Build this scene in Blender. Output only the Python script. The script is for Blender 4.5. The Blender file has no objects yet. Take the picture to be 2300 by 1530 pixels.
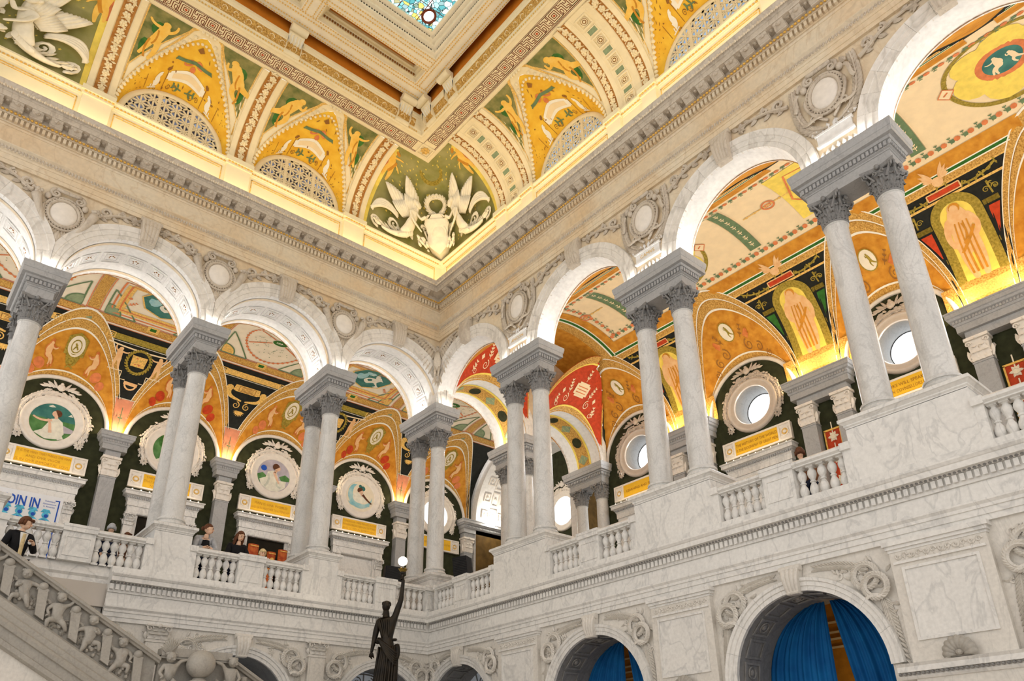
import bpy, math, random
from mathutils import Vector, Matrix, geometry
from math import sin, cos, pi, sqrt, asin, acos, atan2, radians
random.seed(7)
SC = bpy.context.scene
COL = SC.collection
# ------------------------------------------------------------------ camera
cd = bpy.data.cameras.new('camera'); cam = bpy.data.objects.new('camera', cd); COL.objects.link(cam)
RC = ((-0.75387355, 0.65664737, -0.02211136), (-0.25682084, -0.32548942, -0.90999983), (-0.604746, -0.68034614, 0.4140186))
mw = Matrix.Identity(4)
for i in range(3):
    mw[i][0] = RC[0][i]; mw[i][1] = -RC[1][i]; mw[i][2] = -RC[2][i]
mw[0][3], mw[1][3], mw[2][3] = 11.0556, 16.4156, 1.6308
cam.matrix_world = mw
cd.sensor_width = 36.0; cd.lens = 1700.47 * 36 / 2300
cd.shift_x = -34.233 / 2300; cd.shift_y = 233.64 / 2300
cd.clip_start = .05; cd.clip_end = 200
SC.camera = cam
# ------------------------------------------------------------------ world, exposure, big lights
w = bpy.data.worlds.new('world'); SC.world = w; w.use_nodes = True
bg = w.node_tree.nodes['Background']; bg.inputs[0].default_value = (1.0, .955, .90, 1); bg.inputs[1].default_value = WORLD_STR = 0.95  # even warm fill added for the unbuilt side of the hall
SC.view_settings.view_transform = 'Standard'; SC.view_settings.look = 'None'
SC.view_settings.exposure = 0.30; SC.view_settings.gamma = 1.0; SC.view_settings.use_curve_mapping = False
SC.cycles.max_bounces = 4; SC.cycles.diffuse_bounces = 3; SC.cycles.glossy_bounces = 2; SC.cycles.transmission_bounces = 1; SC.cycles.caustics_reflective = False; SC.cycles.caustics_refractive = False; SC.cycles.sample_clamp_indirect = 6.0
def area(name, loc, size, energy, col, rot=(0, 0, 0), sy=None):
    l = bpy.data.lights.new(name, 'AREA'); l.energy = energy; l.color = col; l.size = size
    if sy: l.shape = 'RECTANGLE'; l.size_y = sy
    o = bpy.data.objects.new(name, l); o.location = loc; o.rotation_euler = rot; COL.objects.link(o); return o
def point(name, loc, energy, col, r=.06):
    l = bpy.data.lights.new(name, 'POINT'); l.energy = energy; l.color = col; l.shadow_soft_size = r
    o = bpy.data.objects.new(name, l); o.location = loc; COL.objects.link(o); return o
WARM = (1.0, .72, .38); WARM2 = (1.0, .83, .58); DAY = (.86, .93, 1.0)
# ------------------------------------------------------------------ constants (metres)
BL, BR = 3.47, 4.5            # bay widths, left and right arcade
IW, ID = .90, 1.97            # impost block: narrow and long side
E0 = -.21                     # wall face above the imposts
ZI = 12.0                     # impost top
ZG = 5.50                     # gallery floor
LC = [1.29 + BL * i for i in range(-2, 4)]     # left arch centres -5.65 .. 11.70
RCn = [1.275 + BR * i for i in range(0, 4)]    # right arch centres 1.275 .. 14.775
XM, YM = 13.4, 21.0
ML = lambda s, d, z: (s, d, z)
MR = lambda s, d, z: (d, s, z)
ID3 = lambda a, b, c: (a, b, c)
# ------------------------------------------------------------------ mesh builder
class MB:
    def __init__(self, M=ID3): self.v = []; self.f = []; self.M = M
    def add(self, pts, faces):
        n = len(self.v); M = self.M
        self.v.extend([M(*p) for p in pts]); self.f.extend([tuple(i + n for i in f) for f in faces]); return n
    def quad(self, a, b, c, d): self.add([a, b, c, d], [(0, 1, 2, 3)])
    def box(self, x0, x1, y0, y1, z0, z1):
        self.add([(x0, y0, z0), (x1, y0, z0), (x1, y1, z0), (x0, y1, z0), (x0, y0, z1), (x1, y0, z1), (x1, y1, z1), (x0, y1, z1)],
                 [(0, 3, 2, 1), (4, 5, 6, 7), (0, 1, 5, 4), (1, 2, 6, 5), (2, 3, 7, 6), (3, 0, 4, 7)])
    def grid(self, fn, nu, nv, cu=False):
        pts = [fn(i / nu, j / nv) for j in range(nv + 1) for i in range(nu + 1)]
        self.add(pts, [(j * (nu + 1) + i, j * (nu + 1) + i + 1, (j + 1) * (nu + 1) + i + 1, (j + 1) * (nu + 1) + i) for j in range(nv) for i in range(nu)])
    def lathe(self, prof, n=16, c=(0, 0, 0), a0=0, a1=2 * pi, sx=1, sy=1, cap=True):
        full = abs(a1 - a0 - 2 * pi) < 1e-6; m = n if full else n + 1
        pts = [(c[0] + r * sx * cos(a0 + (a1 - a0) * i / n), c[1] + r * sy * sin(a0 + (a1 - a0) * i / n), c[2] + z) for r, z in prof for i in range(m)]
        fs = []
        for j in range(len(prof) - 1):
            for i in range(n):
                k = (i + 1) % m if full else i + 1
                fs.append((j * m + i, j * m + k, (j + 1) * m + k, (j + 1) * m + i))
        if cap and full:
            fs.append(tuple(range(m - 1, -1, -1))); fs.append(tuple((len(prof) - 1) * m + i for i in range(m)))
        self.add(pts, fs)
    def ell(self, c, r, n=10, m=6, half=None):
        # ellipsoid; half='y+' keeps the part with +y (a boss in relief)
        if half:
            def fn(u, v):
                a = 2 * pi * u; b = pi / 2 * v
                return (c[0] + r[0] * cos(a) * sin(b), c[1] + r[1] * cos(b), c[2] + r[2] * sin(a) * sin(b))
        else:
            def fn(u, v):
                a = 2 * pi * u; b = pi * v
                return (c[0] + r[0] * cos(a) * sin(b), c[1] + r[1] * sin(a) * sin(b), c[2] + r[2] * cos(b))
        self.grid(fn, n, m)
    def tube(self, pts, rad, n=6, closed=False, flat=1.0, caps=True):
        # sweep a circle along pts (3D); rad number or function(t)
        P = [Vector(p) for p in pts]; N = len(P)
        out = []; up = None
        for i in range(N):
            a = P[(i - 1) % N] if closed else P[max(0, i - 1)]; b = P[(i + 1) % N] if closed else P[min(N - 1, i + 1)]
            t = b - a
            if t.length < 1e-9: t = Vector((0, 0, 1))
            t.normalize()
            if up is None:
                up = Vector((0, 1, 0)) if abs(t.y) < .9 else Vector((0, 0, 1))
            u = up - t * up.dot(t)
            if u.length < 1e-6: u = t.orthogonal()
            u.normalize(); up = u; w_ = t.cross(u)
            r = rad(i / max(1, N - 1)) if callable(rad) else rad
            for k in range(n):
                an = 2 * pi * k / n
                q = P[i] + w_ * (r * cos(an)) + u * (r * flat * sin(an)); out.append((q.x, q.y, q.z))
        fs = []
        for i in range(N if closed else N - 1):
            j = (i + 1) % N
            for k in range(n):
                l = (k + 1) % n
                fs.append((i * n + k, i * n + l, j * n + l, j * n + k))
        if caps and not closed:
            fs.append(tuple(range(n - 1, -1, -1))); fs.append(tuple((N - 1) * n + k for k in range(n)))
        self.add(out, fs)
    def prism(self, poly, y0, y1, back=False):
        # polygon [(x,z)] extruded from y0 (back) to y1 (front)
        n = len(poly)
        pts = [(x, y1, z) for x, z in poly] + [(x, y0, z) for x, z in poly]
        tri = geometry.tessellate_polygon([[Vector((x, z, 0)) for x, z in poly]])
        fs = [tuple(t) for t in tri]
        if back: fs += [tuple(i + n for i in t) for t in tri]
        fs += [(i, (i + 1) % n, n + (i + 1) % n, n + i) for i in range(n)]
        self.add(pts, fs)
    def flat(self, poly, h=0.0):
        # polygon [(u,v)] as a flat face set at local height h: coordinates (u, h, v)
        tri = geometry.tessellate_polygon([[Vector((x, z, 0)) for x, z in poly]])
        self.add([(x, h, z) for x, z in poly], [tuple(t) for t in tri])
    def strip(self, line, w, h=0.0, closed=False, w2=None):
        # ribbon of width w along 2D line [(u,v)]
        n = len(line); L = []
        for i in range(n):
            a = line[(i - 1) % n] if closed else line[max(0, i - 1)]; b = line[(i + 1) % n] if closed else line[min(n - 1, i + 1)]
            dx, dz = b[0] - a[0], b[1] - a[1]; l = sqrt(dx * dx + dz * dz) or 1
            ww = w if w2 is None else w + (w2 - w) * i / (n - 1)
            nx, nz = -dz / l * ww / 2, dx / l * ww / 2
            L += [(line[i][0] + nx, h, line[i][1] + nz), (line[i][0] - nx, h, line[i][1] - nz)]
        fs = [(2 * i, 2 * i + 1, 2 * ((i + 1) % n) + 1, 2 * ((i + 1) % n)) for i in range(n if closed else n - 1)]
        self.add(L, fs)
    def band(self, A, B, h=0.0):
        # face band between two equally long 2D lines
        n = len(A)
        self.add([(p[0], h, p[1]) for p in A] + [(p[0], h, p[1]) for p in B], [(i, i + 1, n + i + 1, n + i) for i in range(n - 1)])
    def leaf(self, x, z, ang, L, W, h=.03, d0=0.0, n=4, curl=.0):
        # raised pointed leaf in the wall plane: base (x,z), direction ang, with a ridge
        ca, sa = cos(ang), sin(ang); pts = []; fs = []
        for i in range(n + 1):
            t = i / n; wd = W * .5 * sin(pi * min(1, t * .93 + .07)) ** .8 * (1 if t < 1 else 0) + .001
            bend = curl * t * t * L
            cx, cz = x + ca * L * t - sa * bend, z + sa * L * t + ca * bend
            hh = d0 + h * (.55 + .45 * sin(pi * t)) if t < 1 else d0 + h * .25
            pts += [(cx - sa * wd, d0 + .2 * h, cz + ca * wd), (cx, hh, cz), (cx + sa * wd, d0 + .2 * h, cz - ca * wd)]
        for i in range(n):
            a = 3 * i; fs += [(a, a + 1, a + 4, a + 3), (a + 1, a + 2, a + 5, a + 4)]
        self.add(pts, fs)
    def spiral(self, x, z, r, turns, a0, w0, d0=0.0, dir=1, n=None, k=5, flat=.8):
        n = n or int(10 * turns)
        P = []
        for i in range(n + 1):
            t = i / n; rr = r * (1 - .85 * t); a = a0 + dir * 2 * pi * turns * t
            P.append((x + rr * cos(a), d0 + w0 * .4, z + rr * sin(a)))
        self.tube(P, lambda t: w0 * (1 - .55 * t), k, flat=flat)
    def ring(self, x, z, rx, rz, w0, d0=0.0, n=28, k=6, flat=1.0, a0=0, a1=2 * pi):
        closed = abs(a1 - a0 - 2 * pi) < 1e-6
        m = n if closed else n + 1
        self.tube([(x + rx * cos(a0 + (a1 - a0) * i / n), d0, z + rz * sin(a0 + (a1 - a0) * i / n)) for i in range(m)], w0, k, closed=closed, flat=flat)
def disc(x, z, r, n=20, rz=None, a0=0, a1=2 * pi):
    rz = rz or r
    return [(x + r * cos(a0 + (a1 - a0) * i / n), z + rz * sin(a0 + (a1 - a0) * i / n)) for i in range(n if abs(a1 - a0 - 2 * pi) < 1e-6 else n + 1)]
def arc(x, z, r, a0, a1, n=16, rz=None):
    rz = rz or r
    return [(x + r * cos(a0 + (a1 - a0) * i / n), z + rz * sin(a0 + (a1 - a0) * i / n)) for i in range(n + 1)]
def lerp(a, b, t): return a + (b - a) * t
def bez(p, n=10):
    out = []
    for i in range(n + 1):
        t = i / n; q = [Vector(a) for a in p]
        while len(q) > 1: q = [q[j].lerp(q[j + 1], t) for j in range(len(q) - 1)]
        out.append(tuple(q[0]))
    return out
def wloc(o):
    x = Vector((0, 0, 0))
    while o: x = x + o.location; o = o.parent
    return x
def obj(name, mb, mat, parent=None, label=None, cat=None, group=None, kind=None, smooth=False, ang=None):
    me = bpy.data.meshes.new(name)
    if parent:
        off = wloc(parent); vs = [(a - off.x, b - off.y, c - off.z) for a, b, c in mb.v]
    else: vs = mb.v
    me.from_pydata(vs, [], mb.f); me.materials.append(MT[mat])
    if smooth:
        if ang: 
            me.shade_smooth() if hasattr(me, 'shade_smooth') else None
            me.set_sharp_from_angle(angle=radians(ang))
        else: me.shade_smooth()
    o = bpy.data.objects.new(name, me); COL.objects.link(o); o.parent = parent
    tag(o, label, cat, group, kind); return o
def tag(o, label=None, cat=None, group=None, kind=None):
    if label: o['label'] = label
    if cat: o['category'] = cat
    if group: o['group'] = group
    if kind: o['kind'] = kind
    return o
def thing(name, loc, label=None, cat=None, group=None, kind=None, parent=None):
    o = bpy.data.objects.new(name, None); o.empty_display_size = .2; COL.objects.link(o)
    o.location = Vector(loc) - (wloc(parent) if parent else Vector((0, 0, 0))); o.parent = parent
    return tag(o, label, cat, group, kind)
def dup(root, loc, label=None, rot=None, parent=None, group=None):
    def cp(o, p):
        c = o.copy(); COL.objects.link(c); c.parent = p
        for ch in list(o.children): cp(ch, c)
        return c
    r = cp(root, parent); r.location = loc
    if rot is not None: r.rotation_euler = rot
    if label: r['label'] = label
    if group: r['group'] = group
    return r
def inst(o, name, parent, loc, rot=None):
    # a copy of one mesh as a part of parent; loc in world
    c = o.copy(); c.name = name; COL.objects.link(c); c.parent = parent
    c.location = Vector(loc) - wloc(parent)
    if rot: c.rotation_euler = rot
    return c
def sqf(mb, x0, x1, z0, z1, w, h0, h1):
    # mitre-free square frame of four bars that do not overlap, (x, h, z) frame
    mb.box(x0 - w / 2, x1 + w / 2, h0, h1, z0 - w / 2, z0 + w / 2); mb.box(x0 - w / 2, x1 + w / 2, h0, h1, z1 - w / 2, z1 + w / 2)
    mb.box(x0 - w / 2, x0 + w / 2, h0, h1, z0 + w / 2, z1 - w / 2); mb.box(x1 - w / 2, x1 + w / 2, h0, h1, z0 + w / 2, z1 - w / 2)
def sqh(mb, x0, x1, y0, y1, w, z0, z1):
    # the same lying flat, outer edges x0..x1, y0..y1
    mb.box(x0, x1, y0, y0 + w, z0, z1); mb.box(x0, x1, y1 - w, y1, z0, z1); mb.box(x0, x0 + w, y0 + w, y1 - w, z0, z1); mb.box(x1 - w, x1, y0 + w, y1 - w, z0, z1)
def mould(mb, prof, s0, s1, miter0=True, miter1=False, close=False):
    # profile [(d,z)] swept along s in the builder's wall frame; miter0: start on the corner diagonal
    n = len(prof)
    pts = [((d if miter0 else s0), d, z) for d, z in prof] + [(s1, d, z) for d, z in prof]
    fs = [(i, i + 1, n + i + 1, n + i) for i in range(n - 1)]
    mb.add(pts, fs)
    if not miter1: mb.add([(s1, d, z) for d, z in prof] , [tuple(range(n))])
    if not miter0: mb.add([(s0, d, z) for d, z in prof] , [tuple(range(n))])
def skin(J, E, R, root=0, sub=1):
    # one continuous surface grown over a joint graph; returns (verts, faces)
    me = bpy.data.meshes.new('skin'); keys = list(J); ix = {k: i for i, k in enumerate(keys)}
    me.from_pydata([J[k] for k in keys], [(ix[a], ix[b]) for a, b in E], [])
    o = bpy.data.objects.new('skin', me); COL.objects.link(o)
    md = o.modifiers.new('s', 'SKIN'); sv = me.skin_vertices[0].data
    for k in keys: r = R[k]; sv[ix[k]].radius = (r, r) if not isinstance(r, tuple) else r; sv[ix[k]].use_root = (k == root)
    md.use_smooth_shade = True; o.modifiers.new('d', 'SUBSURF').levels = sub
    dg = bpy.context.evaluated_depsgraph_get(); ev = o.evaluated_get(dg).to_mesh()
    out = ([tuple(v.co) for v in ev.vertices], [tuple(p.vertices) for p in ev.polygons])
    o.evaluated_get(dg).to_mesh_clear(); bpy.data.objects.remove(o); bpy.data.meshes.remove(me); return out
# ------------------------------------------------------------------ materials
MT = {}
def nmat(name, rough=.5, spec=.5):
    m = bpy.data.materials.new(name); m.use_nodes = True; nt = m.node_tree
    b = nt.nodes['Principled BSDF']; b.inputs['Roughness'].default_value = rough
    b.inputs['Specular IOR Level'].default_value = spec
    MT[name] = m; return m, nt, b
def N(nt, t, **k):
    n = nt.nodes.new(t)
    for a, v in k.items(): setattr(n, a, v)
    return n
def coords(nt, sc=1.0, rnd=True):
    tc = N(nt, 'ShaderNodeTexCoord'); mp = N(nt, 'ShaderNodeMapping'); nt.links.new(tc.outputs['Object'], mp.inputs[0])
    mp.inputs['Scale'].default_value = (sc, sc, sc)
    if rnd:
        oi = N(nt, 'ShaderNodeObjectInfo'); mu = N(nt, 'ShaderNodeMath', operation='MULTIPLY'); mu.inputs[1].default_value = 37.0
        nt.links.new(oi.outputs['Random'], mu.inputs[0]); nt.links.new(mu.outputs[0], mp.inputs['Location'])
    return mp
def ramp(nt, stops):
    r = N(nt, 'ShaderNodeValToRGB'); e = r.color_ramp.elements
    while len(e) < len(stops): e.new(.5)
    for i, (p, c) in enumerate(stops): e[i].position = p; e[i].color = (c[0], c[1], c[2], 1)
    return r
def mix(nt, fac, a, b, blend='MIX'):
    m = N(nt, 'ShaderNodeMix', data_type='RGBA', blend_type=blend)
    for i, x in ((0, fac), (6, a), (7, b)):
        if isinstance(x, bpy.types.NodeSocket): nt.links.new(x, m.inputs[i])
        else: m.inputs[i].default_value = x if i == 0 else (x[0], x[1], x[2], 1)
    return m.outputs[2]
def marble(name, base, vein, blotch, rough=.28, sc=1.0, vw=.05, va=.8, ba=.6, bump=0.0):
    m, nt, b = nmat(name, rough)
    mp = coords(nt, sc)
    n1 = N(nt, 'ShaderNodeTexNoise'); n1.inputs['Scale'].default_value = 1.1; n1.inputs['Detail'].default_value = 7; n1.inputs['Distortion'].default_value = 1.6
    st = N(nt, 'ShaderNodeMapping'); st.inputs['Scale'].default_value = (1, 1, .45); st.inputs['Rotation'].default_value = (.5, .6, .3)
    nt.links.new(mp.outputs[0], st.inputs[0]); nt.links.new(st.outputs[0], n1.inputs[0])
    r1 = ramp(nt, [(.5 - vw, (0, 0, 0)), (.5, (va, va, va)), (.5 + vw * .6, (0, 0, 0))]); nt.links.new(n1.outputs[0], r1.inputs[0])
    n2 = N(nt, 'ShaderNodeTexNoise'); n2.inputs['Scale'].default_value = .75; n2.inputs['Detail'].default_value = 5; nt.links.new(mp.outputs[0], n2.inputs[0])
    r2 = ramp(nt, [(.42, (0, 0, 0)), (.7, (ba, ba, ba))]); nt.links.new(n2.outputs[0], r2.inputs[0])
    n3 = N(nt, 'ShaderNodeTexNoise'); n3.inputs['Scale'].default_value = 14; n3.inputs['Detail'].default_value = 4; nt.links.new(mp.outputs[0], n3.inputs[0])
    r3 = ramp(nt, [(.3, (.9, .9, .9)), (.7, (1.04, 1.04, 1.04))]); nt.links.new(n3.outputs[0], r3.inputs[0])
    c = mix(nt, r2.outputs[0], base, blotch); c = mix(nt, r1.outputs[0], c, vein); c = mix(nt, 1.0, c, r3.outputs[0], 'MULTIPLY')
    nt.links.new(c, b.inputs['Base Color'])
    if bump:
        bp = N(nt, 'ShaderNodeBump'); bp.inputs['Strength'].default_value = bump; bp.inputs['Distance'].default_value = .02
        nt.links.new(n3.outputs[0], bp.inputs['Height']); nt.links.new(bp.outputs[0], b.inputs['Normal'])
def paint(name, col, rough=.7, var=.12, sc=6.0, col2=None, spec=.2, metal=0.0, grain=0.0):
    m, nt, b = nmat(name, rough, spec); mp = coords(nt, sc, False)
    n = N(nt, 'ShaderNodeTexNoise'); n.inputs['Scale'].default_value = 1.0; n.inputs['Detail'].default_value = 6; nt.links.new(mp.outputs[0], n.inputs[0])
    if col2 is None: a = [max(0, x * (1 - var)) for x in col]; c = [min(1, x * (1 + var)) for x in col]
    else: a, c = col, col2
    r = ramp(nt, [(.32, a), (.68, c)]); nt.links.new(n.outputs[0], r.inputs[0]); nt.links.new(r.outputs[0], b.inputs['Base Color'])
    b.inputs['Metallic'].default_value = metal
    if grain:
        bp = N(nt, 'ShaderNodeBump'); bp.inputs['Strength'].default_value = grain; bp.inputs['Distance'].default_value = .01
        n4 = N(nt, 'ShaderNodeTexNoise'); n4.inputs['Scale'].default_value = 6.0; nt.links.new(mp.outputs[0], n4.inputs[0])
        nt.links.new(n4.outputs[0], bp.inputs['Height']); nt.links.new(bp.outputs[0], b.inputs['Normal'])
def emit(name, col, st):
    m, nt, b = nmat(name, .4); b.inputs['Base Color'].default_value = (*col, 1); b.inputs['Emission Color'].default_value = (*col, 1); b.inputs['Emission Strength'].default_value = st
marble('marble', (.82, .805, .77), (.56, .555, .54), (.73, .715, .685), .3, 1.3, .04, .6, .6)
marble('marble_column', (.73, .72, .695), (.50, .495, .48), (.58, .575, .555), .32, 2.2, .04, .5, .7)
marble('marble_grey_shaded', (.43, .43, .43), (.30, .30, .305), (.36, .365, .37), .45, 1.6, .03, .5)  # shade on the underlit impost blocks is put into this grey
marble('marble_dark_shaded', (.27, .265, .26), (.17, .17, .17), (.21, .21, .205), .55, 1.6, .05, .6, .6, bump=.3)  # shade of underlit capitals and lower soffits put into the colour
marble('marble_frieze', (.80, .69, .52), (.62, .46, .29), (.76, .54, .30), .38, .8, .025, .45, .75)  # tan-blotched stone; warm ceiling bounce is put into the colour too
marble('marble_carved', (.65, .57, .465), (.48, .405, .32), (.56, .475, .37), .6, 1.6, bump=.25)  # warmed like the frieze, ceiling bounce put into the tone
marble('marble_arch', (.84, .80, .74), (.62, .58, .52), (.78, .72, .63), .4, .8)
marble('soffit_white', (.90, .885, .86), (.78, .77, .75), (.86, .84, .81), .5, .7, .03, .4, .5)
marble('stone_low', (.76, .725, .665), (.58, .555, .51), (.67, .635, .575), .45, 1.6, .03, .45, .6, bump=.12)
marble('stone_stair', (.42, .395, .35), (.31, .29, .26), (.34, .32, .285), .6, 2.0, .03, .5, .6, bump=.3)
paint('plaster', (.86, .80, .72), .75, .05, 8, grain=.15)
paint('plaster_relief', (.90, .83, .66), .7, .06, 8, grain=.15)
paint('attic', (.92, .83, .57), .6, .03, 3)
paint('cream_gold', (.90, .77, .50), .6, .04, 5)
paint('cream_beam', (.88, .78, .58), .6, .04, 5)
paint('gold', (.78, .47, .10), .42, .2, 14, metal=.35, spec=.5)
paint('gold_paint', (.80, .50, .14), .6, .28, 26)
paint('gold_pattern', (.34, .15, .02), .6, .5, 30, col2=(.80, .50, .14))
paint('brown_line', (.30, .13, .03), .7, .1)
paint('vault_yellow', (.80, .42, .03), .7, .1, 3.5, col2=(.92, .58, .06))
paint('vault_orange', (.50, .19, .015), .7, .25, 5, col2=(.70, .33, .04))
paint('vault_red', (.52, .055, .015), .7, .18, 9)
paint('vault_black', (.012, .014, .012), .65, .3, 9)
paint('vault_cream', (.86, .77, .60), .75, .05, 4)
paint('vault_cream_warm', (.90, .73, .46), .75, .05, 4)
paint('vault_green', (.03, .14, .02), .7, .2, 9)
paint('green_line', (.14, .22, .11), .7, .15, 9)
paint('sage', (.27, .34, .20), .75, .15, 9)
paint('star_green', (.24, .24, .06), .8, .3, 2.0, col2=(.40, .36, .15))
paint('cove_green', (.12, .15, .045), .8, .3, 4.0, col2=(.34, .30, .11))
paint('rib_brown', (.38, .15, .03), .7, .2, 9, col2=(.58, .28, .07))
paint('plaster_warm', (.60, .52, .44), .75, .06, 8, grain=.15)
paint('star', (.90, .70, .13), .6, .1)
paint('figure_gold', (.88, .50, .07), .7, .15, 6, col2=(.93, .62, .15))
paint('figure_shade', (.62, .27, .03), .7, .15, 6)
paint('figure_red', (.55, .13, .03), .75, .3, 7, col2=(.72, .26, .07))
paint('figure_flesh', (.80, .45, .20), .75, .2, 7, col2=(.86, .58, .30))
paint('cloth_green', (.05, .16, .03), .7, .3, 8)
paint('olive', (.032, .036, .016), .85, .3, 5)
paint('olive_gold', (.22, .17, .02), .8, .4, 20, col2=(.46, .34, .06))
paint('pink', (.66, .27, .16), .75, .12, 6)
paint('coral', (.70, .22, .08), .7, .15, 8)
paint('key_dark', (.17, .035, .012), .7, .2, 12)
paint('inscription', (.90, .52, .03), .55, .06, 6)
paint('letter', (.62, .28, .03), .6, .1)
paint('letter_dark', (.36, .13, .02), .6, .1)
paint('orange_deep', (.58, .19, .015), .7, .12, 4)
paint('white_paint', (.92, .88, .76), .7, .04, 6)
paint('sky_blue', (.20, .50, .58), .7, .3, 4, col2=(.48, .68, .66))
paint('teal', (.03, .14, .13), .7, .3, 4, col2=(.07, .24, .20))
paint('meadow', (.05, .16, .04), .7, .4, 4, col2=(.13, .30, .10))
paint('robe', (.80, .78, .66), .7, .1, 9)
paint('robe_shade', (.60, .62, .52), .7, .12, 9)
paint('flesh', (.80, .52, .36), .6, .1, 9)
paint('hair', (.12, .045, .02), .6, .25, 18)
paint('lilac', (.50, .46, .52), .7, .15, 5)
paint('bronze', (.010, .008, .006), .5, .5, 7, col2=(.030, .021, .011), spec=.4, metal=.4)
paint('bronze_gold', (.30, .20, .04), .4, .3, 9, metal=.7, spec=.5)
paint('black_plastic', (.012, .012, .014), .5, .15, 6)
paint('curtain', (.003, .08, .26), .7, .18, 3.0, col2=(.006, .13, .36), spec=.15)
paint('cloth_black', (.012, .012, .014), .85, .2, 9)
paint('cloth_navy', (.02, .03, .07), .85, .2, 9)
paint('cloth_grey', (.42, .43, .45), .85, .15, 14)
paint('cloth_white', (.78, .77, .74), .8, .06, 9)
paint('cloth_brown', (.22, .10, .05), .85, .15, 9)
paint('book_red', (.38, .05, .01), .5, .3, 8, col2=(.62, .16, .03))
paint('book_cream', (.70, .55, .30), .6, .2, 20)
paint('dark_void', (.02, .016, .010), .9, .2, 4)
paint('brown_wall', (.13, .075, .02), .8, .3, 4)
paint('poster_white', (.88, .90, .93), .5, .02)
paint('poster_blue', (.02, .10, .52), .5, .05)
paint('poster_cyan', (.10, .50, .72), .5, .4, 10)
paint('red_panel', (.48, .05, .012), .6, .2, 8)
paint('floor_stone', (.55, .50, .44), .35, .2, .8, col2=(.66, .60, .54))
paint('cable', (.03, .03, .03), .6)
emit('window_glow', (.90, .96, 1.0), 1.35)
def emit_noise(name, stops, st, sc):
    m, nt, b = nmat(name, .3); mp = coords(nt, sc, False); n = N(nt, 'ShaderNodeTexVoronoi'); n.inputs['Scale'].default_value = 1.0; nt.links.new(mp.outputs[0], n.inputs[0])
    sp = N(nt, 'ShaderNodeSeparateColor'); nt.links.new(n.outputs['Color'], sp.inputs[0]); r = ramp(nt, stops); r.color_ramp.interpolation = 'CONSTANT'; nt.links.new(sp.outputs[0], r.inputs[0])
    nt.links.new(r.outputs[0], b.inputs['Emission Color']); b.inputs['Emission Strength'].default_value = st; b.inputs['Base Color'].default_value = (.05, .05, .06, 1)
emit_noise('lattice_sky', [(0, (.30, .55, .95)), (.45, (.42, .66, 1.0)), (.7, (.75, .85, 1.0)), (.86, (.03, .03, .05))], .62, 6.0)
emit_noise('lattice_dusk', [(0, (.04, .035, .05)), (.4, (.20, .23, .33)), (.65, (.45, .52, .66)), (.85, (.02, .02, .03))], .5, 6.0)
emit('fanlight', (.45, .48, .52), .16)  # added glow that lightens the infill of the lower arches
emit('bulb', (1.0, .80, .50), 6.0)
emit('cove_strip', (1.0, .76, .40), 4.0)
emit('globe_lamp', (1.0, .86, .62), 5.0)
# ================================================================== THE SETTING: walls of the hall
def wallbays(mb, bays, z0, z1, d0, d1, n=22, soff=True, back=True):
    # bays (sL,sR,c,r,zc): wall from z0 to z1 with a round-headed opening in each
    for sL, sR, c, r, zc in bays:
        A = arc(c, zc, r, pi, 0, n)
        for dd in ((d0, d1) if back else (d0,)):
            mb.quad((sL, dd, z0), (c - r, dd, z0), (c - r, dd, z1), (sL, dd, z1)); mb.quad((c + r, dd, z0), (sR, dd, z0), (sR, dd, z1), (c + r, dd, z1))
            for a, b in zip(A, A[1:]): mb.quad((a[0], dd, a[1]), (b[0], dd, b[1]), (b[0], dd, z1), (a[0], dd, z1))
        if soff:
            P = ([(c - r, z0)] if zc > z0 + 1e-3 else []) + A + ([(c + r, z0)] if zc > z0 + 1e-3 else [])
            for a, b in zip(P, P[1:]): mb.quad((a[0], d0, a[1]), (b[0], d0, b[1]), (b[0], d1, b[1]), (a[0], d1, a[1]))
def ringpart(M, c, zc, prof, a0, a1, n, smin=-99, smax=99):
    mb = MB(M)
    def fn(u, v):
        i = min(int(v * (len(prof) - 1)), len(prof) - 2); t = v * (len(prof) - 1) - i
        r = lerp(prof[i][0], prof[i + 1][0], t); d = lerp(prof[i][1], prof[i + 1][1], t); a = lerp(a0, a1, u)
        return (max(smin, min(smax, c + r * cos(a))), d, zc + r * sin(a))
    mb.grid(fn, n, len(prof) - 1)
    for a in (a0, a1):
        pts = [(max(smin, min(smax, c + r * cos(a))), d, zc + r * sin(a)) for r, d in prof]; mb.add(pts, [tuple(range(len(pts)))])
    return mb
def voussoirs(M, par, c, zc, prof, n, mat, smin=-99, smax=99, gap=.0010):
    for i in range(n):
        a0 = pi - pi * i / n - gap; a1 = pi - pi * (i + 1) / n + gap
        obj('voussoir', ringpart(M, c, zc, prof, a0, a1, 4, smin, smax), mat, par, smooth=True, ang=35)
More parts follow.
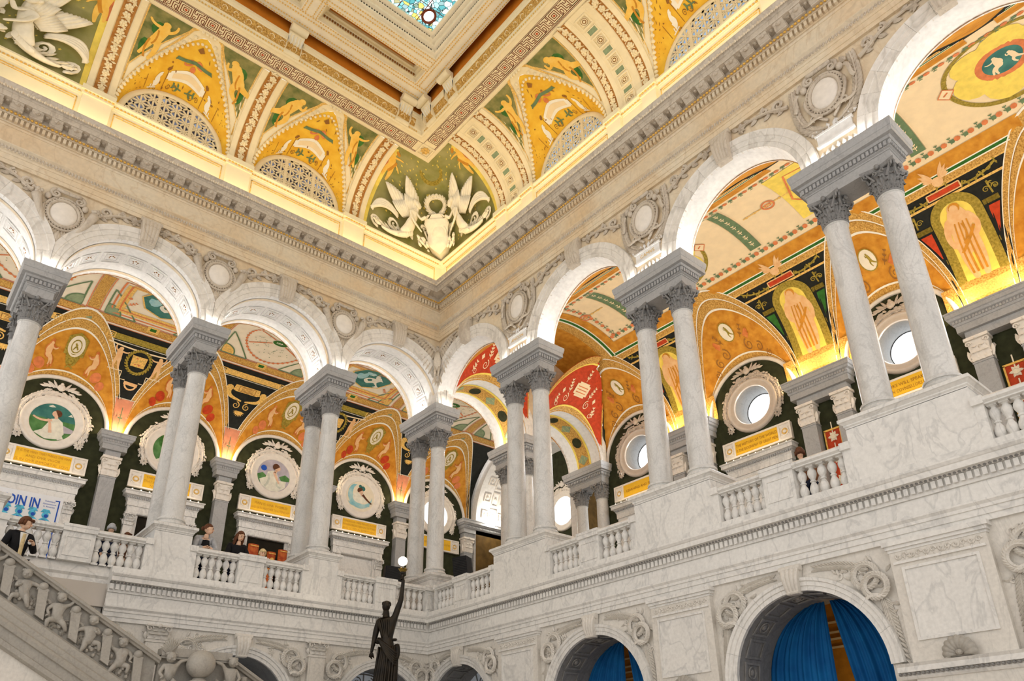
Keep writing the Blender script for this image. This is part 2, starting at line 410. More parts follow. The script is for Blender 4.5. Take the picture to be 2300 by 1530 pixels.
def keystone(M, c, z0, z1, w0, w1, d0, d1, par, mat='marble_carved', ribs=4):
    mb = MB(M)
    def prof(t): return d0 + (d1 - d0) * (.55 + .45 * sin(pi * (t * 1.1 - .05)))
    n = 8
    def fn(u, v):
        w = lerp(w0, w1, v); return (c + (u - .5) * w, prof(v) + .012 * abs(sin(u * pi * ribs)), lerp(z0, z1, v))
    mb.grid(fn, ribs * 4, n)
    for s in (-1, 1):
        pts = [(c + s * lerp(w0, w1, j / n) / 2, prof(j / n), lerp(z0, z1, j / n)) for j in range(n + 1)] + [(c + s * w1 / 2, d0 - .05, z1), (c + s * w0 / 2, d0 - .05, z0)]
        mb.add(pts, [tuple(range(len(pts)))])
    mb.quad((c - w0 / 2, prof(0), z0), (c + w0 / 2, prof(0), z0), (c + w0 / 2, d0 - .05, z0), (c - w0 / 2, d0 - .05, z0))
    for s in (-1, 1): mb.lathe([(.0, -w1 * .05), (.06, -w1 * .05), (.06, w1 * .05), (0, w1 * .05)], 10, (0, 0, 0)) if False else None
    mb.tube([(c - w1 * .55, prof(1) - .02, z1 - .05), (c + w1 * .55, prof(1) - .02, z1 - .05)], .055, 10)
    mb.tube([(c - w0 * .53, prof(0), z0 + .03), (c + w0 * .53, prof(0), z0 + .03)], .03, 8)
    return obj('keystone', mb, mat, par, smooth=True, ang=40)
fl = MB(); fl.box(-14, 20, -14, 24, -.2, 0)
obj('floor', fl, 'floor_stone', None, 'pale stone floor of the great hall', None, None, 'structure')
for nm, bx in (('floor_left_gallery', (-9.2, XM, -8.4, -.12)), ('floor_right_gallery', (-8.2, -.12, -.12, YM))):
    g = MB(); g.box(bx[0], bx[1], bx[2], bx[3], ZG - .45, ZG); obj(nm, g, 'floor_stone', None, 'gallery floor behind the marble balustrade', None, None, 'structure')
WALL = {}
for side, M in (('left', ML), ('right', MR)):
    s1 = XM if side == 'left' else YM
    W = thing('wall_' + side, (6.7, 0, 0) if side == 'left' else (0, 9, 0), 'white marble arcaded wall of the hall, %s side of the corner' % side, None, None, 'structure')
    WALL[side] = W
    # ---- lower storey
    B = BL if side == 'left' else BR
    half = B / 2
    cs = [c for c in (LC if side == 'left' else RCn) if c > 0]
    rin, rex, zc = (1.12, 1.33, 3.23) if side == 'left' else (1.27, 1.48, 3.11)
    mb = MB(M); bays = []
    for i, c in enumerate(cs):
        sL = -.06 if i == 0 else c - half; sR = c + half if i < len(cs) - 1 else s1
        bays.append((sL, sR, c, rin, zc))
    wallbays(mb, bays, 0, 4.82, -.06, -1.25, soff=False)
    obj('lower_wall_face', mb, 'stone_low', W)
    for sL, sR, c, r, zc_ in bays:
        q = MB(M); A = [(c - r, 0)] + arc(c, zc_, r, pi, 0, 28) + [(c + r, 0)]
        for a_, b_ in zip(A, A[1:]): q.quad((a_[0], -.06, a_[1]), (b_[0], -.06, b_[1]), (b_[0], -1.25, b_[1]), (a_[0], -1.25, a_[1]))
        obj('lower_soffit', q, 'marble_dark_shaded', W, smooth=True)  # dark stone colour stands in for the shade inside the arch
    for c in cs:
        voussoirs(M, W, c, zc, [(rin, -.06), (rin, 0.0), (rin + .07, 0.0), (rin + .075, .02), (rin + .14, .02), (rin + .15, .045), (rex - .01, .05), (rex, .0), (rex, -.06)], 9, 'marble', c - half + .02, c + half - .02)
        keystone(M, c, zc + rin - .05, 4.79, .20, .34, .0, .12, W, 'stone_low')
    # ---- entablature of the lower storey, runs under the balustrade
    T = thing('trim_' + ('1' if side == 'left' else '2'), (6.7, 0, 4.8) if side == 'left' else (0, 9, 4.8), 'marble gallery cornice with dentils, %s side of the corner' % side, None, None, 'structure')
    e1 = 7.55 if side == 'left' else s1
    mb = MB(M); mould(mb, [(-.10, 4.78), (-.01, 4.78), (-.01, 4.86), (.01, 4.865), (.01, 4.95), (.03, 4.955), (.03, 5.0), (.06, 5.04), (.06, 5.065), (-.10, 5.07)], -.1, e1 if side == 'left' else s1)
    obj('architrave', mb, 'marble', T)
    mb = MB(M); mould(mb, [(-.06, 5.06), (-.03, 5.07), (-.03, 5.33), (-.06, 5.34)], 0, e1); obj('frieze', mb, 'marble', T)
    mb = MB(M); mould(mb, [(-.06, 5.33), (.0, 5.335), (.005, 5.375), (.005, 5.50), (.05, 5.505), (.075, 5.53), (.145, 5.535), (.145, 5.62), (.16, 5.63), (.185, 5.67), (.185, 5.70), (.02, 5.715), (.02, 5.845), (-.40, 5.845)], 0, e1); obj('corona', mb, 'marble', T)
    mb = MB(M); s = .12
    while s < e1: mb.box(s, s + .062, .0, .052, 5.385, 5.49); s += .098
    obj('dentil_row', mb, 'marble', T, kind='stuff')
    mb = MB(M); s = .14
    while s < e1: mb.ell((s, .062, 5.518), (.028, .022, .016), 6, 4); s += .066
    obj('egg_moulding', mb, 'marble_dark_shaded', T, kind='stuff')
    if side == 'left':
        mb = MB(M); mould(mb, [(-.25, 5.3), (-.2, 5.35), (-.2, 5.6), (-.16, 5.65), (-.16, 5.70), (-.2, 5.845), (-.4, 5.845)], e1, XM, miter0=False); obj('landing_edge', mb, 'marble', T)
        mb = MB(M); mb.box(e1, XM, -1.3, -.22, 4.7, 5.4); obj('landing_wall', mb, 'stone_low', T)
        mb = MB(lambda u, h, v: (u, -.22 + h, v))
        for k in range(70):
            x = random.uniform(7.65, 9.3); mb.leaf(x, random.uniform(4.75, 5.28), random.uniform(0, 6.28), .16, .07, .05, 0, 3, random.uniform(-.5, .5))
        for k in range(6): mb.spiral(7.75 + .28 * k, 5.02 + .08 * (k % 2), .12, 1.4, k, .035, .0, 1 if k % 2 else -1)
        obj('landing_foliage', mb, 'stone_low', T, kind='stuff')
    # ---- upper arcade wall
    thick = 1.55 if side == 'left' else .50
    mb = MB(M); bays = []
    cc = LC if side == 'left' else RCn
    zc2 = ZI + .03
    # faces towards the hall only where the hall is
    for i, c in enumerate(cc):
        if side == 'left' and c < 0:
            bays.append((c - half, c + half if c < -3 else E0, c, 1.5, zc2)); continue
        sL = E0 if (c < 3) else c - half
        bays.append((sL, c + half if i < len(cc) - 1 else s1, c, 1.5, zc2))
    ztop = 16.0
    wallbays(mb, bays, ZI, ztop, E0, E0 - thick, 30, soff=False)
    obj('arcade_wall_face', mb, 'marble_frieze', W)
    for c in cc:
        sm = MB(M); A = arc(c, zc2, 1.5, pi, 0, 36); A = [(c - 1.5, ZI)] + A + [(c + 1.5, ZI)]
        for a, b in zip(A, A[1:]): sm.quad((a[0], E0 + .05, a[1]), (b[0], E0 + .05, b[1]), (b[0], E0 - thick - .05, b[1]), (a[0], E0 - thick - .05, a[1]))
        obj('arch_soffit', sm, 'soffit_white', W, smooth=True)
        prof = [(1.5, E0 - .02), (1.5, E0 + .05), (1.60, E0 + .05), (1.605, E0 + .065), (1.72, E0 + .065), (1.73, E0 + .085), (1.82, E0 + .09), (1.86, E0 + .10), (1.875, E0 + .05), (1.875, E0 - .02)]
        if side == 'left':
            voussoirs(M, W, c, zc2, prof, 13, 'marble_arch', c - 1.734, c + 1.734)
            if c < 0: 
                pass
        else: voussoirs(M, W, c, zc2, prof, 13, 'marble_arch')
        if c > 0: keystone(M, c, zc2 + 1.45, 14.22, .30, .44, E0 + .06, E0 + .24, W, 'marble_carved', 5)
        # back ring on the corridor side
        bp = [(r, 2 * E0 - thick - d) for r, d in prof]
        if side == 'left': obj('rear_archivolt', ringpart(M, c, zc2, bp, 0, pi, 28, c - 1.734, c + 1.734), 'marble_arch', W, smooth=True, ang=35)
        else: obj('rear_archivolt', ringpart(M, c, zc2, bp, 0, pi, 28), 'marble_arch', W, smooth=True, ang=35)
    if side == 'left':
        # coffers in the deep soffits: square frames with a dark rosette
        fr = MB(ID3); cr = MB(ID3)
        for c in cc:
            if c < 0: continue
            for k in range(9):
                a = pi * (k + .5) / 9
                def MC(u, h, v, a=a, c=c): # u along the arc, v in depth, h proud of the soffit
                    r = 1.5 - h; aa = a + u / 1.5; return (c + r * cos(aa), E0 - thick / 2 + v, zc2 + r * sin(aa))
                q = MB(MC)
                for rr, wd in ((.21, .035), (.13, .025)): sqf(q, -rr, rr, -rr, rr, wd, 0, .018)
                q.ell((0, 0, 0), (.05, .04, .05), 8, 4, 'y+')
                obj('coffer_frame', q, 'soffit_white', W)
                q = MB(MC); 
                for t in range(5): q.leaf(.0, .0, t * 2 * pi / 5 + a, .085, .045, .015, .004, 2)
                obj('coffer_rosette', q, 'brown_line', W)
            for v in (-.62, .62):
                q = MB(ID3); q.grid(lambda u, w_, c=c, v=v: (c + (1.5 - .012) * cos(pi * u), E0 - thick / 2 + v + (w_ - .5) * .10, zc2 + (1.5 - .012) * sin(pi * u)), 32, 1)
                obj('soffit_band', q, 'marble_frieze', W, smooth=True)
# ================================================================== main entablature (architrave, frieze, modillion cornice)
ENT = [('architrave_band', 'marble_frieze', [(E0, 14.21), (-.15, 14.21), (-.15, 14.31), (-.135, 14.315), (-.135, 14.44), (-.12, 14.445), (-.12, 14.50), (-.09, 14.515), (-.09, 14.545), (-.125, 14.56), (-.10, 14.62), (-.05, 14.66), (-.05, 14.685), (-.16, 14.69)]),
       ('frieze_band', 'marble_frieze', [(-.20, 14.68), (-.155, 14.69), (-.155, 15.17), (-.14, 15.175), (-.12, 15.21), (-.10, 15.215), (-.20, 15.22)]),
       ('dentil_band', 'marble_frieze', [(-.15, 15.21), (-.09, 15.22), (-.09, 15.39), (-.02, 15.395), (0.0, 15.44), (.03, 15.45), (.03, 15.47), (-.1, 15.47)]),
       ('corona_band', 'marble_carved', [(-.1, 15.46), (.0, 15.47), (.0, 15.60), (.26, 15.605), (.27, 15.62), (.27, 15.72), (.29, 15.725), (.30, 15.76), (.36, 15.80), (.40, 15.88), (.40, 15.91), (-.22, 15.92)])]
for side, M, s1 in (('left', ML, XM), ('right', MR, YM)):
    T = thing('trim_' + ('3' if side == 'left' else '4'), (6.7, 0, 14.2) if side == 'left' else (0, 9, 14.2), 'modillion cornice and plain frieze above the arches, %s side of the corner' % side, None, None, 'structure')
    for nm, mt, pr in ENT:
        mb = MB(M); mould(mb, pr, 0, s1); obj(nm, mb, mt, T)
    mb = MB(M); s = .02
    while s < s1: mb.box(s, s + .06, -.09, -.012, 15.25, 15.375); s += .105
    obj('dentil_row', mb, 'marble_frieze', T, kind='stuff')
    mb = MB(M); s = .06
    while s < s1: mb.ell((s, .03, 15.43), (.034, .03, .03), 6, 5); s += .08
    obj('gilt_bead_row', mb, 'gold', T, kind='stuff')
    mb = MB(M); s = .34
    while s < s1: mb.leaf(s, 15.75, pi / 2, .14, .10, .03, .345, 3); mb.leaf(s + .055, 15.75, pi / 2, .12, .05, .02, .345, 3); s += .11
    obj('leaf_moulding', mb, 'marble_frieze', T, kind='stuff')
    mb = MB(M); s = 0
    while s < s1: mb.leaf(s, 14.555, pi / 2, .10, .055, .02, -.105, 2); s += .065
    obj('small_leaf_moulding', mb, 'marble_carved', T, kind='stuff')
    mb = MB(M); s = 0
    while s < s1: mb.ell((s, -.085, 14.53), (.026, .014, .014), 6, 4); s += .07
    obj('bead_row', mb, 'marble_carved', T, kind='stuff')
    # modillions: scrolled brackets, each a part
    q = MB(M)
    P = [(.0, 15.475), (.05, 15.47), (.12, 15.50), (.19, 15.545), (.215, 15.555), (.235, 15.575), (.24, 15.60), (.0, 15.602)]
    for dx in (0,):
        n = len(P)
        for sgn in (-1, 1): q.add([(sgn * .115, d, z) for d, z in P], [tuple(range(n))])
        q.add([(-.115, d, z) for d, z in P] + [(.115, d, z) for d, z in P], [(i, (i + 1) % n, n + (i + 1) % n, n + i) for i in range(n)])
    q.box(-.14, .14, 0, .26, 15.597, 15.612); q.box(-.12, .12, 0, .10, 15.46, 15.49)
    q.leaf(0, 0, 0, .001, .001)
    q.ell((0, .2, 15.545), (.055, .035, .03), 10, 6); q.ell((0, .225, 15.54), (.025, .03, .02), 8, 4)
    for k in (-1, 1): q.tube([(k * .12, .04, 15.50), (k * .12, .10, 15.52), (k * .12, .16, 15.555)], .014, 5)
    s0 = .60; first = obj('modillion', q, 'marble_carved', T)
    pos = (lambda s: (s, 0, 0)) if side == 'left' else (lambda s: (0, s, 0))
    first.location = Vector(pos(s0)); first.data.transform(Matrix.Translation(wloc(T))); first.location = Vector(pos(s0)) - wloc(T)
    s = s0 + .384
    while s < s1: inst(first, 'modillion', T, pos(s)); s += .384
    q = MB(M)
    s = s0 + .192
    while s < s1:
        q.ell((s, .13, 15.598), (.045, .045, .02), 8, 4); s += .384
    obj('soffit_rosette_row', q, 'marble_carved', T, kind='stuff')
# ================================================================== COLUMNS, IMPOST BLOCKS, PEDESTALS
def acanthus(mb, ang, z0, h, w, r0, out, c=(0, 0, 0), nu=6, nv=7):
    ca, sa = cos(ang), sin(ang)
    def fn(u, v):
        x = (u - .5) * 2
        lob = 1 + .22 * sin(v * pi * 5 + .6)
        wd = w * .5 * (.75 + .5 * sin(pi * min(1, v * .9 + .1))) * lob * (1 - .75 * max(0, v - .78) / .22)
        ridge = .022 * (1 - abs(x)) + .012 * cos(x * 3 * pi)
        r = r0(z0 + h * min(v, .9)) + ridge + out * max(0, (v - .45) / .55) ** 2
        z = z0 + h * (v if v < .86 else .86 - (v - .86) * 1.1)
        t = x * wd
        return (c[0] + ca * r - sa * t, c[1] + sa * r + ca * t, c[2] + z)
    mb.grid(fn, nu, nv)
def capital(mb, R0, H, hw, c=(0, 0, 0), nl=8, square=False):
    # Corinthian capital: neck radius R0, height H, abacus half width hw
    bell = lambda z: R0 * (.97 + .30 * max(0, z / H) ** 2.2)
    prof = [(R0 * 1.02, 0), (R0 * 1.10, .015), (R0 * 1.10, .035), (R0 * .97, .05)] + [(bell(H * t), H * t) for t in (.15, .35, .55, .7, .84)]
    mb.lathe(prof, 20, c)
    for k in range(nl):
        a = 2 * pi * k / nl
        acanthus(mb, a + pi / nl, .05 * H, .40 * H, R0 * .86, bell, .055, c)
        acanthus(mb, a, .10 * H, .60 * H, R0 * .84, bell, .07, c)
    for k in range(4):
        a = pi / 4 + k * pi / 2; ca, sa = cos(a), sin(a)
        for sg in (-1, 1):
            P = []
            for i in range(13):
                t = i / 12
                if t < .5:
                    q = t / .5; r = R0 * lerp(1.12, 1.62, q ** 1.3); z = H * lerp(.52, .88, q); off = lerp(.085, .028, q)
                else:
                    q = (t - .5) / .5; an = pi / 2 - 2 * pi * 1.1 * q; rr = .055 * (1 - .6 * q); r = R0 * 1.62 + rr * cos(an); z = H * .82 + rr * sin(an) + .01; off = .028
                P.append((c[0] + ca * r - sa * off * sg, c[1] + sa * r + ca * off * sg, c[2] + z))
            mb.tube(P, lambda t: .024 - .008 * t, 5)
        a2 = k * pi / 2; ca, sa = cos(a2), sin(a2)
        for sg in (-1, 1):
            P = []
            for i in range(9):
                q = i / 8; an = -pi / 2 + 2 * pi * .9 * q; rr = .045 * (1 - .6 * q)
                P.append((c[0] + ca * R0 * 1.3 - sa * sg * (.07 - rr * cos(an)), c[1] + sa * R0 * 1.3 + ca * sg * (.07 - rr * cos(an)), c[2] + H * .74 + rr * sin(an)))
            mb.tube(P, .014, 5)
        mb.ell((c[0] + ca * hw * .93, c[1] + sa * hw * .93, c[2] + H * .93), (.045, .045, .05), 8, 5)
    # abacus with concave sides
    ring = []
    for k in range(4):
        for i in range(6):
            t = i / 6; a = pi / 4 + k * pi / 2
            x0, y0 = hw * sqrt(2) * cos(a), hw * sqrt(2) * sin(a); x1, y1 = hw * sqrt(2) * cos(a + pi / 2), hw * sqrt(2) * sin(a + pi / 2)
            x, y = lerp(x0, x1, t), lerp(y0, y1, t); f = 1 - .20 * sin(pi * t); ring.append((x * f, y * f))
    n = len(ring)
    lv = [(.86, .90), (.88, .97), (.93, .97), (.95, 1.0), (1.0, 1.0)]
    pts = [(c[0] + x * k, c[1] + y * k, c[2] + H * zz) for zz, k in lv for x, y in ring]
    fs = [(j * n + i, j * n + (i + 1) % n, (j + 1) * n + (i + 1) % n, (j + 1) * n + i) for j in range(len(lv) - 1) for i in range(n)] + [tuple(range(n)), tuple((len(lv) - 1) * n + i for i in range(n))]
    mb.add(pts, fs)
ZP = 6.92
def make_column():
    t = thing('marble_column', (0, 0, 0), 'x', 'column', 'paired gallery columns')
    b = MB(); b.box(-.31, .31, -.31, .31, 0, .06)
    b.lathe([(.30, .06), (.315, .075), (.318, .10), (.305, .125), (.265, .13), (.258, .15), (.268, .172), (.285, .178), (.29, .20), (.28, .222), (.25, .23), (.245, .25)], 28)
    obj('base', b, 'marble_column', t, smooth=True, ang=40)
    s = MB(); pr = []
    for i in range(15):
        q = i / 14; r = .238 - .036 * q ** 1.7; pr.append((r, .25 + 3.54 * q))
    s.lathe(pr + [(.215, 3.80), (.222, 3.812), (.215, 3.825), (.20, 3.83)], 28); obj('shaft', s, 'marble_column', t, smooth=True, ang=50)
    k = MB(); capital(k, .205, .57, .30, (0, 0, 3.82)); obj('capital', k, 'marble_dark_shaded', t, 'carved acanthus capital in shade-toned grey', smooth=True, ang=50)
    return t
col0 = make_column()
def make_impost():
    t = thing('impost_block', (0, 0, 0), 'x', 'impost block', 'impost blocks above the columns')
    L0, L1, H0, H1 = -IW, 0, -ID, 0
    m = MB()
    def ring(lv):
        pts = []; fs = []
        for i_, z in lv: pts += [(L0 + i_, H0 + i_, z), (L1 - i_, H0 + i_, z), (L1 - i_, H1 - i_, z), (L0 + i_, H1 - i_, z)]
        for j in range(len(lv) - 1):
            for k in range(4): fs.append((j * 4 + k, j * 4 + (k + 1) % 4, j * 4 + 4 + (k + 1) % 4, j * 4 + 4 + k))
        fs.append((3, 2, 1, 0)); n = len(pts); fs.append((n - 4, n - 3, n - 2, n - 1)); return pts, fs
    m.add(*ring([(.20, -.70), (.20, -.50), (.185, -.495), (.185, -.47), (.15, -.45), (.15, -.44)])); obj('frieze_block', m, 'marble_grey_shaded', t)
    m = MB(); m.add(*ring([(.165, -.45), (.165, -.33), (.12, -.32), (.095, -.28), (.03, -.27), (.03, -.16), (.02, -.15), (.0, -.06), (0, 0)])); CN = obj('cornice', m, 'marble_grey_shaded', t)
    m = MB(); step = .078
    for y in range(int((ID - .33) / step)):
        yy = H0 + .165 + y * step
        m.box(L1 - .165, L1 - .125, yy, yy + .048, -.43, -.34); m.box(L0 + .125, L0 + .165, yy, yy + .048, -.43, -.34)
    for x in range(int((IW - .33) / step) + 1):
        xx = L0 + .165 + x * step
        m.box(xx, xx + .048, H1 - .165, H1 - .125, -.43, -.34); m.box(xx, xx + .048, H0 + .125, H0 + .165, -.43, -.34)
    obj('dentil_row', m, 'marble_grey_shaded', CN, kind='stuff'); return t
imp0 = make_impost()
def make_pedestal():
    t = thing('column_pedestal', (0, 0, 0), 'x', 'pedestal', 'pedestals under the columns')
    m = MB(); m.box(-.83, -.06, -1.91, -.06, ZG - ZP, -.17); obj('die', m, 'marble', t)
    m = MB()
    lv = [(.05, -.18), (.05, -.15), (.03, -.13), (.03, -.11), (-.01, -.07), (-.03, -.06), (-.03, -.01), (-.02, 0)]
    pts = []; fs = []
    for i_, z in lv: pts += [(-.83 - .0 + i_ - .05, -1.91 + i_ - .05, z), (-.06 - i_ + .05, -1.91 + i_ - .05, z), (-.06 - i_ + .05, -.06 - i_ + .05, z), (-.83 + i_ - .05, -.06 - i_ + .05, z)]
    for j in range(len(lv) - 1):
        for k in range(4): fs.append((j * 4 + k, j * 4 + (k + 1) % 4, j * 4 + 4 + (k + 1) % 4, j * 4 + 4 + k))
    n = len(pts); fs.append((n - 4, n - 3, n - 2, n - 1)); m.add(pts, fs); obj('cap_moulding', m, 'marble', t); return t
ped0 = make_pedestal()
ORD = ['first', 'second', 'third', 'fourth']
used = set()
def place(proto, loc, label):
    key = proto.name
    if key not in used: used.add(key); proto.location = loc; proto['label'] = label; return proto
    return dup(proto, loc, label)
for k in range(-2, 5):
    X = k * BL
    nm = 'corner pier' if k == 0 else ('%s pier left of the corner' % ORD[k - 1] if k > 0 else ('free pier behind the corner' if k == -1 else 'wall pier behind the corner'))
    place(imp0, (X, 0, ZI), 'shade-toned marble impost block with dentils on the ' + nm)
    place(ped0, (X, 0, ZP), 'white marble pedestal under the columns of the ' + nm)
    place(col0, (X - .44, -.46, ZP), 'front marble column of the pair on the ' + nm)
    place(col0, (X - .44, -1.46, ZP), 'rear marble column of the pair on the ' + nm)
for k in range(1, 5):
    Y = k * BR; nm = '%s pier right of the corner' % ORD[k - 1]
    place(imp0, (0, Y, ZI), 'shade-toned marble impost block with dentils on the ' + nm)
    place(ped0, (0, Y, ZP), 'white marble pedestal under the columns of the ' + nm)
    place(col0, (-.44, Y - .46, ZP), 'right-hand marble column of the pair on the ' + nm)
    place(col0, (-.44, Y - 1.46, ZP), 'left-hand marble column of the pair on the ' + nm)
# short masonry between impost and arches is the wall itself; pier bodies below the impost of the corner stay columns
# ------------------------------------------------------------------ balustrades
bal = MB(); pr = [(.062, 0), (.062, .035), (.045, .045), (.05, .06), (.072, .10), (.078, .145), (.066, .20), (.04, .25), (.034, .268), (.052, .278), (.052, .296), (.034, .306), (.04, .325), (.066, .375), (.076, .42), (.066, .47), (.042, .505), (.034, .52), (.05, .53), (.05, .54)]
bal.box(-.062, .062, -.062, .062, 0, .035); bal.lathe(pr, 14); bal.box(-.062, .062, -.062, .062, .535, .565)
bme = None
def balustrade(side, M, k, sA, sB, c, label):
    global bme
    pos = (lambda s, d, z: (s, d, z)) if side == 'left' else (lambda s, d, z: (d, s, z))
    t = thing('balustrade', pos(c, -.18, 5.845), label, 'balustrade', 'gallery balustrades')
    r = MB(M); pf = [(-.33, 6.405), (-.06, 6.405), (-.06, 6.425), (-.04, 6.44), (-.02, 6.455), (-.02, 6.495), (-.035, 6.51), (-.06, 6.53), (-.30, 6.53), (-.34, 6.50), (-.34, 6.44), (-.33, 6.405)]
    rc = side == 'right' and k == 1
    mould(r, pf, sA if not rc else .12, sB, miter0=(k == 1 and not rc), miter1=False); obj('handrail', r, 'marble', t)
    posts = [(c - .29, c + .29), (sB - .13, sB)] + ([(sA, sA + .13)] if k > 1 else ([(.13, .16)] if rc else [(-.34, .10)]))
    for a, b in posts:
        m = MB(M); m.box(a, b, -.32, -.055, 5.845, 6.42); m.box(a - .015, b + .015, -.345, -.01, 6.415, 6.54)
        if b - a > .4:
            f = .055
            for x0, x1, z0, z1 in ((a + f, b - f, 6.30, 6.33), (a + f, b - f, 5.93, 5.96), (a + f, a + f + .03, 5.96, 6.30), (b - f - .03, b - f, 5.96, 6.30)): m.box(x0, x1, -.06, -.04, z0, z1)
            m.box(a - .02, b + .02, -.35, -.0, 6.50, 6.555)
        obj('post', m, 'marble', t)
    spans = [(posts[2][1], c - .29), (c + .29, sB - .13)]
    for a, b in spans:
        n = max(2, round((b - a) / .165)); st = (b - a) / n
        for i in range(n):
            p = pos(a + st * (i + .5), -.185, 5.845)
            if bme is None:
                o = obj('baluster', bal, 'marble', None, smooth=True, ang=40); bme = o.data
                o.parent = t; o.location = Vector(p) - wloc(t)
            else:
                o = bpy.data.objects.new('baluster', bme); COL.objects.link(o); o.parent = t; o.location = Vector(p) - wloc(t)
for k in range(1, 5):
    balustrade('left', ML, k, (k - 1) * BL - .06, k * BL - .83, LC[k + 1], 'marble balustrade in the %s bay left of the corner' % ORD[k - 1])
for k in range(1, 5):
    balustrade('right', MR, k, (k - 1) * BR - .06, k * BR - 1.91, RCn[k - 1], 'marble balustrade in the %s bay right of the corner' % ORD[k - 1])
# ================================================================== GALLERY CORRIDORS: vaults, back walls, lunettes
# painted figures: tapered strokes and a head, in a unit-high box
POSES = {
 'stand': ([[(.0, .80), (.02, .45)], .24, .26], [[(-.05, .48), (-.08, .25), (-.06, .02)], .15, .07], [[(.07, .48), (.10, .25), (.06, .02)], .15, .07], [[(-.10, .77), (-.22, .60), (-.10, .50)], .09, .05], [[(.11, .77), (.22, .62), (.16, .46)], .09, .05], (.0, .90, .075)),
 'raise': ([[(.0, .78), (.03, .45)], .20, .20], [[(-.02, .47), (-.10, .25), (-.05, .03)], .13, .06], [[(.07, .47), (.08, .25), (.14, .02)], .13, .06], [[(-.08, .76), (-.20, .86), (-.16, 1.0)], .07, .045], [[(.10, .76), (.24, .72), (.32, .80)], .07, .045], (.02, .88, .075)),
 'fly': ([[(-.05, .62), (.18, .42)], .20, .20], [[(.15, .46), (.40, .40), (.62, .25)], .15, .05], [[(.18, .38), (.36, .22), (.56, .12)], .14, .05], [[(-.08, .66), (-.26, .66), (-.42, .58)], .07, .04], [[(-.02, .55), (-.12, .42), (-.06, .30)], .07, .045], (-.14, .74, .075)),
 'sit': ([[(.0, .78), (-.03, .42)], .24, .26], [[(-.02, .42), (.24, .40), (.26, .08)], .17, .07], [[(.0, .36), (.20, .28), (.12, .02)], .16, .07], [[(-.10, .74), (-.24, .58), (-.12, .44)], .09, .05], [[(.10, .74), (.26, .66), (.36, .76)], .08, .045], (.02, .90, .08)),
 'kneel': ([[(.0, .80), (.10, .45)], .22, .24], [[(.08, .45), (-.12, .30), (.08, .06)], .17, .07], [[(.12, .42), (.30, .26), (.48, .18)], .17, .06], [[(-.06, .76), (-.22, .66), (-.18, .86)], .08, .045], [[(.10, .74), (.20, .58), (.10, .48)], .08, .05], (-.04, .90, .08)),
}
def fig2d(mb, pose, x, z, s, h=0.0, flip=1, rot=0.0):
    ca, sa = cos(rot), sin(rot)
    T = lambda p: (x + s * (flip * p[0] * ca - p[1] * sa), z + s * (flip * p[0] * sa + p[1] * ca))
    for part in POSES[pose]:
        if isinstance(part, tuple): 
            c = T(part); mb.flat(disc(c[0], c[1], part[2] * s, 10), h)
        else:
            line, w0, w1 = part; L = []
            pts = [Vector((p[0], p[1])) for p in line]
            L = [T(tuple(q)) for q in (bez([(p[0], p[1]) for p in line], 6) if len(line) > 2 else [(lerp(line[0][0], line[1][0], k / 5), lerp(line[0][1], line[1][1], k / 5)) for k in range(6)])]
            mb.strip(L, w0 * s, h, w2=w1 * s)
            mb.flat(disc(L[-1][0], L[-1][1], w1 * s * .55, 8), h); mb.flat(disc(L[0][0], L[0][1], w0 * s * .48, 8), h)
def scroll2d(mb, x, z, r, a0, dir, w, h=0.0, turns=1.4):
    n = int(14 * turns); L = []
    for i in range(n + 1):
        t = i / n; rr = r * (1 - .82 * t); a = a0 + dir * 2 * pi * turns * t; L.append((x + rr * cos(a), z + rr * sin(a)))
    mb.strip(L, w, h, w2=w * .5)
def sprig2d(mb, x, z, ang, L, n, lw, h=0.0):
    ca, sa = cos(ang), sin(ang)
    mb.strip([(x, z), (x + ca * L, z + sa * L)], lw * .35, h)
    for i in range(n):
        t = (i + .6) / n
        for sg in (-1, 1):
            a = ang + sg * .75; px, pz = x + ca * L * t, z + sa * L * t; l = lw * 2.2 * (1.1 - .5 * t)
            q = (px + cos(a) * l, pz + sin(a) * l); nx, nz = -sin(a) * lw * .42, cos(a) * lw * .42; m_ = (lerp(px, q[0], .5), lerp(pz, q[1], .5))
            mb.flat([(px, pz), (m_[0] - nx, m_[1] - nz), q, (m_[0] + nx, m_[1] + nz)], h)
def rectline(mb, x0, x1, z0, z1, w, h=0.0):
    for a, b in (((x0, z0), (x1, z0)), ((x1, z0), (x1, z1)), ((x1, z1), (x0, z1)), ((x0, z1), (x0, z0))):
        n = max(1, int(max(abs(a[0] - b[0]), abs(a[1] - b[1])) / .3))
        mb.strip([(lerp(a[0], b[0], i / n), lerp(a[1], b[1], i / n)) for i in range(n + 1)], w, h)
def rectfill(mb, x0, x1, z0, z1, h=0.0):
    nu = max(1, int(abs(x1 - x0) / .3)); nv = max(1, int(abs(z1 - z0) / .25))
    mb.grid(lambda u, v: (lerp(x0, x1, u), h, lerp(z0, z1, v)), nu, nv)
def fan(mb, x, z, r, h=0.0, n=24, rz=None):
    # disc in two rings so that it follows a curved vault
    rz = rz or r
    mb.add([(x, h, z)] + [(x + r * .5 * cos(2 * pi * i / n), h, z + rz * .5 * sin(2 * pi * i / n)) for i in range(n)] + [(x + r * cos(2 * pi * i / n), h, z + rz * sin(2 * pi * i / n)) for i in range(n)],
           [(0, 1 + i, 1 + (i + 1) % n) for i in range(n)] + [(1 + i, 1 + n + i, 1 + n + (i + 1) % n, 1 + (i + 1) % n) for i in range(n)])
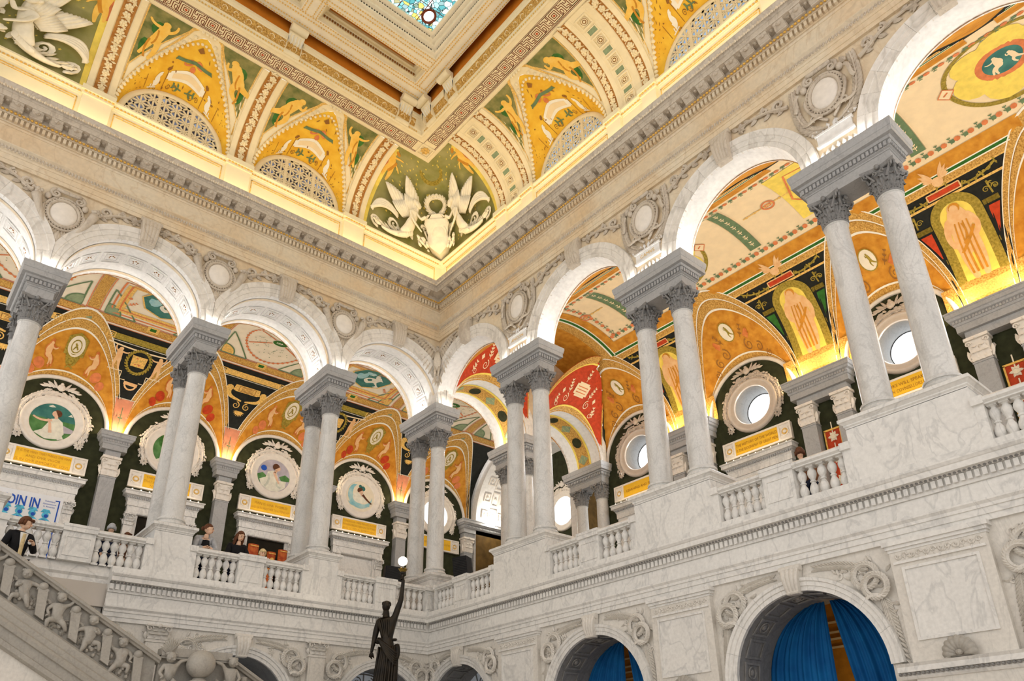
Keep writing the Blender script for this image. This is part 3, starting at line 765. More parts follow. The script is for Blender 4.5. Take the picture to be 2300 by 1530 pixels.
class Corridor:
    keep = None
    def flt(s, m, i):
        if s.keep:
            fs = []
            for f in m.f:
                x = sum(m.v[k][0] for k in f) / len(f); y = sum(m.v[k][1] for k in f) / len(f)
                if s.keep(i, x, y): fs.append(f)
            m.f = fs
        return m
    def __init__(s, side, M, dc, a, b, gh, half, name, label, z0=ZI, gw=1.60, lr=1.5):
        s.side, s.M, s.dc, s.a, s.b, s.gh, s.half = side, M, dc, a, b, gh, half
        s.dw = dc - a; s.gw = gw; s.lr = lr; s.z0 = z0
        s.root = thing(name, M(6, dc, 15), label, None, None, 'structure') if name else None
    def V(s, u, t, h=0.0): return s.M(u, s.dc - (s.a - h) * cos(t), s.z0 + (s.b - h) * sin(t))
    def dec(s):   # painted work on the barrel: (u along, h proud, v arc length from the far springing)
        return MB(lambda u, h, v: s.V(u, v / s.a, .012 + h))
    def G(s, th, k=0.0): # groin
        zz = (s.gh + k) * max(0, sin(th)); t = asin(min(1, zz / s.b)); return (s.gw + k * .75) * cos(th), t
    def pen(s, c): # painted work on the lunette penetration, elevation coordinates (x, h, z)
        def M2(x, h, zz):
            lo, hi = -.2, 1.25
            for _ in range(22):
                v = (lo + hi) / 2; A = s.lr + (s.gw - s.lr) * v; B = s.lr + (s.gh - s.lr) * v
                if (x / A) ** 2 + (zz / B) ** 2 > 1: lo = v
                else: hi = v
            v = (lo + hi) / 2; B = s.lr + (s.gh - s.lr) * v
            th = atan2(zz / B, x / (s.lr + (s.gw - s.lr) * v))
            gx, gt = s.G(th); q = s.dc - s.a * cos(gt)
            d = lerp(s.dw, q, max(-.1, min(1.1, v))); k = 1 - .012 / 1.6 - h / 1.6
            return s.M(c + x * k, d, s.z0 + zz * k)
        return MB(M2)
    def t0(s, x):
        if abs(x) >= s.gw: return 0.0
        th = acos(x / s.gw); return asin(min(1, s.gh * sin(th) / s.b))
    def build(s, bays, ends):
        tb = s.tb = asin(min(1, (s.gh + .04) / s.b))
        for i, c in enumerate(bays):
            sL, sR = max(ends[0], c - s.half), min(ends[1], c + s.half)
            for far in (1, 0):
                m = MB(); n = 44
                def fn(u, v, far=far):
                    x = lerp(sL, sR, u); a0 = s.t0(x - c); t = lerp(a0, tb, v); return s.V(x, t if far else pi - t)
                m.grid(fn, n, 8); obj('vault_spandrel', m, s.sp_mat, s.root, smooth=True)
                m = MB()
                def fn(u, v, far=far):
                    th = pi * u; gx, gt = s.G(th); A = (s.lr * cos(th), s.dw, s.lr * sin(th)); q = s.dc - s.a * cos(gt); Bp = (gx, q, s.b * sin(gt))
                    p = [lerp(A[k], Bp[k], v) for k in range(3)]
                    return s.M(c + p[0], p[1] if far else 2 * s.dc - p[1], s.z0 + p[2])
                m.grid(fn, 64, 10); obj('lunette_vault', s.flt(m, i), s.pen_mat(i), s.root, smooth=True)
            m = MB(); m.grid(lambda u, v: s.V(lerp(sL, sR, u), lerp(tb, pi - tb, v)), 14, 20); obj('vault_crown', m, s.cr_mat(i), s.root, smooth=True)
            # groin bands
            for k0, k1, mt, h in ((.0, .17, 'gold_pattern', 0), (.0, .022, 'white_paint', .004), (.155, .18, 'white_paint', .004)):
                m = s.dec(); A = []; Bq = []
                for j in range(41):
                    th = pi * j / 40
                    for kk, arr in ((k0, A), (k1, Bq)):
                        gx, gt = s.G(th, kk); arr.append((max(sL, min(sR, c + gx)), gt * s.a))
                m.band(A, Bq, h); obj('groin_band', s.flt(m, i), mt, s.root, smooth=True)
            for v0, v1, mt, h in ((-.0, .10, 'gold_pattern', 0), (.10, .125, 'white_paint', .002), (.86, .995, 'gold_pattern', 0), (.83, .86, 'white_paint', .002)):
                m = MB()
                def fn(u, v, v0=v0, v1=v1, h=h):
                    th = pi * (.004 + .992 * u); vv = lerp(v0, v1, v); gx, gt = s.G(th); A = (s.lr * cos(th), s.dw, s.lr * sin(th)); q = s.dc - s.a * cos(gt); Bp = (gx, q, s.b * sin(gt))
                    p = [lerp(A[k], Bp[k], vv) for k in range(3)]; k = 1 - (.010 + h) / 1.6
                    return s.M(c + p[0] * k, p[1] + .002, s.z0 + p[2] * k)
                m.grid(fn, 64, 2); obj('painted_border', s.flt(m, i), mt, s.root, smooth=True)
            # white moulding round the lunette
            m = ringpart(s.M, c, s.z0, [(1.40, s.dw), (1.40, s.dw + .04), (1.43, s.dw + .07), (1.47, s.dw + .08), (1.50, s.dw + .06), (1.53, s.dw + .02)], 0, pi, 32)
            obj('lunette_moulding', m, 'plaster', s.root, smooth=True)
KL = Corridor('left', ML, -5.0, 3.2, 3.05, 2.72, BL / 2, 'ceiling_left_gallery', 'painted barrel vault of the left gallery with black and orange panels')
KL.sp_mat = 'vault_black'; KL.pen_mat = lambda i: 'vault_orange'; KL.cr_mat = lambda i: 'vault_cream'
KL.build(LC, (-7.5, XM))
KR = Corridor('right', MR, -4.1, 3.4, 3.38, 2.95, BR / 2, 'ceiling_right_gallery', 'painted barrel vault of the right gallery, golden orange with cream crown')
KR.sp_mat = 'vault_black'; KR.pen_mat = lambda i: 'vault_orange'; KR.cr_mat = lambda i: 'vault_cream_warm'
DIAG = lambda x, y: (y + .21) - .84 * (x + 7.5)
KR.keep = lambda i, x, y: i > 0 or y > 1.35 or x > -4.1 or DIAG(x, y) > 0
KR.build(RCn, (-.21, 17.0))
# ------------------------------------------------------------------ left vault paintings
r_ = KL.root; vb = KL.tb * KL.a
for i, c in enumerate(LC):
    sL, sR = c - BL / 2, c + BL / 2
    if i == 0: sL = -7.5
    # band courses above the spandrels
    m = KL.dec(); rectfill(m, sL, sR, vb + .10, vb + .36); obj('arabesque_course', m, 'gold_pattern', r_)
    m = KL.dec()
    for v in (vb + .02, vb + .10, vb + .36, vb + .40): rectline(m, sL, sR, v, v, .022, .003)
    obj('course_line', m, 'coral', r_)
    m = KL.dec()
    rectfill(m, c - .08, c + .08, vb - .02, vb + .14, .006); obj('boss_painting', m, 'sage', r_)
    # transverse band over each lunette, crown pictures over each pier
    m = KL.dec(); rectfill(m, c - .15, c + .15, vb + .42, pi * KL.a - vb - .42); obj('transverse_band', m, 'gold_pattern', r_)
    m = KL.dec(); rectline(m, c - .18, c + .18, vb + .42, pi * KL.a - vb - .42, .025, .003); obj('transverse_line', m, 'coral', r_)
    S = sR; mid = 5.45
    if S > 12: S = sL
    if i % 2 and S != sL:
        m = KL.dec(); rectline(m, S - 1.30, S + 1.30, 4.12, 6.0, .05, .002); obj('frame_line', m, 'coral', r_)
        m = KL.dec(); rectline(m, S - 1.10, S + 1.10, 4.32, 5.8, .24, .002); obj('frame_band', m, 'gold_paint', r_)
        m = KL.dec(); rectline(m, S - 1.10, S + 1.10, 4.32, 5.8, .05, .005); obj('frame_twist', m, 'coral', r_)
        def hexp(k): return [(S + x * k, 5.35 + y * k) for x, y in ((-.74, -.10), (-.40, -.72), (.30, -.80), (.74, -.45), (.74, .30), (.40, .80), (-.40, .80), (-.74, .45))]
        m = KL.dec(); fan(m, S, 5.35, .72, .003, 8, .80); obj('ceiling_painting', m, 'teal', r_)
        m = KL.dec(); m.strip(disc(S, 5.35, .74, 8, .82), .05, .006, closed=True); obj('painting_rim', m, 'gold_paint', r_)
        m = KL.dec(); fig2d(m, 'fly', S - .1, 4.86, 1.0, .008, -1, .2); fan(m, S - .15, 5.1, .34, .007, 16, .26); fan(m, S - .35, 4.9, .22, .007, 12, .16); obj('painted_robe', m, 'robe', r_)
        m = KL.dec(); fan(m, S + .36, 5.3, .18, .009, 14, .30); fan(m, S + .2, 5.65, .2, .009, 12, .14); obj('painted_sea', m, 'sky_blue', r_)
        m = KL.dec()
        for sx in (-1, 1): sprig2d(m, S + sx * .95, 4.62, pi / 2 + sx * .7, .3, 3, .05, .006); fan(m, S + sx * .98, 5.0, .06, .006, 8)
        obj('painted_sprig', m, 'coral', r_)
    elif S != sL:
        m = KL.dec(); m.strip(disc(S, mid, 1.02, 48, 1.28), .03, .002, closed=True)
        for k in range(44):
            a = 2 * pi * k / 44; m.flat(disc(S + 1.02 * cos(a), mid + 1.28 * sin(a), .05, 6), .004)
        for a in (.5, pi - .5, pi + .5, 2 * pi - .5): m.strip([(S + q * cos(a), mid + q * 1.25 * sin(a)) for q in (.25, .45, .7, .95)], .05, .002)
        obj('wreath_circle', m, 'coral', r_)
        m = KL.dec(); fan(m, S, mid, .25, .006, 20, .20); obj('green_oval', m, 'vault_green', r_)
        m = KL.dec(); sprig2d(m, S - .12, mid, 0, .24, 3, .05, .012); obj('oval_motif', m, 'robe', r_)
        m = KL.dec()
        for k in range(90):
            a = random.uniform(0, 2 * pi); rr = random.uniform(.38, .82); m.flat(disc(S + rr * cos(a), mid + rr * 1.25 * sin(a), .02, 5), .003)
        obj('leaf_dots', m, 'sage', r_, kind='stuff')
    m = KL.dec(); m2 = KL.dec()
    for sx in (-1, 1):
        x0 = c + sx * .32; v0 = 4.02
        for L in ([(x0, v0), (x0, v0 + 1.2)], [(x0, v0), (x0 + sx * .85, v0)], [(x0, v0 + 1.2), (x0 + sx * .85, v0)]): m.strip([(lerp(L[0][0], L[1][0], k / 5), lerp(L[0][1], L[1][1], k / 5)) for k in range(6)], .045, .003)
        A = arc(x0, v0, .42, 0 if sx > 0 else pi / 2, pi / 2 if sx > 0 else pi, 8); m.strip(A, .045, .003)
        m2.flat([(x0, v0)] + A, .001)
    obj('green_compass_line', m, 'green_line', r_); obj('compass_field', m2, 'sage' if i % 2 == 0 else 'gold_paint', r_)
    m = KL.dec(); rectfill(m, sR - .17, sR + .17, vb + .18, vb + .42, .006); obj('gilt_cartouche', m, 'gold_paint', r_)
    m = KL.dec(); rectfill(m, sR - .09, sR + .09, vb + .24, vb + .36, .010); obj('cartouche_stone', m, 'vault_green', r_)
    # orange lunette vault: coin medallion with two seated figures
    m = KL.pen(c); m.flat([(-.27, 1.98), (.27, 1.98), (.27, 2.35), (0, 2.46), (-.27, 2.35)], .004); m.flat([(-.12, 1.80), (.12, 1.80), (.2, 1.98), (-.2, 1.98)], .004); obj('medallion_panel', m, 'olive_gold', r_)
    m = KL.pen(c); m.strip(disc(0, 2.18, .20, 24), .04, .010, closed=True); m.flat(disc(0, 2.18, .18, 20), .008); obj('coin_medallion', m, 'vault_cream', r_)
    m = KL.pen(c); m.strip(disc(0, 2.18, .13, 18), .025, .012, closed=True); m.strip([(-.06, 2.12), (.04, 2.24)], .04, .012); m.strip([(.06, 2.10), (-.02, 2.22)], .03, .012); m.strip([(-.1, 1.72), (.1, 1.80)], .03, .01); m.strip([(.1, 1.72), (-.1, 1.80)], .03, .01); obj('coin_lines', m, 'olive_gold', r_)
    for sx in (-1, 1):
        m = KL.pen(c); fig2d(m, 'sit', sx * .62, 1.72 - .12, .62, .006, -sx); obj('painted_figure', m, 'figure_red', r_)
        m = KL.pen(c); fan(m, sx * .78, 1.62, .15, .005, 12, .13); fan(m, sx * .95, 1.42, .12, .005, 10); obj('painted_drapery', m, 'vault_red' if i % 2 else 'coral', r_)
        m = KL.pen(c); fig2d(m, 'sit', sx * .62, 1.66, .50, .010, -sx); obj('painted_body', m, 'figure_flesh', r_)
    # black spandrel at the right of the bay
    S = sR
    m = KL.dec(); A = [(S - .27, 1.30), (S - .20, .7), (S - .13, .06)]; Bq = [(S + .27, 1.30), (S + .20, .7), (S + .13, .06)]; m.band(A, Bq, .004); obj('pink_panel', m, 'pink', r_)
    m = KL.dec(); sprig2d(m, S, .12, pi / 2, .95, 7, .06, .010); obj('pink_panel_plant', m, 'green_line', r_)
    m = KL.dec(); rectline(m, S - .29, S + .29, 1.31, 1.31, .03, .008); rectline(m, S - .95, S + .95, 3.16, 3.16, .03, .004); obj('white_rule', m, 'white_paint', r_)
    m = KL.dec(); rectfill(m, S - .95, S + .95, 3.20, 3.42, .003); obj('olive_course', m, 'olive_gold' if i % 2 else 'gold_paint', r_)
    m = KL.dec()
    for sx in (-1, 1):
        rectline(m, S + sx * .90, S + sx * 1.12, 3.22, 3.42, .03, .006); rectline(m, S + sx * .97, S + sx * 1.05, 3.28, 3.36, .025, .006); scroll2d(m, S + sx * 1.26, 3.36, .10, 0, sx, .03, .006)
    obj('gold_key', m, 'gold_paint', r_)
    m = KL.dec()
    if i % 2:
        m.strip(disc(S, 2.62, .33, 26, .40), .03, .006, closed=True)
        for k in range(26):
            a = 2 * pi * k / 26; m.leaf(S + .33 * cos(a), 2.62 + .40 * sin(a), a + 1.9, .13, .06, .004, .008, 2); m.leaf(S + .33 * cos(a), 2.62 + .40 * sin(a), a + 1.1, .12, .06, .004, .008, 2)
        obj('gold_wreath', m, 'olive_gold', r_)
        m = KL.dec(); m.flat([(S - .20, 2.44), (S + .20, 2.44), (S + .22, 2.82), (S - .22, 2.82)], .012); obj('shield', m, 'gold_paint', r_)
        m = KL.dec(); m.strip([(S - .06, 2.50), (S + .02, 2.64), (S + .08, 2.76)], .09, .016, w2=.04); m.flat(disc(S + .08, 2.54, .045, 8), .016); obj('shield_emblem', m, 'coral', r_)
        m = KL.dec()
        for sx in (-1, 1): fig2d(m, 'raise', S + sx * .60, 2.20, .82, .008, -sx)
        m.strip([(S - .20, 1.82), (S + .20, 1.84)], .11, .008); m.strip(arc(S, 1.80, .16, pi, 2 * pi, 8), .05, .008); obj('painted_putto_pair', m, 'figure_flesh', r_)
        m = KL.dec()
        for sx in (-1, 1): m.strip([(S + sx * .78, 2.18), (S + sx * .36, 2.18), (S + sx * .36, 1.92), (S + sx * .2, 1.92)], .03, .006)
        m.strip(bez([(S - 1.0, 3.08), (S - .4, 2.98), (S + .4, 2.98), (S + 1.0, 3.08)], 8), .05, .008)
        obj('gold_rule', m, 'vault_cream_warm', r_)
    else:
        rectfill(m, S - .36, S + .36, 2.66, 2.92, .006); m.flat([(S - .46, 2.70), (S - .36, 2.66), (S - .36, 2.92), (S - .42, 2.92)], .006); m.flat([(S + .46, 2.70), (S + .36, 2.66), (S + .36, 2.92), (S + .42, 2.92)], .006)
        for sx in (-1, 1):
            m.strip(bez([(S + sx * .58, 2.70), (S + sx * .60, 2.36), (S + sx * .26, 2.40), (S + sx * .06, 2.34)], 8), .17, .007, w2=.05); m.flat(disc(S + sx * .58, 2.74, .12, 8), .008)
            scroll2d(m, S + sx * .18, 2.16, .13, pi / 2, sx, .035, .007)
        for k in range(9): m.leaf(S, 1.96, -pi / 2 + (k - 4) * .34, .20, .06, .004, .006, 2)
        obj('gold_cornucopia', m, 'gold_paint', r_)
        m = KL.dec(); rectline(m, S - .28, S + .28, 2.70, 2.88, .02, .012)
        for v in (2.74, 2.79, 2.84): m.strip([(S - .2, v), (S + .2, v)], .018, .012)
        obj('plaque_lines', m, 'brown_line', r_)
# ------------------------------------------------------------------ right vault paintings
r_ = KR.root; vb = KR.tb * KR.a
for i, c in enumerate(RCn):
    sL, sR = c - BR / 2, c + BR / 2
    if i == 0: sL = -.21
    for far in (1, 0):
        D = (lambda: KR.dec()) if far else (lambda: MB(lambda u, h, v: KR.V(u, pi - v / KR.a, .012 + h)))
        def gx(v):
            st_ = KR.b * sin(v / KR.a) / KR.gh; return KR.gw * sqrt(max(0, 1 - st_ * st_)) if st_ < 1 else 0.0
        for v0, v1, mt in ((2.91, 2.97, 'gold_paint'), (3.24, 3.28, 'gold_paint'), (3.28, 3.44, 'gold_pattern'), (3.44, 3.47, 'white_paint'), (3.47, 3.55, 'vault_green'), (3.55, 3.58, 'white_paint'), (3.58, 3.95, 'vault_orange')):
            m = D(); x0 = gx(v0) + .13 if gx(v0) > 0 else 0.0
            rectfill(m, sL, c - x0, v0, v1, .001 if mt != 'gold_pattern' else 0); rectfill(m, c + x0, sR, v0, v1, .001 if mt != 'gold_pattern' else 0); obj('painted_course', m, mt, r_)
        m = D(); x = sL + .2
        while x < sR: m.flat(disc(x, 4.14, .07, 7), .004); x += .30
        obj('flower_border', m, 'coral', r_, kind='stuff')
        m = D(); x = sL + .05
        while x < sR: m.flat(disc(x + .04, 4.13, .06, 6), .002); sprig2d(m, x, 4.06, pi / 2, .2, 2, .04, .004); x += .30
        obj('leaf_border', m, 'green_line', r_, kind='stuff')
        if not far: continue
        # red or orange panels of the lunette vault
        if True:
            m = KR.pen(c); m.flat(disc(0, 2.22, .21, 20), .004); obj('grisaille_medallion', m, 'vault_cream', r_)
            m = KR.pen(c); m.strip(disc(0, 2.22, .21, 20), .02, .007, closed=True); fig2d(m, 'kneel', 0.03, 2.07, .28, .007); obj('medallion_lines', m, 'olive_gold', r_)
            m = KR.pen(c)
            for sx in (-1, 1):
                scroll2d(m, sx * .42, 1.78, .14, pi / 2, sx, .03, .004); scroll2d(m, sx * .70, 1.62, .12, pi / 2, -sx, .03, .004); scroll2d(m, sx * .92, 1.36, .10, pi / 2, sx, .025, .004)
                sprig2d(m, sx * .30, 2.0, pi / 2 - sx * .6, .32, 3, .04, .004)
            obj('painted_scroll', m, 'brown_line', r_)
            m = KR.pen(c)
            for sx in (-1, 1): m.flat([(sx * .40, 2.02), (sx * .52, 2.12), (sx * .60, 2.0), (sx * .50, 1.9)], .004); m.flat(disc(sx * .56, 2.08, .06, 6), .005)
            obj('painted_bird', m, 'figure_red', r_)
    S = sR
    # niche with a standing figure
    fw, f0, f1 = .58, .74, 2.40
    m = KR.dec(); rectfill(m, S - 1.02, S + 1.02, .0, .80, 0); obj('niche_ground', m, 'gold_pattern', r_)
    m = KR.dec(); rectfill(m, S - .55, S + .55, .30, .62, .003); obj('niche_base', m, 'gold_paint', r_)
    sub = lambda x, z0, z1: [(x, lerp(z0, z1, k / 6)) for k in range(7)]
    m = KR.dec(); A = sub(S - fw, f0, f1) + arc(S, f1, fw, pi, 0, 16) + sub(S + fw, f1, f0); Bq = sub(S - .37, f0 + .05, f1) + arc(S, f1, .37, pi, 0, 16) + sub(S + .37, f1, f0 + .05)
    m.band(A, Bq, .004); obj('niche_frame', m, 'olive_gold', r_)
    m = KR.dec(); rectfill(m, S - .37, S + .37, f0 + .05, f1, .003); m.flat(arc(S, f1, .37, 0, pi, 14), .003); obj('niche_field', m, 'star', r_)
    m = KR.dec(); fig2d(m, 'stand', S, .80, 2.0, .009, 1 if i % 2 else -1); obj('niche_figure', m, 'figure_flesh', r_)
    m = KR.dec(); [m.strip(bez([(S - .12 + .09 * k, 2.25), (S - .24 + .12 * k, 1.6), (S - .16 + .10 * k, .92)], 10), .03, .014, w2=.05) for k in range(4)]; m.strip(bez([(S + .24, 2.05), (S + .05, 1.75), (S - .22, 1.5)], 8), .07, .015); m.strip(bez([(S + .02, 2.2), (S + .1, 1.9), (S - .1, 1.7)], 8), .05, .016); fan(m, S + .02, 2.62, .13, .014, 10); obj('niche_drapery', m, 'figure_shade', r_)
    m = KR.dec(); fan(m, S + .0, 2.58, .10, .018, 10, .12); obj('niche_face', m, 'figure_flesh', r_)
    m = KR.dec()
    for sx in (-1, 1):
        xo = lambda v: S + sx * (2.25 - KR.gw * sqrt(max(0, 1 - (KR.b * sin(v / KR.a) / KR.gh) ** 2)) - .20)
        A = [(S + sx * .66, v) for v in (1.58, 1.8, 2.05, 2.28)]; m.band(A, [(xo(v), v) for v in (1.58, 1.8, 2.05, 2.28)], .003)
    obj('side_field', m, 'vault_red' if i % 2 == 0 else 'vault_green', r_)
    m = KR.dec()
    for sx in (-1, 1):
        for v in (2.40, 1.46): xo = S + sx * (2.25 - KR.gw * sqrt(max(0, 1 - (KR.b * sin(v / KR.a) / KR.gh) ** 2)) - .22); rectline(m, S + sx * .60, xo, v, v, .13, .004)
    obj('niche_bracket', m, 'olive_gold', r_)
    m = KR.dec()
    for sx in (-1, 1):
        Pg = bez([(S + sx * .1, 3.20), (S + sx * .6, 2.86), (S + sx * 1.2, 3.20)], 10); m.strip(Pg, .05, .004)
        for k, q in enumerate(Pg): m.leaf(q[0], q[1], 1.2 + k, .10, .05, .004, .005, 2); m.leaf(q[0], q[1], -1.9 + k, .10, .05, .004, .005, 2)
        m.strip([(S + sx * .85, 2.85), (S + sx * .88, 2.52)], .04, .004); scroll2d(m, S + sx * .78, 2.66, .08, 0, 1, .025, .004); scroll2d(m, S + sx * .98, 2.66, .08, pi, -1, .025, .004)
        sprig2d(m, S + sx * .86, 2.86, -pi / 2 + sx * .5, .26, 3, .04, .005)
    obj('painted_garland', m, 'olive_gold', r_)
    m = KR.dec(); rectfill(m, S - .36, S + .36, 3.04, 3.16, .008); obj('name_plaque', m, 'vault_red', r_)
    m = KR.dec(); rectline(m, S - .38, S + .38, 3.02, 3.18, .03, .010)
    for sx in (-1, 1):
        for k in range(4): m.leaf(S + sx * .06, 3.46, pi / 2 - sx * (.5 + .28 * k), .44 - .06 * k, .09, .01, .012, 3)
    m.flat(disc(S, 3.40, .13, 10), .014); obj('painted_bird_crest', m, 'figure_flesh', r_)
    # crown
    mid = 5.42
    m = KR.dec(); rectfill(m, S - .17, S + .17, 4.3, 6.4, .002); obj('green_band', m, 'green_line', r_)
    m = KR.dec()
    for k in range(7): sprig2d(m, S, 4.4 + .28 * k, pi / 2, .2, 2, .045, .006)
    rectline(m, S - .20, S + .20, 4.3, 6.4, .02, .004); obj('green_band_pattern', m, 'vault_cream_warm', r_)
    if i in (1, 3):
        m = KR.dec()
        for k in range(6):
            a = 2 * pi * k / 6 + .3; fan(m, c + .62 * cos(a), mid + .62 * sin(a), .44, .002, 14)
        fan(m, c, mid, .66, .003, 24); obj('yellow_rosette', m, 'star', r_)
        m = KR.dec(); fan(m, c, mid, .52, .006, 28, .50); obj('medallion_rim', m, 'coral', r_)
        m = KR.dec(); fan(m, c, mid, .38, .010, 28, .36); obj('medallion_field', m, 'teal', r_)
        m = KR.dec(); fig2d(m, 'sit', c - .1, mid - .3, .55, .016, -1); fig2d(m, 'kneel', c + .18, mid - .28, .46, .016, 1); obj('medallion_figure', m, 'vault_cream_warm', r_)
        m = KR.dec(); m.strip(disc(c, mid, 1.12, 50, 1.10), .10, .001, closed=True)
        for k in range(40): a = 2 * pi * k / 40; m.leaf(c + 1.1 * cos(a), mid + 1.1 * sin(a), a + 1.6, .16, .09, .004, .003, 2)
        obj('medallion_wreath', m, 'olive_gold', r_)
        m = KR.dec()
        for sx in (-1, 1): m.flat([(c + sx * 1.15 - .17, mid), (c + sx * 1.15, mid - .2), (c + sx * 1.15 + .17, mid), (c + sx * 1.15, mid + .2)], .008)
        obj('diamond', m, 'vault_cream_warm', r_)
        m = KR.dec()
        for sx in (-1, 1): m.strip([(c + sx * 1.15 - .17, mid), (c + sx * 1.15, mid - .2), (c + sx * 1.15 + .17, mid), (c + sx * 1.15, mid + .2)], .03, .011, closed=True); m.strip([(c + sx * 1.15 - .06, mid - .03), (c + sx * 1.15 + .05, mid + .04)], .04, .011)
        obj('diamond_line', m, 'coral', r_)
    else:
        if i == 2: m = KR.dec(); rectfill(m, c - .75, c + .75, 4.35, 6.4, .001); obj('orange_field', m, 'star', r_)
        m = KR.dec(); m.strip([(lerp(c - 1.9, c + 1.9, k / 8), mid) for k in range(9)], .04, .004)
        for k in range(15): m.flat(disc(c - 1.8 + k * .25, mid, .045, 6), .006)
        obj('gold_chain', m, 'gold_paint', r_)
        m = KR.dec()
        for sx in (-1, 1): m.strip(disc(c + sx * 1.15, mid, .16, 16), .05, .008, closed=True); rectline(m, c + sx * 1.15 - .07, c + sx * 1.15 + .07, mid - .05, mid + .05, .03, .008)
        obj('book_emblem', m, 'coral', r_)
        if i == 2:
            m = KR.dec(); m.strip([(c + x, mid + y) for x, y in ((-.6, -.3), (-.2, -.75), (.4, -.6), (.65, 0), (.3, .6), (-.3, .7))], .05, .006, closed=True); m.strip(disc(c, mid, .14, 14), .04, .006, closed=True); obj('hexagon_line', m, 'coral', r_)
# the cream crown stops short of the end arches: orange ground and returning courses
for v0, v1, x0, x1, mt, h in ((3.58, 7.1, -.20, 1.80, 'vault_orange', .006), (3.5, 7.2, 1.80, 1.86, 'white_paint', .007), (3.5, 7.2, 1.86, 1.96, 'vault_green', .008), (3.5, 7.2, 1.96, 2.0, 'white_paint', .007), (3.58, 7.1, 2.0, 2.3, 'vault_orange', .006), (3.58, 7.1, 1.45, 1.80, 'gold_pattern', .008)):
    m = KR.dec(); rectfill(m, x0, x1, v0, v1, h); obj('returning_course', m, mt, r_)
m = KR.dec()
for k in range(11): m.flat(disc(2.5, 4.2 + .26 * k, .07, 7), .006)
obj('flower_border', m, 'coral', r_, kind='stuff')
m = KR.dec()
for k in range(11): sprig2d(m, 2.42, 4.08 + .26 * k, 0, .2, 2, .04, .008)
obj('leaf_border', m, 'green_line', r_, kind='stuff')
# red vault panels over the two arches that close the right gallery
KE = Corridor('end', ML, E0 + 3.4, 3.4, 3.38, 2.95, BL / 2, None, None)
for i, c in enumerate((LC[0], LC[1])):
    def ke(v0, v1, h, nu, nv):
        m = MB()
        def fn(u, v):
            th = pi * (.004 + .992 * u); vv = lerp(v0, v1, v); gx, gt = KE.G(th); A = (KE.lr * cos(th), KE.dw, KE.lr * sin(th)); q = KE.dc - KE.a * cos(gt); Bp = (gx, q, KE.b * sin(gt)); p = [lerp(A[k], Bp[k], vv) for k in range(3)]; k = 1 - h / 1.6
            return (c + p[0] * k, p[1] + h * .2, ZI + p[2] * k)
        m.grid(fn, nu, nv)
        if i == 0: m.f = [f for f in m.f if (lambda x, y: x > c or DIAG(x, y) <= 0)(sum(m.v[k][0] for k in f) / 4, sum(m.v[k][1] for k in f) / 4)]
        return m
    obj('red_lunette_vault', ke(0, 1, 0, 64, 10), 'vault_red', r_, smooth=True)
    for v0, v1, mt, h in ((0, .10, 'gold_pattern', .010), (.10, .13, 'star', .012), (.88, 1.0, 'gold_pattern', .010), (.85, .88, 'star', .012)): obj('painted_border', ke(v0, v1, h, 64, 2), mt, r_, smooth=True)
    m = KE.pen(c); m.flat([(-.30, 1.98), (.30, 1.98), (.30, 2.24), (-.30, 2.24)], .006); m.flat([(-.22, 1.93), (.22, 1.93), (.22, 1.98), (-.22, 1.98)], .006); m.flat([(-.22, 2.24), (.22, 2.24), (.22, 2.29), (-.22, 2.29)], .006); obj('cream_tablet', m, 'vault_cream_warm', r_)
    m = KE.pen(c)
    for v in (2.04, 2.11, 2.18): m.strip([(-.22, v), (.22, v)], .022, .010)
    obj('tablet_lines', m, 'coral', r_)
    m = KE.pen(c)
    for sx in (-1, 1):
        scroll2d(m, sx * .5, 1.80, .12, pi / 2, sx, .025, .006); scroll2d(m, sx * .80, 1.56, .10, pi / 2, -sx, .02, .006); sprig2d(m, sx * .45, 1.95, pi / 2 - sx * .3, .34, 4, .05, .006); sprig2d(m, sx * .9, 1.5, pi / 2 + sx * .2, .3, 3, .05, .006)
        m.flat([(sx * .66, 1.94), (sx * .72, 2.02), (sx * .78, 1.94), (sx * .72, 1.86)], .006)
    sprig2d(m, 0, 2.32, pi / 2, .28, 3, .05, .006); obj('gold_arabesque', m, 'vault_cream_warm', r_)
    # painted band inside the deep arch
    for rr_, mt, w_ in ((.012, 'star', .34), (.016, 'gold_pattern', .26)):
        q = MB(); q.grid(lambda u, v: (c + (1.5 - rr_) * cos(pi * u), E0 - .775 + (v - .5) * 2 * w_, ZI + .03 + (1.5 - rr_) * sin(pi * u)), 36, 1); obj('soffit_painting', q, mt, WALL['left'], smooth=True)
    for k in range(7):
        a = pi * (k + .5) / 7
        q = MB(lambda u, h, v, a=a: (c + (1.478 - h) * cos(a + u / 1.5), E0 - .775 + v, ZI + .03 + (1.478 - h) * sin(a + u / 1.5))); q.flat(disc(0, 0, .20, 16) if k % 2 else [(-.2, 0), (0, -.24), (.2, 0), (0, .24)], .002); obj('soffit_medallion', q, 'olive' if k % 2 else 'sage', WALL['left'])
        q = MB(lambda u, h, v, a=a: (c + (1.472 - h) * cos(a + u / 1.5), E0 - .775 + v, ZI + .03 + (1.472 - h) * sin(a + u / 1.5))); q.flat([(-.09, -.09), (.09, -.09), (.09, .09), (-.09, .09)], .002); obj('medallion_centre', q, 'star', WALL['left'])
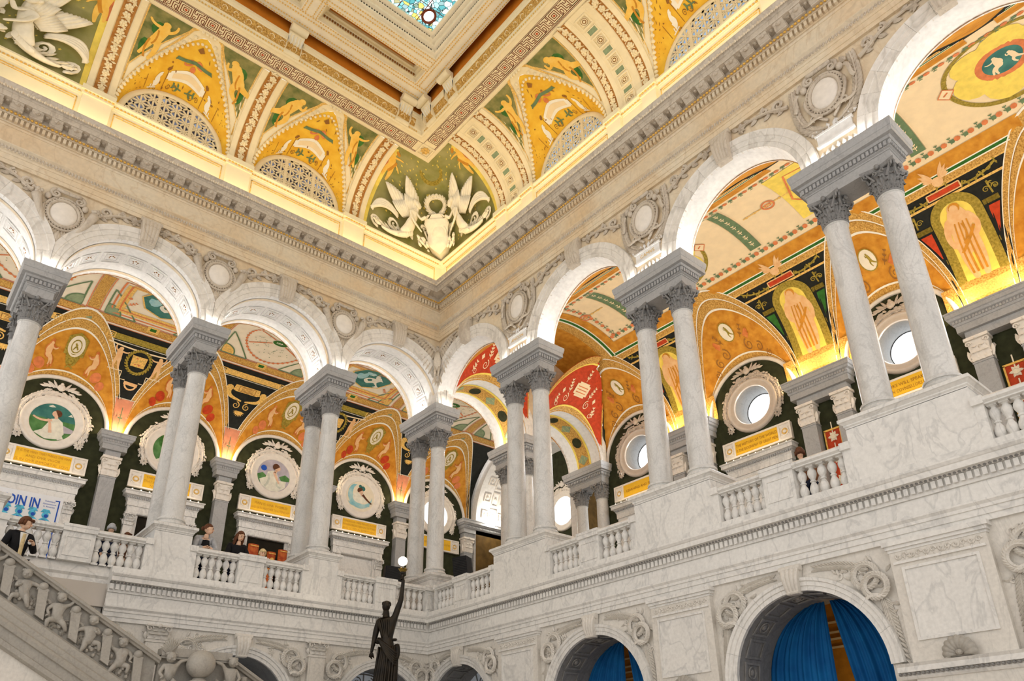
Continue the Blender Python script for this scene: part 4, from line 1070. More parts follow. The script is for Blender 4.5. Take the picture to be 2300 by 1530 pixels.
# ------------------------------------------------------------------ back walls of the galleries
for side, M, K, s0, s1 in (('left', ML, KL, -9.2, XM), ('right', MR, KR, -.2, YM)):
    B = thing('wall_%s_gallery' % side, M(4, K.dw, ZG), 'dark olive back wall of the %s gallery' % side, None, None, 'structure')
    K.back = B
    if side == 'left':
        m = MB(M); m.quad((s0, K.dw, ZG), (s1, K.dw, ZG), (s1, K.dw, 14), (s0, K.dw, 14)); obj('wall_face', m, 'olive', B)
    else:
        m = MB(M)
        wb = []
        for c in RCn:
            N_ = 32; A = disc(c, 11.98, .66, N_)
            # wall face with a round hole: ring of quads out to a square, then the rest
            sq = []
            for x, z in A:
                dx, dz = x - c, z - 11.98; k = .9 / max(abs(dx), abs(dz)); sq.append((c + dx * k, 11.98 + dz * k))
            for j in range(N_):
                a, b = A[j], A[(j + 1) % N_]; p, q = sq[j], sq[(j + 1) % N_]; m.quad((a[0], K.dw, a[1]), (b[0], K.dw, b[1]), (q[0], K.dw, q[1]), (p[0], K.dw, p[1]))
            for x in (-1, 1):
                for z in (-1, 1): pass
            sl = -.3 if c < 2 else c - BR / 2; sr = c + BR / 2
            m.quad((sl, K.dw, ZG), (sr, K.dw, ZG), (sr, K.dw, 11.08), (sl, K.dw, 11.08)); m.quad((sl, K.dw, 12.88), (sr, K.dw, 12.88), (sr, K.dw, 15), (sl, K.dw, 15))
            m.quad((sl, K.dw, 11.08), (c - .9, K.dw, 11.08), (c - .9, K.dw, 12.88), (sl, K.dw, 12.88)); m.quad((c + .9, K.dw, 11.08), (sr, K.dw, 11.08), (sr, K.dw, 12.88), (c + .9, K.dw, 12.88))
        obj('wall_face', m, 'olive', B)
# ------------------------------------------------------------------ pilasters, medallions, windows and door cases on the back walls
def sq_capital(mb, hw, H, c, dep):
    # flat Corinthian pilaster capital, front at +d, centre c=(s,d,z)
    s, d, z = c
    mb.grid(lambda u, v: (s + (u - .5) * 2 * hw * (.96 + .14 * v * v), d + .03 * v * v, z + H * .88 * v), 2, 4)
    for sx in (-1, 1): mb.grid(lambda u, v: (s + sx * hw * (.96 + .14 * v * v), d + .03 * v * v - dep * u, z + H * .88 * v), 2, 4)
    for row, (z0, h, n) in enumerate(((0.02, .40, 3), (.12, .58, 2))):
        for k in range(n):
            x = s + hw * 2 * ((k + .5) / n - .5) * (.92 if row == 0 else .8)
            def fn(u, v, x=x, z0=z0, h=h):
                w = hw * .34 * (.8 + .5 * sin(pi * min(1, v * .9 + .1))) * (1 + .2 * sin(v * 16)) * (1 - .7 * max(0, v - .8) / .2); o = .02 + .02 * (1 - abs(2 * u - 1)) + .075 * max(0, (v - .45) / .55) ** 2
                return (x + (u - .5) * 2 * w, d + o, z + H * (z0 + h * (v if v < .86 else .86 - (v - .86))))
            mb.grid(fn, 5, 6)
    for sx in (-1, 1):
        mb.spiral(s + sx * hw * .95, z + H * .74, .07, 1.3, pi if sx > 0 else 0, .022, d + .05, -sx, 12)
        mb.leaf(s + sx * hw * 1.05, z + H * .05, pi / 2 - sx * .15, H * .5, hw * .5, .05, d - .04); 
        def fs(u, v, sx=sx): return (s + sx * (hw * 1.0 + .02 + .07 * max(0, (v - .45) / .55) ** 2), d - .05 - u * dep * .6, z + H * .55 * v)
        mb.grid(fs, 2, 5)
    mb.box(s - hw * 1.25, s + hw * 1.25, d - dep, d + .09, z + H * .88, z + H); mb.ell((s, d + .09, z + H * .92), (.045, .04, .045), 8, 5)
def pil_impost(mb, s0, s1, d0, d1, z0):
    lv = [(.14, 0), (.14, .17), (.12, .18), (.10, .22), (.10, .30), (.05, .33), (.03, .38), (.0, .40), (0, .50), (-.015, .51), (-.015, .55)]
    pts = []; fs = []
    for i_, z in lv: pts += [(s0 + i_, d0, z0 + z), (s0 + i_, d1 - i_, z0 + z), (s1 - i_, d1 - i_, z0 + z), (s1 - i_, d0, z0 + z)]
    for j in range(len(lv) - 1):
        for k in range(3): fs.append((j * 4 + k, j * 4 + k + 1, j * 4 + 5 + k, j * 4 + 4 + k))
    n = len(pts); fs.append((n - 4, n - 3, n - 2, n - 1)); fs.append((0, 1, 2, 3)); mb.add(pts, fs)
    x = s0 + .12
    while x < s1 - .14: mb.box(x, x + .045, d1 - .13, d1 - .075, z0 + .235, z0 + .30); x += .075
def pilaster(side, M, K, s, label, group):
    t = thing('pilaster', M(s, K.dw, ZG), label, 'pilaster', group)
    b = MB(M); b.box(s - .215, s + .215, K.dw, K.dw + .27, ZG, 10.55); b.box(s - .27, s + .27, K.dw, K.dw + .33, ZG, ZG + .5); b.box(s - .23, s + .23, K.dw, K.dw + .285, 10.52, 10.56); obj('shaft', b, 'marble_grey_shaded', t)
    b = MB(M); sq_capital(b, .215, .64, (s, K.dw + .27, 10.56), .27); obj('capital', b, 'plaster', t, smooth=True, ang=45)
    return t
SIDEN = {'left': 'left', 'right': 'right'}
k = 0
for j in range(-1, 5):
    s = LC[1] + BL / 2 + (j - 0) * BL - 0
    if s > 12.5: continue
    nm = 'behind the corner' if s < -1 else ['right of the crescent painting', 'left of the crescent painting', 'left of the seated-woman painting', 'left of the tree painting'][min(3, max(0, round((s + .44) / BL)))]
    pilaster('left', ML, KL, s, 'grey wall pilaster with carved capital ' + nm, 'left gallery pilasters')
    t = thing('pilaster_impost', ML(s, KL.dw, 11.2), 'stepped grey impost over the pilaster ' + nm, 'impost block', 'left gallery imposts')
    b = MB(ML); b.box(s - .215, s + .215, KL.dw, KL.dw + .27, 11.2, 11.42); obj('neck_block', b, 'marble_grey_shaded', t)
    b = MB(ML); pil_impost(b, s - .49, s + .49, KL.dw, KL.dw + .50, 11.40); obj('cornice', b, 'marble_grey_shaded', t)
    st = MB(ML); st.box(s - .30, s + .30, KL.dw + .10, KL.dw + .16, 11.952, 11.975); obj('cove_lamp', st, 'cove_strip', t, 'glowing lamp strip hidden on the ledge')
    point('cove_light', ML(s, KL.dw + .30, 12.12), 20, WARM, .08)
for j in range(0, 4):
    s0 = 3.525 + BR * (j - 0)
    if j == 3: pass
    for sx in (-1, 1):
        pilaster('right', MR, KR, s0 + sx * .52, '%s marble wall pilaster of the %s pair in the right gallery' % ('right-hand' if sx > 0 else 'left-hand', ORD[j]), 'right gallery pilasters')
    t = thing('pilaster_impost', MR(s0, KR.dw, 11.2), 'long grey impost above the %s pilaster pair of the right gallery' % ORD[j], 'impost block', 'right gallery imposts')
    b = MB(MR); b.box(s0 - .735, s0 + .735, KR.dw, KR.dw + .27, 11.2, 11.42); obj('neck_block', b, 'marble_grey_shaded', t)
    b = MB(MR); pil_impost(b, s0 - 1.0, s0 + 1.0, KR.dw, KR.dw + .50, 11.40); obj('cornice', b, 'marble_grey_shaded', t)
    st = MB(MR); st.box(s0 - .85, s0 + .85, KR.dw + .08, KR.dw + .14, 11.952, 11.975); obj('cove_lamp', st, 'cove_strip', t, 'glowing lamp strip hidden on the ledge')
    for sx in (-.6, .6): point('cove_light', MR(s0 + sx, KR.dw + .30, 12.12), 26, WARM, .08)
    # red ornamental panel between the pilasters
    p = thing('ornament_panel', MR(s0, KR.dw, 8.0), 'red and gold ornamental wall panel between the %s pilaster pair' % ORD[j], 'panel', 'red wall panels')
    b = MB(MR); b.box(s0 - .22, s0 + .22, KR.dw, KR.dw + .05, 7.2, 10.3); obj('panel', b, 'red_panel', p)
    b = MB(MR)
    for q in (-1, 1): b.box(s0 + q * .22 - .02, s0 + q * .22 + .02, KR.dw, KR.dw + .07, 7.2, 10.3)
    b.box(s0 - .24, s0 + .24, KR.dw, KR.dw + .07, 10.28, 10.33); obj('gilt_border', b, 'gold', p)
    b = MB(MR)
    for q in range(5):
        z = 7.5 + q * .62; b.ring(s0, z + .12, .07, .07, .018, KR.dw + .06, 12, 5)
        for a in range(6): b.leaf(s0, z + .12, a * pi / 3, .16, .08, .02, KR.dw + .05, 3)
        b.strip([(s0, z), (s0, z + .55)], .03, KR.dw + .055)
    obj('cream_ornament', b, 'vault_cream', p)
def garland(mb, c, z, d, r0=.86, r1=1.02, a0=-.55, a1=pi + .55, n=46):
    for i in range(n):
        a = lerp(a0, a1, i / (n - 1)); tang = a + (pi / 2 if a < pi / 2 else -pi / 2) + random.uniform(-.5, .5)
        for rr in (r0 + .02, (r0 + r1) / 2, r1 - .01):
            mb.leaf(c + rr * cos(a), z + rr * sin(a), tang - pi + random.uniform(-.5, .5), .13, .075, .05, d + random.uniform(0, .025), 2)
    mb.ring(c, z, (r0 + r1) / 2, (r0 + r1) / 2, .055, d, 26, 5, a0=a0, a1=a1)
    for sx, a in ((1, a0), (-1, a1)):
        x, zz = c + (r0 + r1) / 2 * cos(a), z + (r0 + r1) / 2 * sin(a)
        for k in range(16):
            b = 2 * pi * k / 8; q = .12 if k < 8 else .05
            mb.leaf(x + .02 * cos(b), zz - .10 + .02 * sin(b), b, q, .08, .06, d + (.03 if k < 8 else .06), 2)
    # shell and palm leaves on top
    mb.ell((c, d + .03, z + r1 + .13), (.11, .08, .12), 10, 6); mb.ell((c, d + .05, z + r1 + .24), (.05, .05, .05), 8, 5)
    for sx in (-1, 1):
        for k in range(7):
            a = pi / 2 - sx * (.55 + k * .16)
            mb.leaf(c + sx * (.08 + .05 * k), z + r1 + .07 + .02 * (k % 2), a - sx * .25 * (k % 2) , .32 - .02 * k, .075, .05, d + .01, 3)
            if k > 2: mb.leaf(c + sx * (.10 + .04 * k), z + r1 + .02, -pi / 2 + sx * (1.2 - .2 * (k - 3)) , .2, .06, .04, d + .01, 3)
def frame_ring(M, c, z, d, prof, n=44):
    m = MB(M); m.grid(lambda u, v: (c + prof[round(v * (len(prof) - 1))][0] * cos(2 * pi * u), d + prof[round(v * (len(prof) - 1))][1], z + prof[round(v * (len(prof) - 1))][0] * sin(2 * pi * u)), n, len(prof) - 1); return m
RING = [(.60, .0), (.60, .04), (.63, .055), (.70, .05), (.76, .06), (.79, .085), (.83, .085), (.86, .06), (.87, 0)]
ZM = 11.96
PNT = ['moon', 'crescent', 'bow', 'seated', 'flute', 'seated']
for i, c in enumerate(LC):
    if i == 5: continue
    where = {0: 'in the far lunette behind the corner columns', 1: 'woman arching over a blue crescent, nearest the corner', 2: 'seated woman seen from behind in a pale robe', 3: 'green tree by a path, half hidden by columns', 4: 'woman playing a flute in a meadow'}[i]
    if i == 0:
        t = thing('window_5', ML(c, KL.dw, ZM), 'bright round window with white garland in the far lunette', None, None, 'structure')
        m = MB(ML); m.flat(disc(c, ZM, .62, 30), KL.dw + .03); obj('pane', m, 'window_glow', t)
    else:
        t = thing('round_painting', ML(c, KL.dw, ZM), 'round painting in white frame, ' + where, 'painting', 'lunette paintings')
        P = lambda: MB(lambda u, h, v, c=c: (c - u * 1.0, KL.dw + .015 + h, ZM + v))     # u grows to the right in the picture
        m = P(); fan(m, 0, 0, .615, 0, 36); CV = obj('canvas', m, {1: 'vault_cream', 2: 'lilac', 3: 'meadow', 4: 'meadow'}[i], t)
        def mk(nm, mt, f):
            q = P(); f(q); obj(nm, q, mt, CV)
        if i == 4:
            mk('painted_sky', 'teal', lambda q: q.flat(arc(0, 0, .61, .15, pi - .15, 20), .003)); mk('painted_water', 'lilac', lambda q: q.flat([(.12, .02), (.58, -.12), (.55, -.24), (.3, -.28), (.1, -.1)], .006))
            mk('painted_robe', 'robe', lambda q: (q.flat([(-.42, -.42), (-.22, -.28), (-.05, .10), (.12, .16), (.26, .06), (.36, -.30), (.26, -.5), (-.1, -.56)], .009), q.strip([(.1, -.1), (.3, -.5)], .16, .010)))
            mk('painted_skin', 'flesh', lambda q: (q.strip(bez([(-.02, .06), (-.3, -.06), (-.52, .08)], 6), .08, .012, w2=.05), q.strip([(.0, -.35), (-.06, -.05), (-.13, .08)], .09, .013, w2=.05), q.flat(disc(.04, .28, .10, 14), .013), q.strip([(.06, .2), (.08, .12)], .09, .012)))
            mk('painted_hair', 'hair', lambda q: q.flat(arc(.08, .30, .12, -1.2, 2.2, 12), .016))
            mk('painted_birds', 'robe', lambda q: (q.flat([(-.2, .48), (-.1, .56), (.0, .50), (-.1, .47)], .006), q.flat([(.36, .30), (.44, .38), (.5, .3)], .006)))
        elif i == 3:
            mk('painted_path', 'robe', lambda q: q.flat([(-.45, -.40), (.0, -.1), (.4, -.2), (.5, -.33), (.0, -.6), (-.3, -.53)], .004)); mk('painted_tree', 'cloth_green', lambda q: (q.flat(disc(-.1, .28, .36, 14), .006), q.strip([(-.3, .2), (-.34, -.32)], .05, .007), q.strip([(.02, .2), (.0, -.3)], .05, .007)))
        elif i == 2:
            mk('painted_hill', 'meadow', lambda q: q.flat([(-.6, -.05), (-.4, .05), (-.2, -.1), (-.3, -.5), (-.55, -.25)], .003)); mk('painted_hill', 'meadow', lambda q: q.flat([(.2, 0), (.42, .12), (.6, .02), (.6, -.1), (.3, -.15)], .003))
            mk('painted_flower', 'poster_blue', lambda q: q.flat(disc(-.38, .22, .11, 9), .006))
            mk('painted_robe', 'robe', lambda q: q.flat([(-.5, -.22), (-.28, -.1), (-.22, .12), (-.02, .2), (.12, .1), (.2, -.15), (.48, -.12), (.46, -.36), (.2, -.57), (-.15, -.59), (-.42, -.42)], .008))
            mk('painted_shade', 'robe_shade', lambda q: (q.strip(bez([(-.2, .05), (-.1, -.3), (-.3, -.45)], 6), .08, .010), q.strip(bez([(.15, -.2), (.1, -.4), (.3, -.4)], 6), .07, .010)))
            mk('painted_skin', 'flesh', lambda q: (q.flat(disc(.12, .30, .105, 14), .012), q.strip([(.08, .22), (.04, .12)], .10, .012), q.strip(bez([(.0, .14), (.12, -.1), (.22, -.25)], 6), .10, .012, w2=.06)))
            mk('painted_hair', 'hair', lambda q: q.flat(arc(.06, .34, .13, .2, 4.2, 12), .015))
        elif i == 1:
            mk('painted_crescent', 'sky_blue', lambda q: q.band(arc(.0, .05, .52, 2.2, 2 * pi - .15, 20), arc(.10, .14, .42, 2.2, 2 * pi - .15, 20), .004)); mk('painted_sea', 'sky_blue', lambda q: q.flat([(-.5, -.25), (-.1, -.36), (.4, -.22), (.42, -.32), (.0, -.46), (-.4, -.38)], .007))
            mk('painted_cloud', 'teal', lambda q: (q.flat(disc(.1, .35, .10, 9), .006), q.flat(disc(-.02, .42, .07, 8), .006)))
            mk('painted_robe', 'robe', lambda q: q.flat(disc(-.02, -.05, .3, 16, .22), .006)); mk('painted_arm', 'hair', lambda q: q.strip(bez([(.1, .1), (.3, -.1), (.5, -.2)], 6), .10, .010, w2=.05))
            mk('painted_skin', 'flesh', lambda q: (q.flat(disc(.02, .2, .095, 12), .010), q.strip([(.03, .12), (.1, .05)], .09, .010))); mk('painted_hair', 'hair', lambda q: q.flat(arc(-.02, .25, .12, .3, 4.0, 12), .013))
    obj('round_frame', frame_ring(ML, c, ZM, KL.dw, RING), 'plaster', t, smooth=True)
    g = MB(ML); garland(g, c, ZM, KL.dw + .03); obj('leaf_garland', g, 'plaster', t, 'carved white leaf garland')
for i, c in enumerate(RCn):
    t = thing('window_%d' % (i + 1), MR(c, KR.dw, ZM), 'round daylit window with white garland, %s from the corner in the right gallery' % ORD[i], None, None, 'structure')
    obj('round_frame', frame_ring(MR, c, 11.98, KR.dw, RING), 'plaster_warm', t, smooth=True)
    m = frame_ring(MR, c, 11.98, KR.dw, [(.62, .03), (.60, 0), (.53, -.55)]); obj('reveal', m, 'marble_grey_shaded', t, smooth=True)
    m = frame_ring(MR, c, 11.98, KR.dw - .55, [(.535, .01), (.52, .02), (.515, .0)]); obj('sash', m, 'black_plastic', t)
    m = MB(MR); fan(m, c, 11.98, .52, KR.dw - .56, 32); obj('pane', m, 'window_glow', t)
    g = MB(MR); garland(g, c, 11.98, KR.dw + .03); obj('leaf_garland', g, 'plaster_warm', t, 'carved white leaf garland')
    area('window_daylight', MR(c, KR.dw + .02, 11.98), .9, 40, DAY, (0, -pi / 2, 0))
# ------------------------------------------------------------------ lettering
def text_mb(M, lines, size, lead, h, bold=False, maxw=None):
    # M maps (x right, h proud, z up); lines centred
    mb = MB(M)
    for i, ln in enumerate(lines):
        cu = bpy.data.curves.new('lettering', 'FONT'); cu.body = ln; cu.size = size; cu.align_x = 'CENTER'; cu.resolution_u = 2
        if bold: cu.offset = size * .025
        ob = bpy.data.objects.new('lettering', cu); COL.objects.link(ob)
        dg = bpy.context.evaluated_depsgraph_get(); me = ob.evaluated_get(dg).to_mesh()
        xs = [v.co.x for v in me.vertices]; k = 1.0
        if maxw and xs and max(xs) - min(xs) > maxw: k = maxw / (max(xs) - min(xs))
        z0 = (len(lines) - 1) / 2 * lead - i * lead - size * .35
        mb.add([(v.co.x * k, h, z0 + v.co.y) for v in me.vertices], [tuple(p.vertices) for p in me.polygons])
        ob.evaluated_get(dg).to_mesh_clear(); bpy.data.objects.remove(ob); bpy.data.curves.remove(cu)
    return mb
TXL = {1: ['TONGVES IN TREES BOOKS IN THE', 'RVNNING BROOKS SERMONS IN STONES', 'AND GOOD IN EVERYTHING'], 2: ['MAN IS ONE WORLD', 'AND HATH ANOTHER TO ATTEND HIM'],
       3: ['THEY ARE NEVER ALONE', 'THAT ARE ACCOMPANIED WITH', 'NOBLE THOVGHTS'], 4: ['IT IS THE MIND THAT MAKES THE MAN', 'AND OVR VIGOR', 'IS IN OVR IMMORTAL SOVL']}
TXR = {0: ['LEARNING AND FINE'], 1: ['THE HISTORY OF THE WORLD', 'IS THE BIOGRAPHY OF GREAT MEN'], 2: ['BOOKS WILL SPEAK PLAIN', 'WHEN COVNSELLORS BLANCH'], 3: ['LEARNING']}
def inscription(side, M, K, c, lines, label, dark, zoff=0.0):
    d = K.dw + .10; t = thing('inscription_panel', M(c, d, 10.47), label, 'inscription', 'gilded inscription panels')
    sg = -1 if side == 'left' else 1
    P = lambda hh=0: MB(lambda u, h, v: M(c + sg * u, d + h, 10.725 + v))
    m = P(); m.box(-1.12, 1.12, -.10, .02, -.26, .26); obj('board', m, 'plaster', t)
    m = P()
    sqf(m, -1.11, 1.11, -.245, .245, .055, .018, .05); m.box(-.78, -.72, .018, .048, -.2175, .2175); m.box(.72, .78, .018, .048, -.2175, .2175)
    obj('frame', m, 'plaster', t)
    m = P(); m.box(-.72, .72, .02, .03, -.22, .22); GF = obj('gilded_field', m, 'inscription' , t)
    for sx in (-1, 1):
        m = P(); m.ring(sx * .93, 0, .12, .12, .025, .03, 20, 5); m.ell((sx * .93, .03, 0), (.06, .035, .05), 10, 4, 'y+')
        for k in range(4): m.leaf(sx * .93 + .13 * cos(pi / 4 + k * pi / 2), .13 * sin(pi / 4 + k * pi / 2), pi / 4 + k * pi / 2, .07, .05, .02, .02, 2)
        RO = obj('rosette', m, 'plaster', t)
        m = P(); m.flat(disc(sx * .93, 0, .10, 14), .024); obj('rosette_ground', m, 'gold_paint', RO)
    sz, ld = (.115, .135) if len(lines) > 2 else (.125, .16)
    for q, ln in enumerate(lines): obj('lettering_line', text_mb(lambda u, h, v: M(c + sg * u, d + h, 10.725 + v + ((len(lines) - 1) / 2 - q) * ld), [ln], sz, ld, .034, maxw=1.38), 'letter_dark' if dark else 'letter', GF, kind='stuff')
for i, tx in TXL.items(): inscription('left', ML, KL, LC[i], tx, 'gilded inscription panel beginning %s, left gallery' % ' '.join(tx[0].split()[:4]).title(), False)
for i, tx in TXR.items():
    inscription('right', MR, KR, RCn[i], tx, 'gilded inscription panel of the %s window bay in the right gallery' % ORD[i], True)
inscription('left', ML, KL, LC[0], ['GLORY IS ACQVIRED BY VIRTVE'], 'gilded inscription panel under the far round window', False)
# ------------------------------------------------------------------ door cases below the inscriptions
DT = {}
def doorcase(side, M, K, c, n, label, opening):
    d = K.dw; t = thing('door_%d' % n, M(c, d, ZG), label, None, None, 'structure')
    m = MB(M)
    lv = [(1.05, .20, 9.83), (1.05, .20, 10.0), (1.06, .21, 10.01), (1.06, .21, 10.03), (1.08, .23, 10.05), (1.08, .23, 10.10), (1.14, .29, 10.14), (1.18, .33, 10.15), (1.18, .33, 10.24), (1.21, .36, 10.27), (1.21, .36, 10.30)]
    pts = []; fs = []
    for w_, dd, z in lv: pts += [(c - w_, d, z), (c - w_, d + dd, z), (c + w_, d + dd, z), (c + w_, d, z)]
    for j in range(len(lv) - 1):
        for k in range(3): fs.append((j * 4 + k, j * 4 + k + 1, j * 4 + 5 + k, j * 4 + 4 + k))
    q = len(pts); fs += [(q - 4, q - 3, q - 2, q - 1), (0, 1, 2, 3)]; m.add(pts, fs); obj('cornice', m, 'marble', t)
    m = MB(M); x = c - 1.07
    while x < c + 1.05: m.box(x, x + .04, d + .20, d + .265, 10.06, 10.115); x += .068
    obj('dentil_row', m, 'marble_grey_shaded', t, kind='stuff')
    m = MB(M); m.box(c - 1.02, c + 1.02, d, d + .17, 9.58, 9.84); m.box(c - 1.04, c + 1.04, d, d + .19, 9.60, 9.66); obj('lintel', m, 'marble', t)
    for sx in (-1, 1):
        m = MB(M); m.box(c + sx * .90 - .13, c + sx * .90 + .13, d, d + .17, ZG, 9.22); sq_capital(m, .13, .38, (c + sx * .90, d + .17, 9.20), .17); obj('jamb_pilaster', m, 'marble', t, smooth=True, ang=30)
        m = MB(M); m.box(c + sx * .72 - .06, c + sx * .72 + .06, d, d + .10, ZG, 9.58); obj('jamb', m, 'marble', t)
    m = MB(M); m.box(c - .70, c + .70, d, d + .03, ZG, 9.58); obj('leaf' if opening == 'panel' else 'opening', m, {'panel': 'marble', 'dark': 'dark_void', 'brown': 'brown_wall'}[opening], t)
    # row of small bulbs on the ledge
    m = MB(M)
    for k in range(9): m.ell((c - 1.0 + k * .25, d + .27, 10.33), (.022, .022, .028), 6, 4)
    obj('ledge_bulb_row', m, 'bulb', t, 'row of small warm bulbs on the ledge', kind='stuff')
    a = area('ledge_light', M(c, d + .26, 10.36), 1.9, 2.0, WARM2, (0, 0, 0), .08)
    a.rotation_euler = (pi * .86, 0, 0) if side == 'left' else (0, -pi * .86, pi / 2 * 0)
    if side == 'right': a.data.size, a.data.size_y = .08, 1.9
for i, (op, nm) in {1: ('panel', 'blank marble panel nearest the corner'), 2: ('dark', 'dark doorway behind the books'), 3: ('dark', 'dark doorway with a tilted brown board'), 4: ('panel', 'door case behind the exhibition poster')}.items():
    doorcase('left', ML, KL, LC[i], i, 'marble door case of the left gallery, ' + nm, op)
for i in range(4): doorcase('right', MR, KR, RCn[i], 5 + i, 'marble door case under the %s round window of the right gallery' % ORD[i], 'panel')
# ------------------------------------------------------------------ end of the left gallery: broad coffered arch and the wall behind
EW = thing('wall_end_left_gallery', (-8.7, -5, ZG), 'end wall of the left gallery with broad white arch', None, None, 'structure')
m = MB()
for x in (-7.5, -7.6): 
    A = [(-5 - 2.85 * cos(pi * k / 32), ZI + 2.8 * sin(pi * k / 32)) for k in range(33)]
    for a, b in zip(A, A[1:]): m.quad((x, a[0], a[1]), (x, b[0], b[1]), (x, b[0], 16), (x, a[0], 16))
    m.quad((x, -8.6, ZG), (x, -7.85, ZG), (x, -7.85, 16), (x, -8.6, 16)); m.quad((x, -2.15, ZG), (x, -1.5, ZG), (x, -1.5, 16), (x, -2.15, 16))
obj('arch_face', m, 'soffit_white', EW)
m = MB(); m.grid(lambda u, v: (-7.5 - 2.2 * v, -5 - 2.85 * cos(pi * u), ZI + 2.8 * sin(pi * u)), 36, 2); obj('arch_soffit', m, 'soffit_white', EW, smooth=True)
m = MB()
for y in (-7.84, -2.16): m.quad((-7.5, y, ZG), (-9.7, y, ZG), (-9.7, y, ZI), (-7.5, y, ZI))
obj('arch_reveal', m, 'brown_wall', EW)
m = MB(); m.quad((-9.7, -8.4, ZG), (-9.7, -1.6, ZG), (-9.7, -1.6, 15), (-9.7, -8.4, 15)); obj('end_face', m, 'olive', EW)
for k in range(12):
    for j in range(3):
        a = pi * (k + .5) / 12
        def MC(u, h, v, a=a, j=j): 
            aa = a + u / 2.83; rr = 1 - h / 2.8; return (-7.75 - .42 * j - .2 + v, -5 - 2.84 * rr * cos(aa), ZI + 2.79 * rr * sin(aa))
        q = MB(MC); w0 = .28 if j == 1 else .16
        sqf(q, -w0, w0, -.15, .15, .04, 0, .03)
        q.ell((0, 0, 0), (.09, .04, .07), 8, 4, 'y+'); obj('coffer', q, 'plaster', EW)
m = MB(); pil = MB(lambda s, d, z: (s, d, z))
tI = thing('pilaster_impost', (-8.3, -8.0, 11.2), 'long grey impost carrying the broad white arch at the gallery end', 'impost block')
b = MB(); pil_impost(b, -9.7, -6.75, -8.3, -7.70, 11.40); b.box(-9.6, -6.95, -8.3, -7.92, 11.15, 11.42); obj('cornice', b, 'marble_grey_shaded', tI)
pilaster('left', ML, KL, -7.17, 'grey marble wall pilaster beside the dark brown opening', 'left gallery pilasters')
w4 = thing('window_6', (-9.68, -4.6, 12.0), 'bright round window in the end wall behind the corner', None, None, 'structure')
M4 = lambda s, d, z: (-9.7 + d, s, z)
obj('round_frame', frame_ring(M4, -4.75, 12.05, 0, RING), 'plaster', w4, smooth=True)
m = MB(M4); fan(m, -4.75, 12.05, .62, .03, 30); obj('pane', m, 'window_glow', w4)
m = MB(M4); garland(m, -4.75, 12.05, .03); obj('leaf_garland', m, 'plaster', w4)
point('end_arch_light', (-8.2, -7.55, 12.08), 60, (1, .92, .80), .06); point('end_arch_light', (-8.2, -2.5, 12.08), 50, (1, .92, .80), .06)  # added lamps without fixtures, brightening the end arch
# soft white lamps standing on the ledges of the impost blocks; rear ones boosted as gallery fill
LW = (1, .965, .91)
for k in range(-1, 5):
    X = k * BL
    for dx in (-.10, -.80): point('impost_light', (X + dx, -1.0, 12.07), 24, LW, .05)
    if k >= 0: point('impost_light', (X - .45, -.09, 12.07), 7, LW, .04)
    point('impost_light', (X - .45, -1.88, 12.07), 85, LW, .05)
for k in range(1, 5):
    Y = k * BR
    for dy in (-.10, -1.87): point('impost_light', (-.45, Y + dy, 12.07), 15, LW, .05)
    for dy in (-.55, -1.4): point('impost_light', (-.09, Y + dy, 12.07), 8, LW, .04)
    for dy in (-.4, -1.5): point('impost_light', (-.83, Y + dy, 12.07), 55, (1, .93, .80), .05)
# ================================================================== ATTIC, COVE AND CEILING OF THE HALL
ZA = 17.2
AT = {}
for side, M, s1 in (('left', ML, XM), ('right', MR, YM)):
    T = thing('trim_' + ('5' if side == 'left' else '6'), M(6.7, -.2, 16), 'cream attic wall with pilasters and gilt beads, %s side of the corner' % side, None, None, 'structure'); AT[side] = T
    m = MB(M); mould(m, [(-.2, 15.9), (-.2, ZA)], 0, s1, True, True); obj('attic_face', m, 'attic', T)
    m = MB(M); mould(m, [(-.2, 16.98), (-.18, 16.985), (-.17, 17.02), (-.15, 17.03), (-.15, 17.06), (-.11, 17.10), (-.08, 17.12), (-.08, 17.17), (-.10, 17.19), (-.2, ZA)], 0, s1); obj('attic_rail', m, 'attic', T)
    mids = [3.03, 6.50, 9.96] if side == 'left' else [3.525, 8.025, 12.525, 17.0]
    hw = .32 if side == 'left' else .80
    m = MB(M); s = 0.0
    while s < s1: m.ell((s, -.135, 17.045), (.036, .02, .022), 6, 4); s += .085
    obj('gilt_bead_row', m, 'gold', T, kind='stuff')
    edges = [0.0] + sum([[q - hw, q + hw] for q in mids], []) + [s1]
    for q in mids:
        for sub in ((-hw, hw),) if side == 'left' else ((-hw, -hw + .44), (hw - .44, hw)):
            p = MB(M); p.box(q + sub[0], q + sub[1], -.2, -.10, 15.9, 16.98); p.box(q + sub[0] - .03, q + sub[1] + .03, -.2, -.07, 16.98, 17.06); p.box(q + sub[0] - .05, q + sub[1] + .05, -.2, -.01, 17.06, 17.21); obj('attic_pilaster', p, 'attic', T)
            g = MB(M); s = q + sub[0]
            while s < q + sub[1]: g.ell((s, -.055, 17.045), (.036, .02, .022), 6, 4); s += .085
            obj('pilaster_bead_row', g, 'gold', T, kind='stuff')
    for a, b in zip(edges[::2], edges[1::2]):
        g = MB(M)
        for x0, x1, z0, z1 in ((a + .08, b - .08, 16.86, 16.885), (a + .14, b - .14, 16.80, 16.815), (a + .08, a + .10, 15.9, 16.885), (b - .10, b - .08, 15.9, 16.885)): g.box(x0, x1, -.2, -.185, z0, z1)
        obj('gilt_panel_line', g, 'gold_paint', T)
CL = Corridor('left', ML, 1.7, 1.9, 1.7, 1.695, BL / 2, None, None, ZA, 1.40, 1.30)
CR = Corridor('right', MR, 1.7, 1.9, 1.7, 1.695, BR / 2, None, None, ZA, 1.42, 1.30)
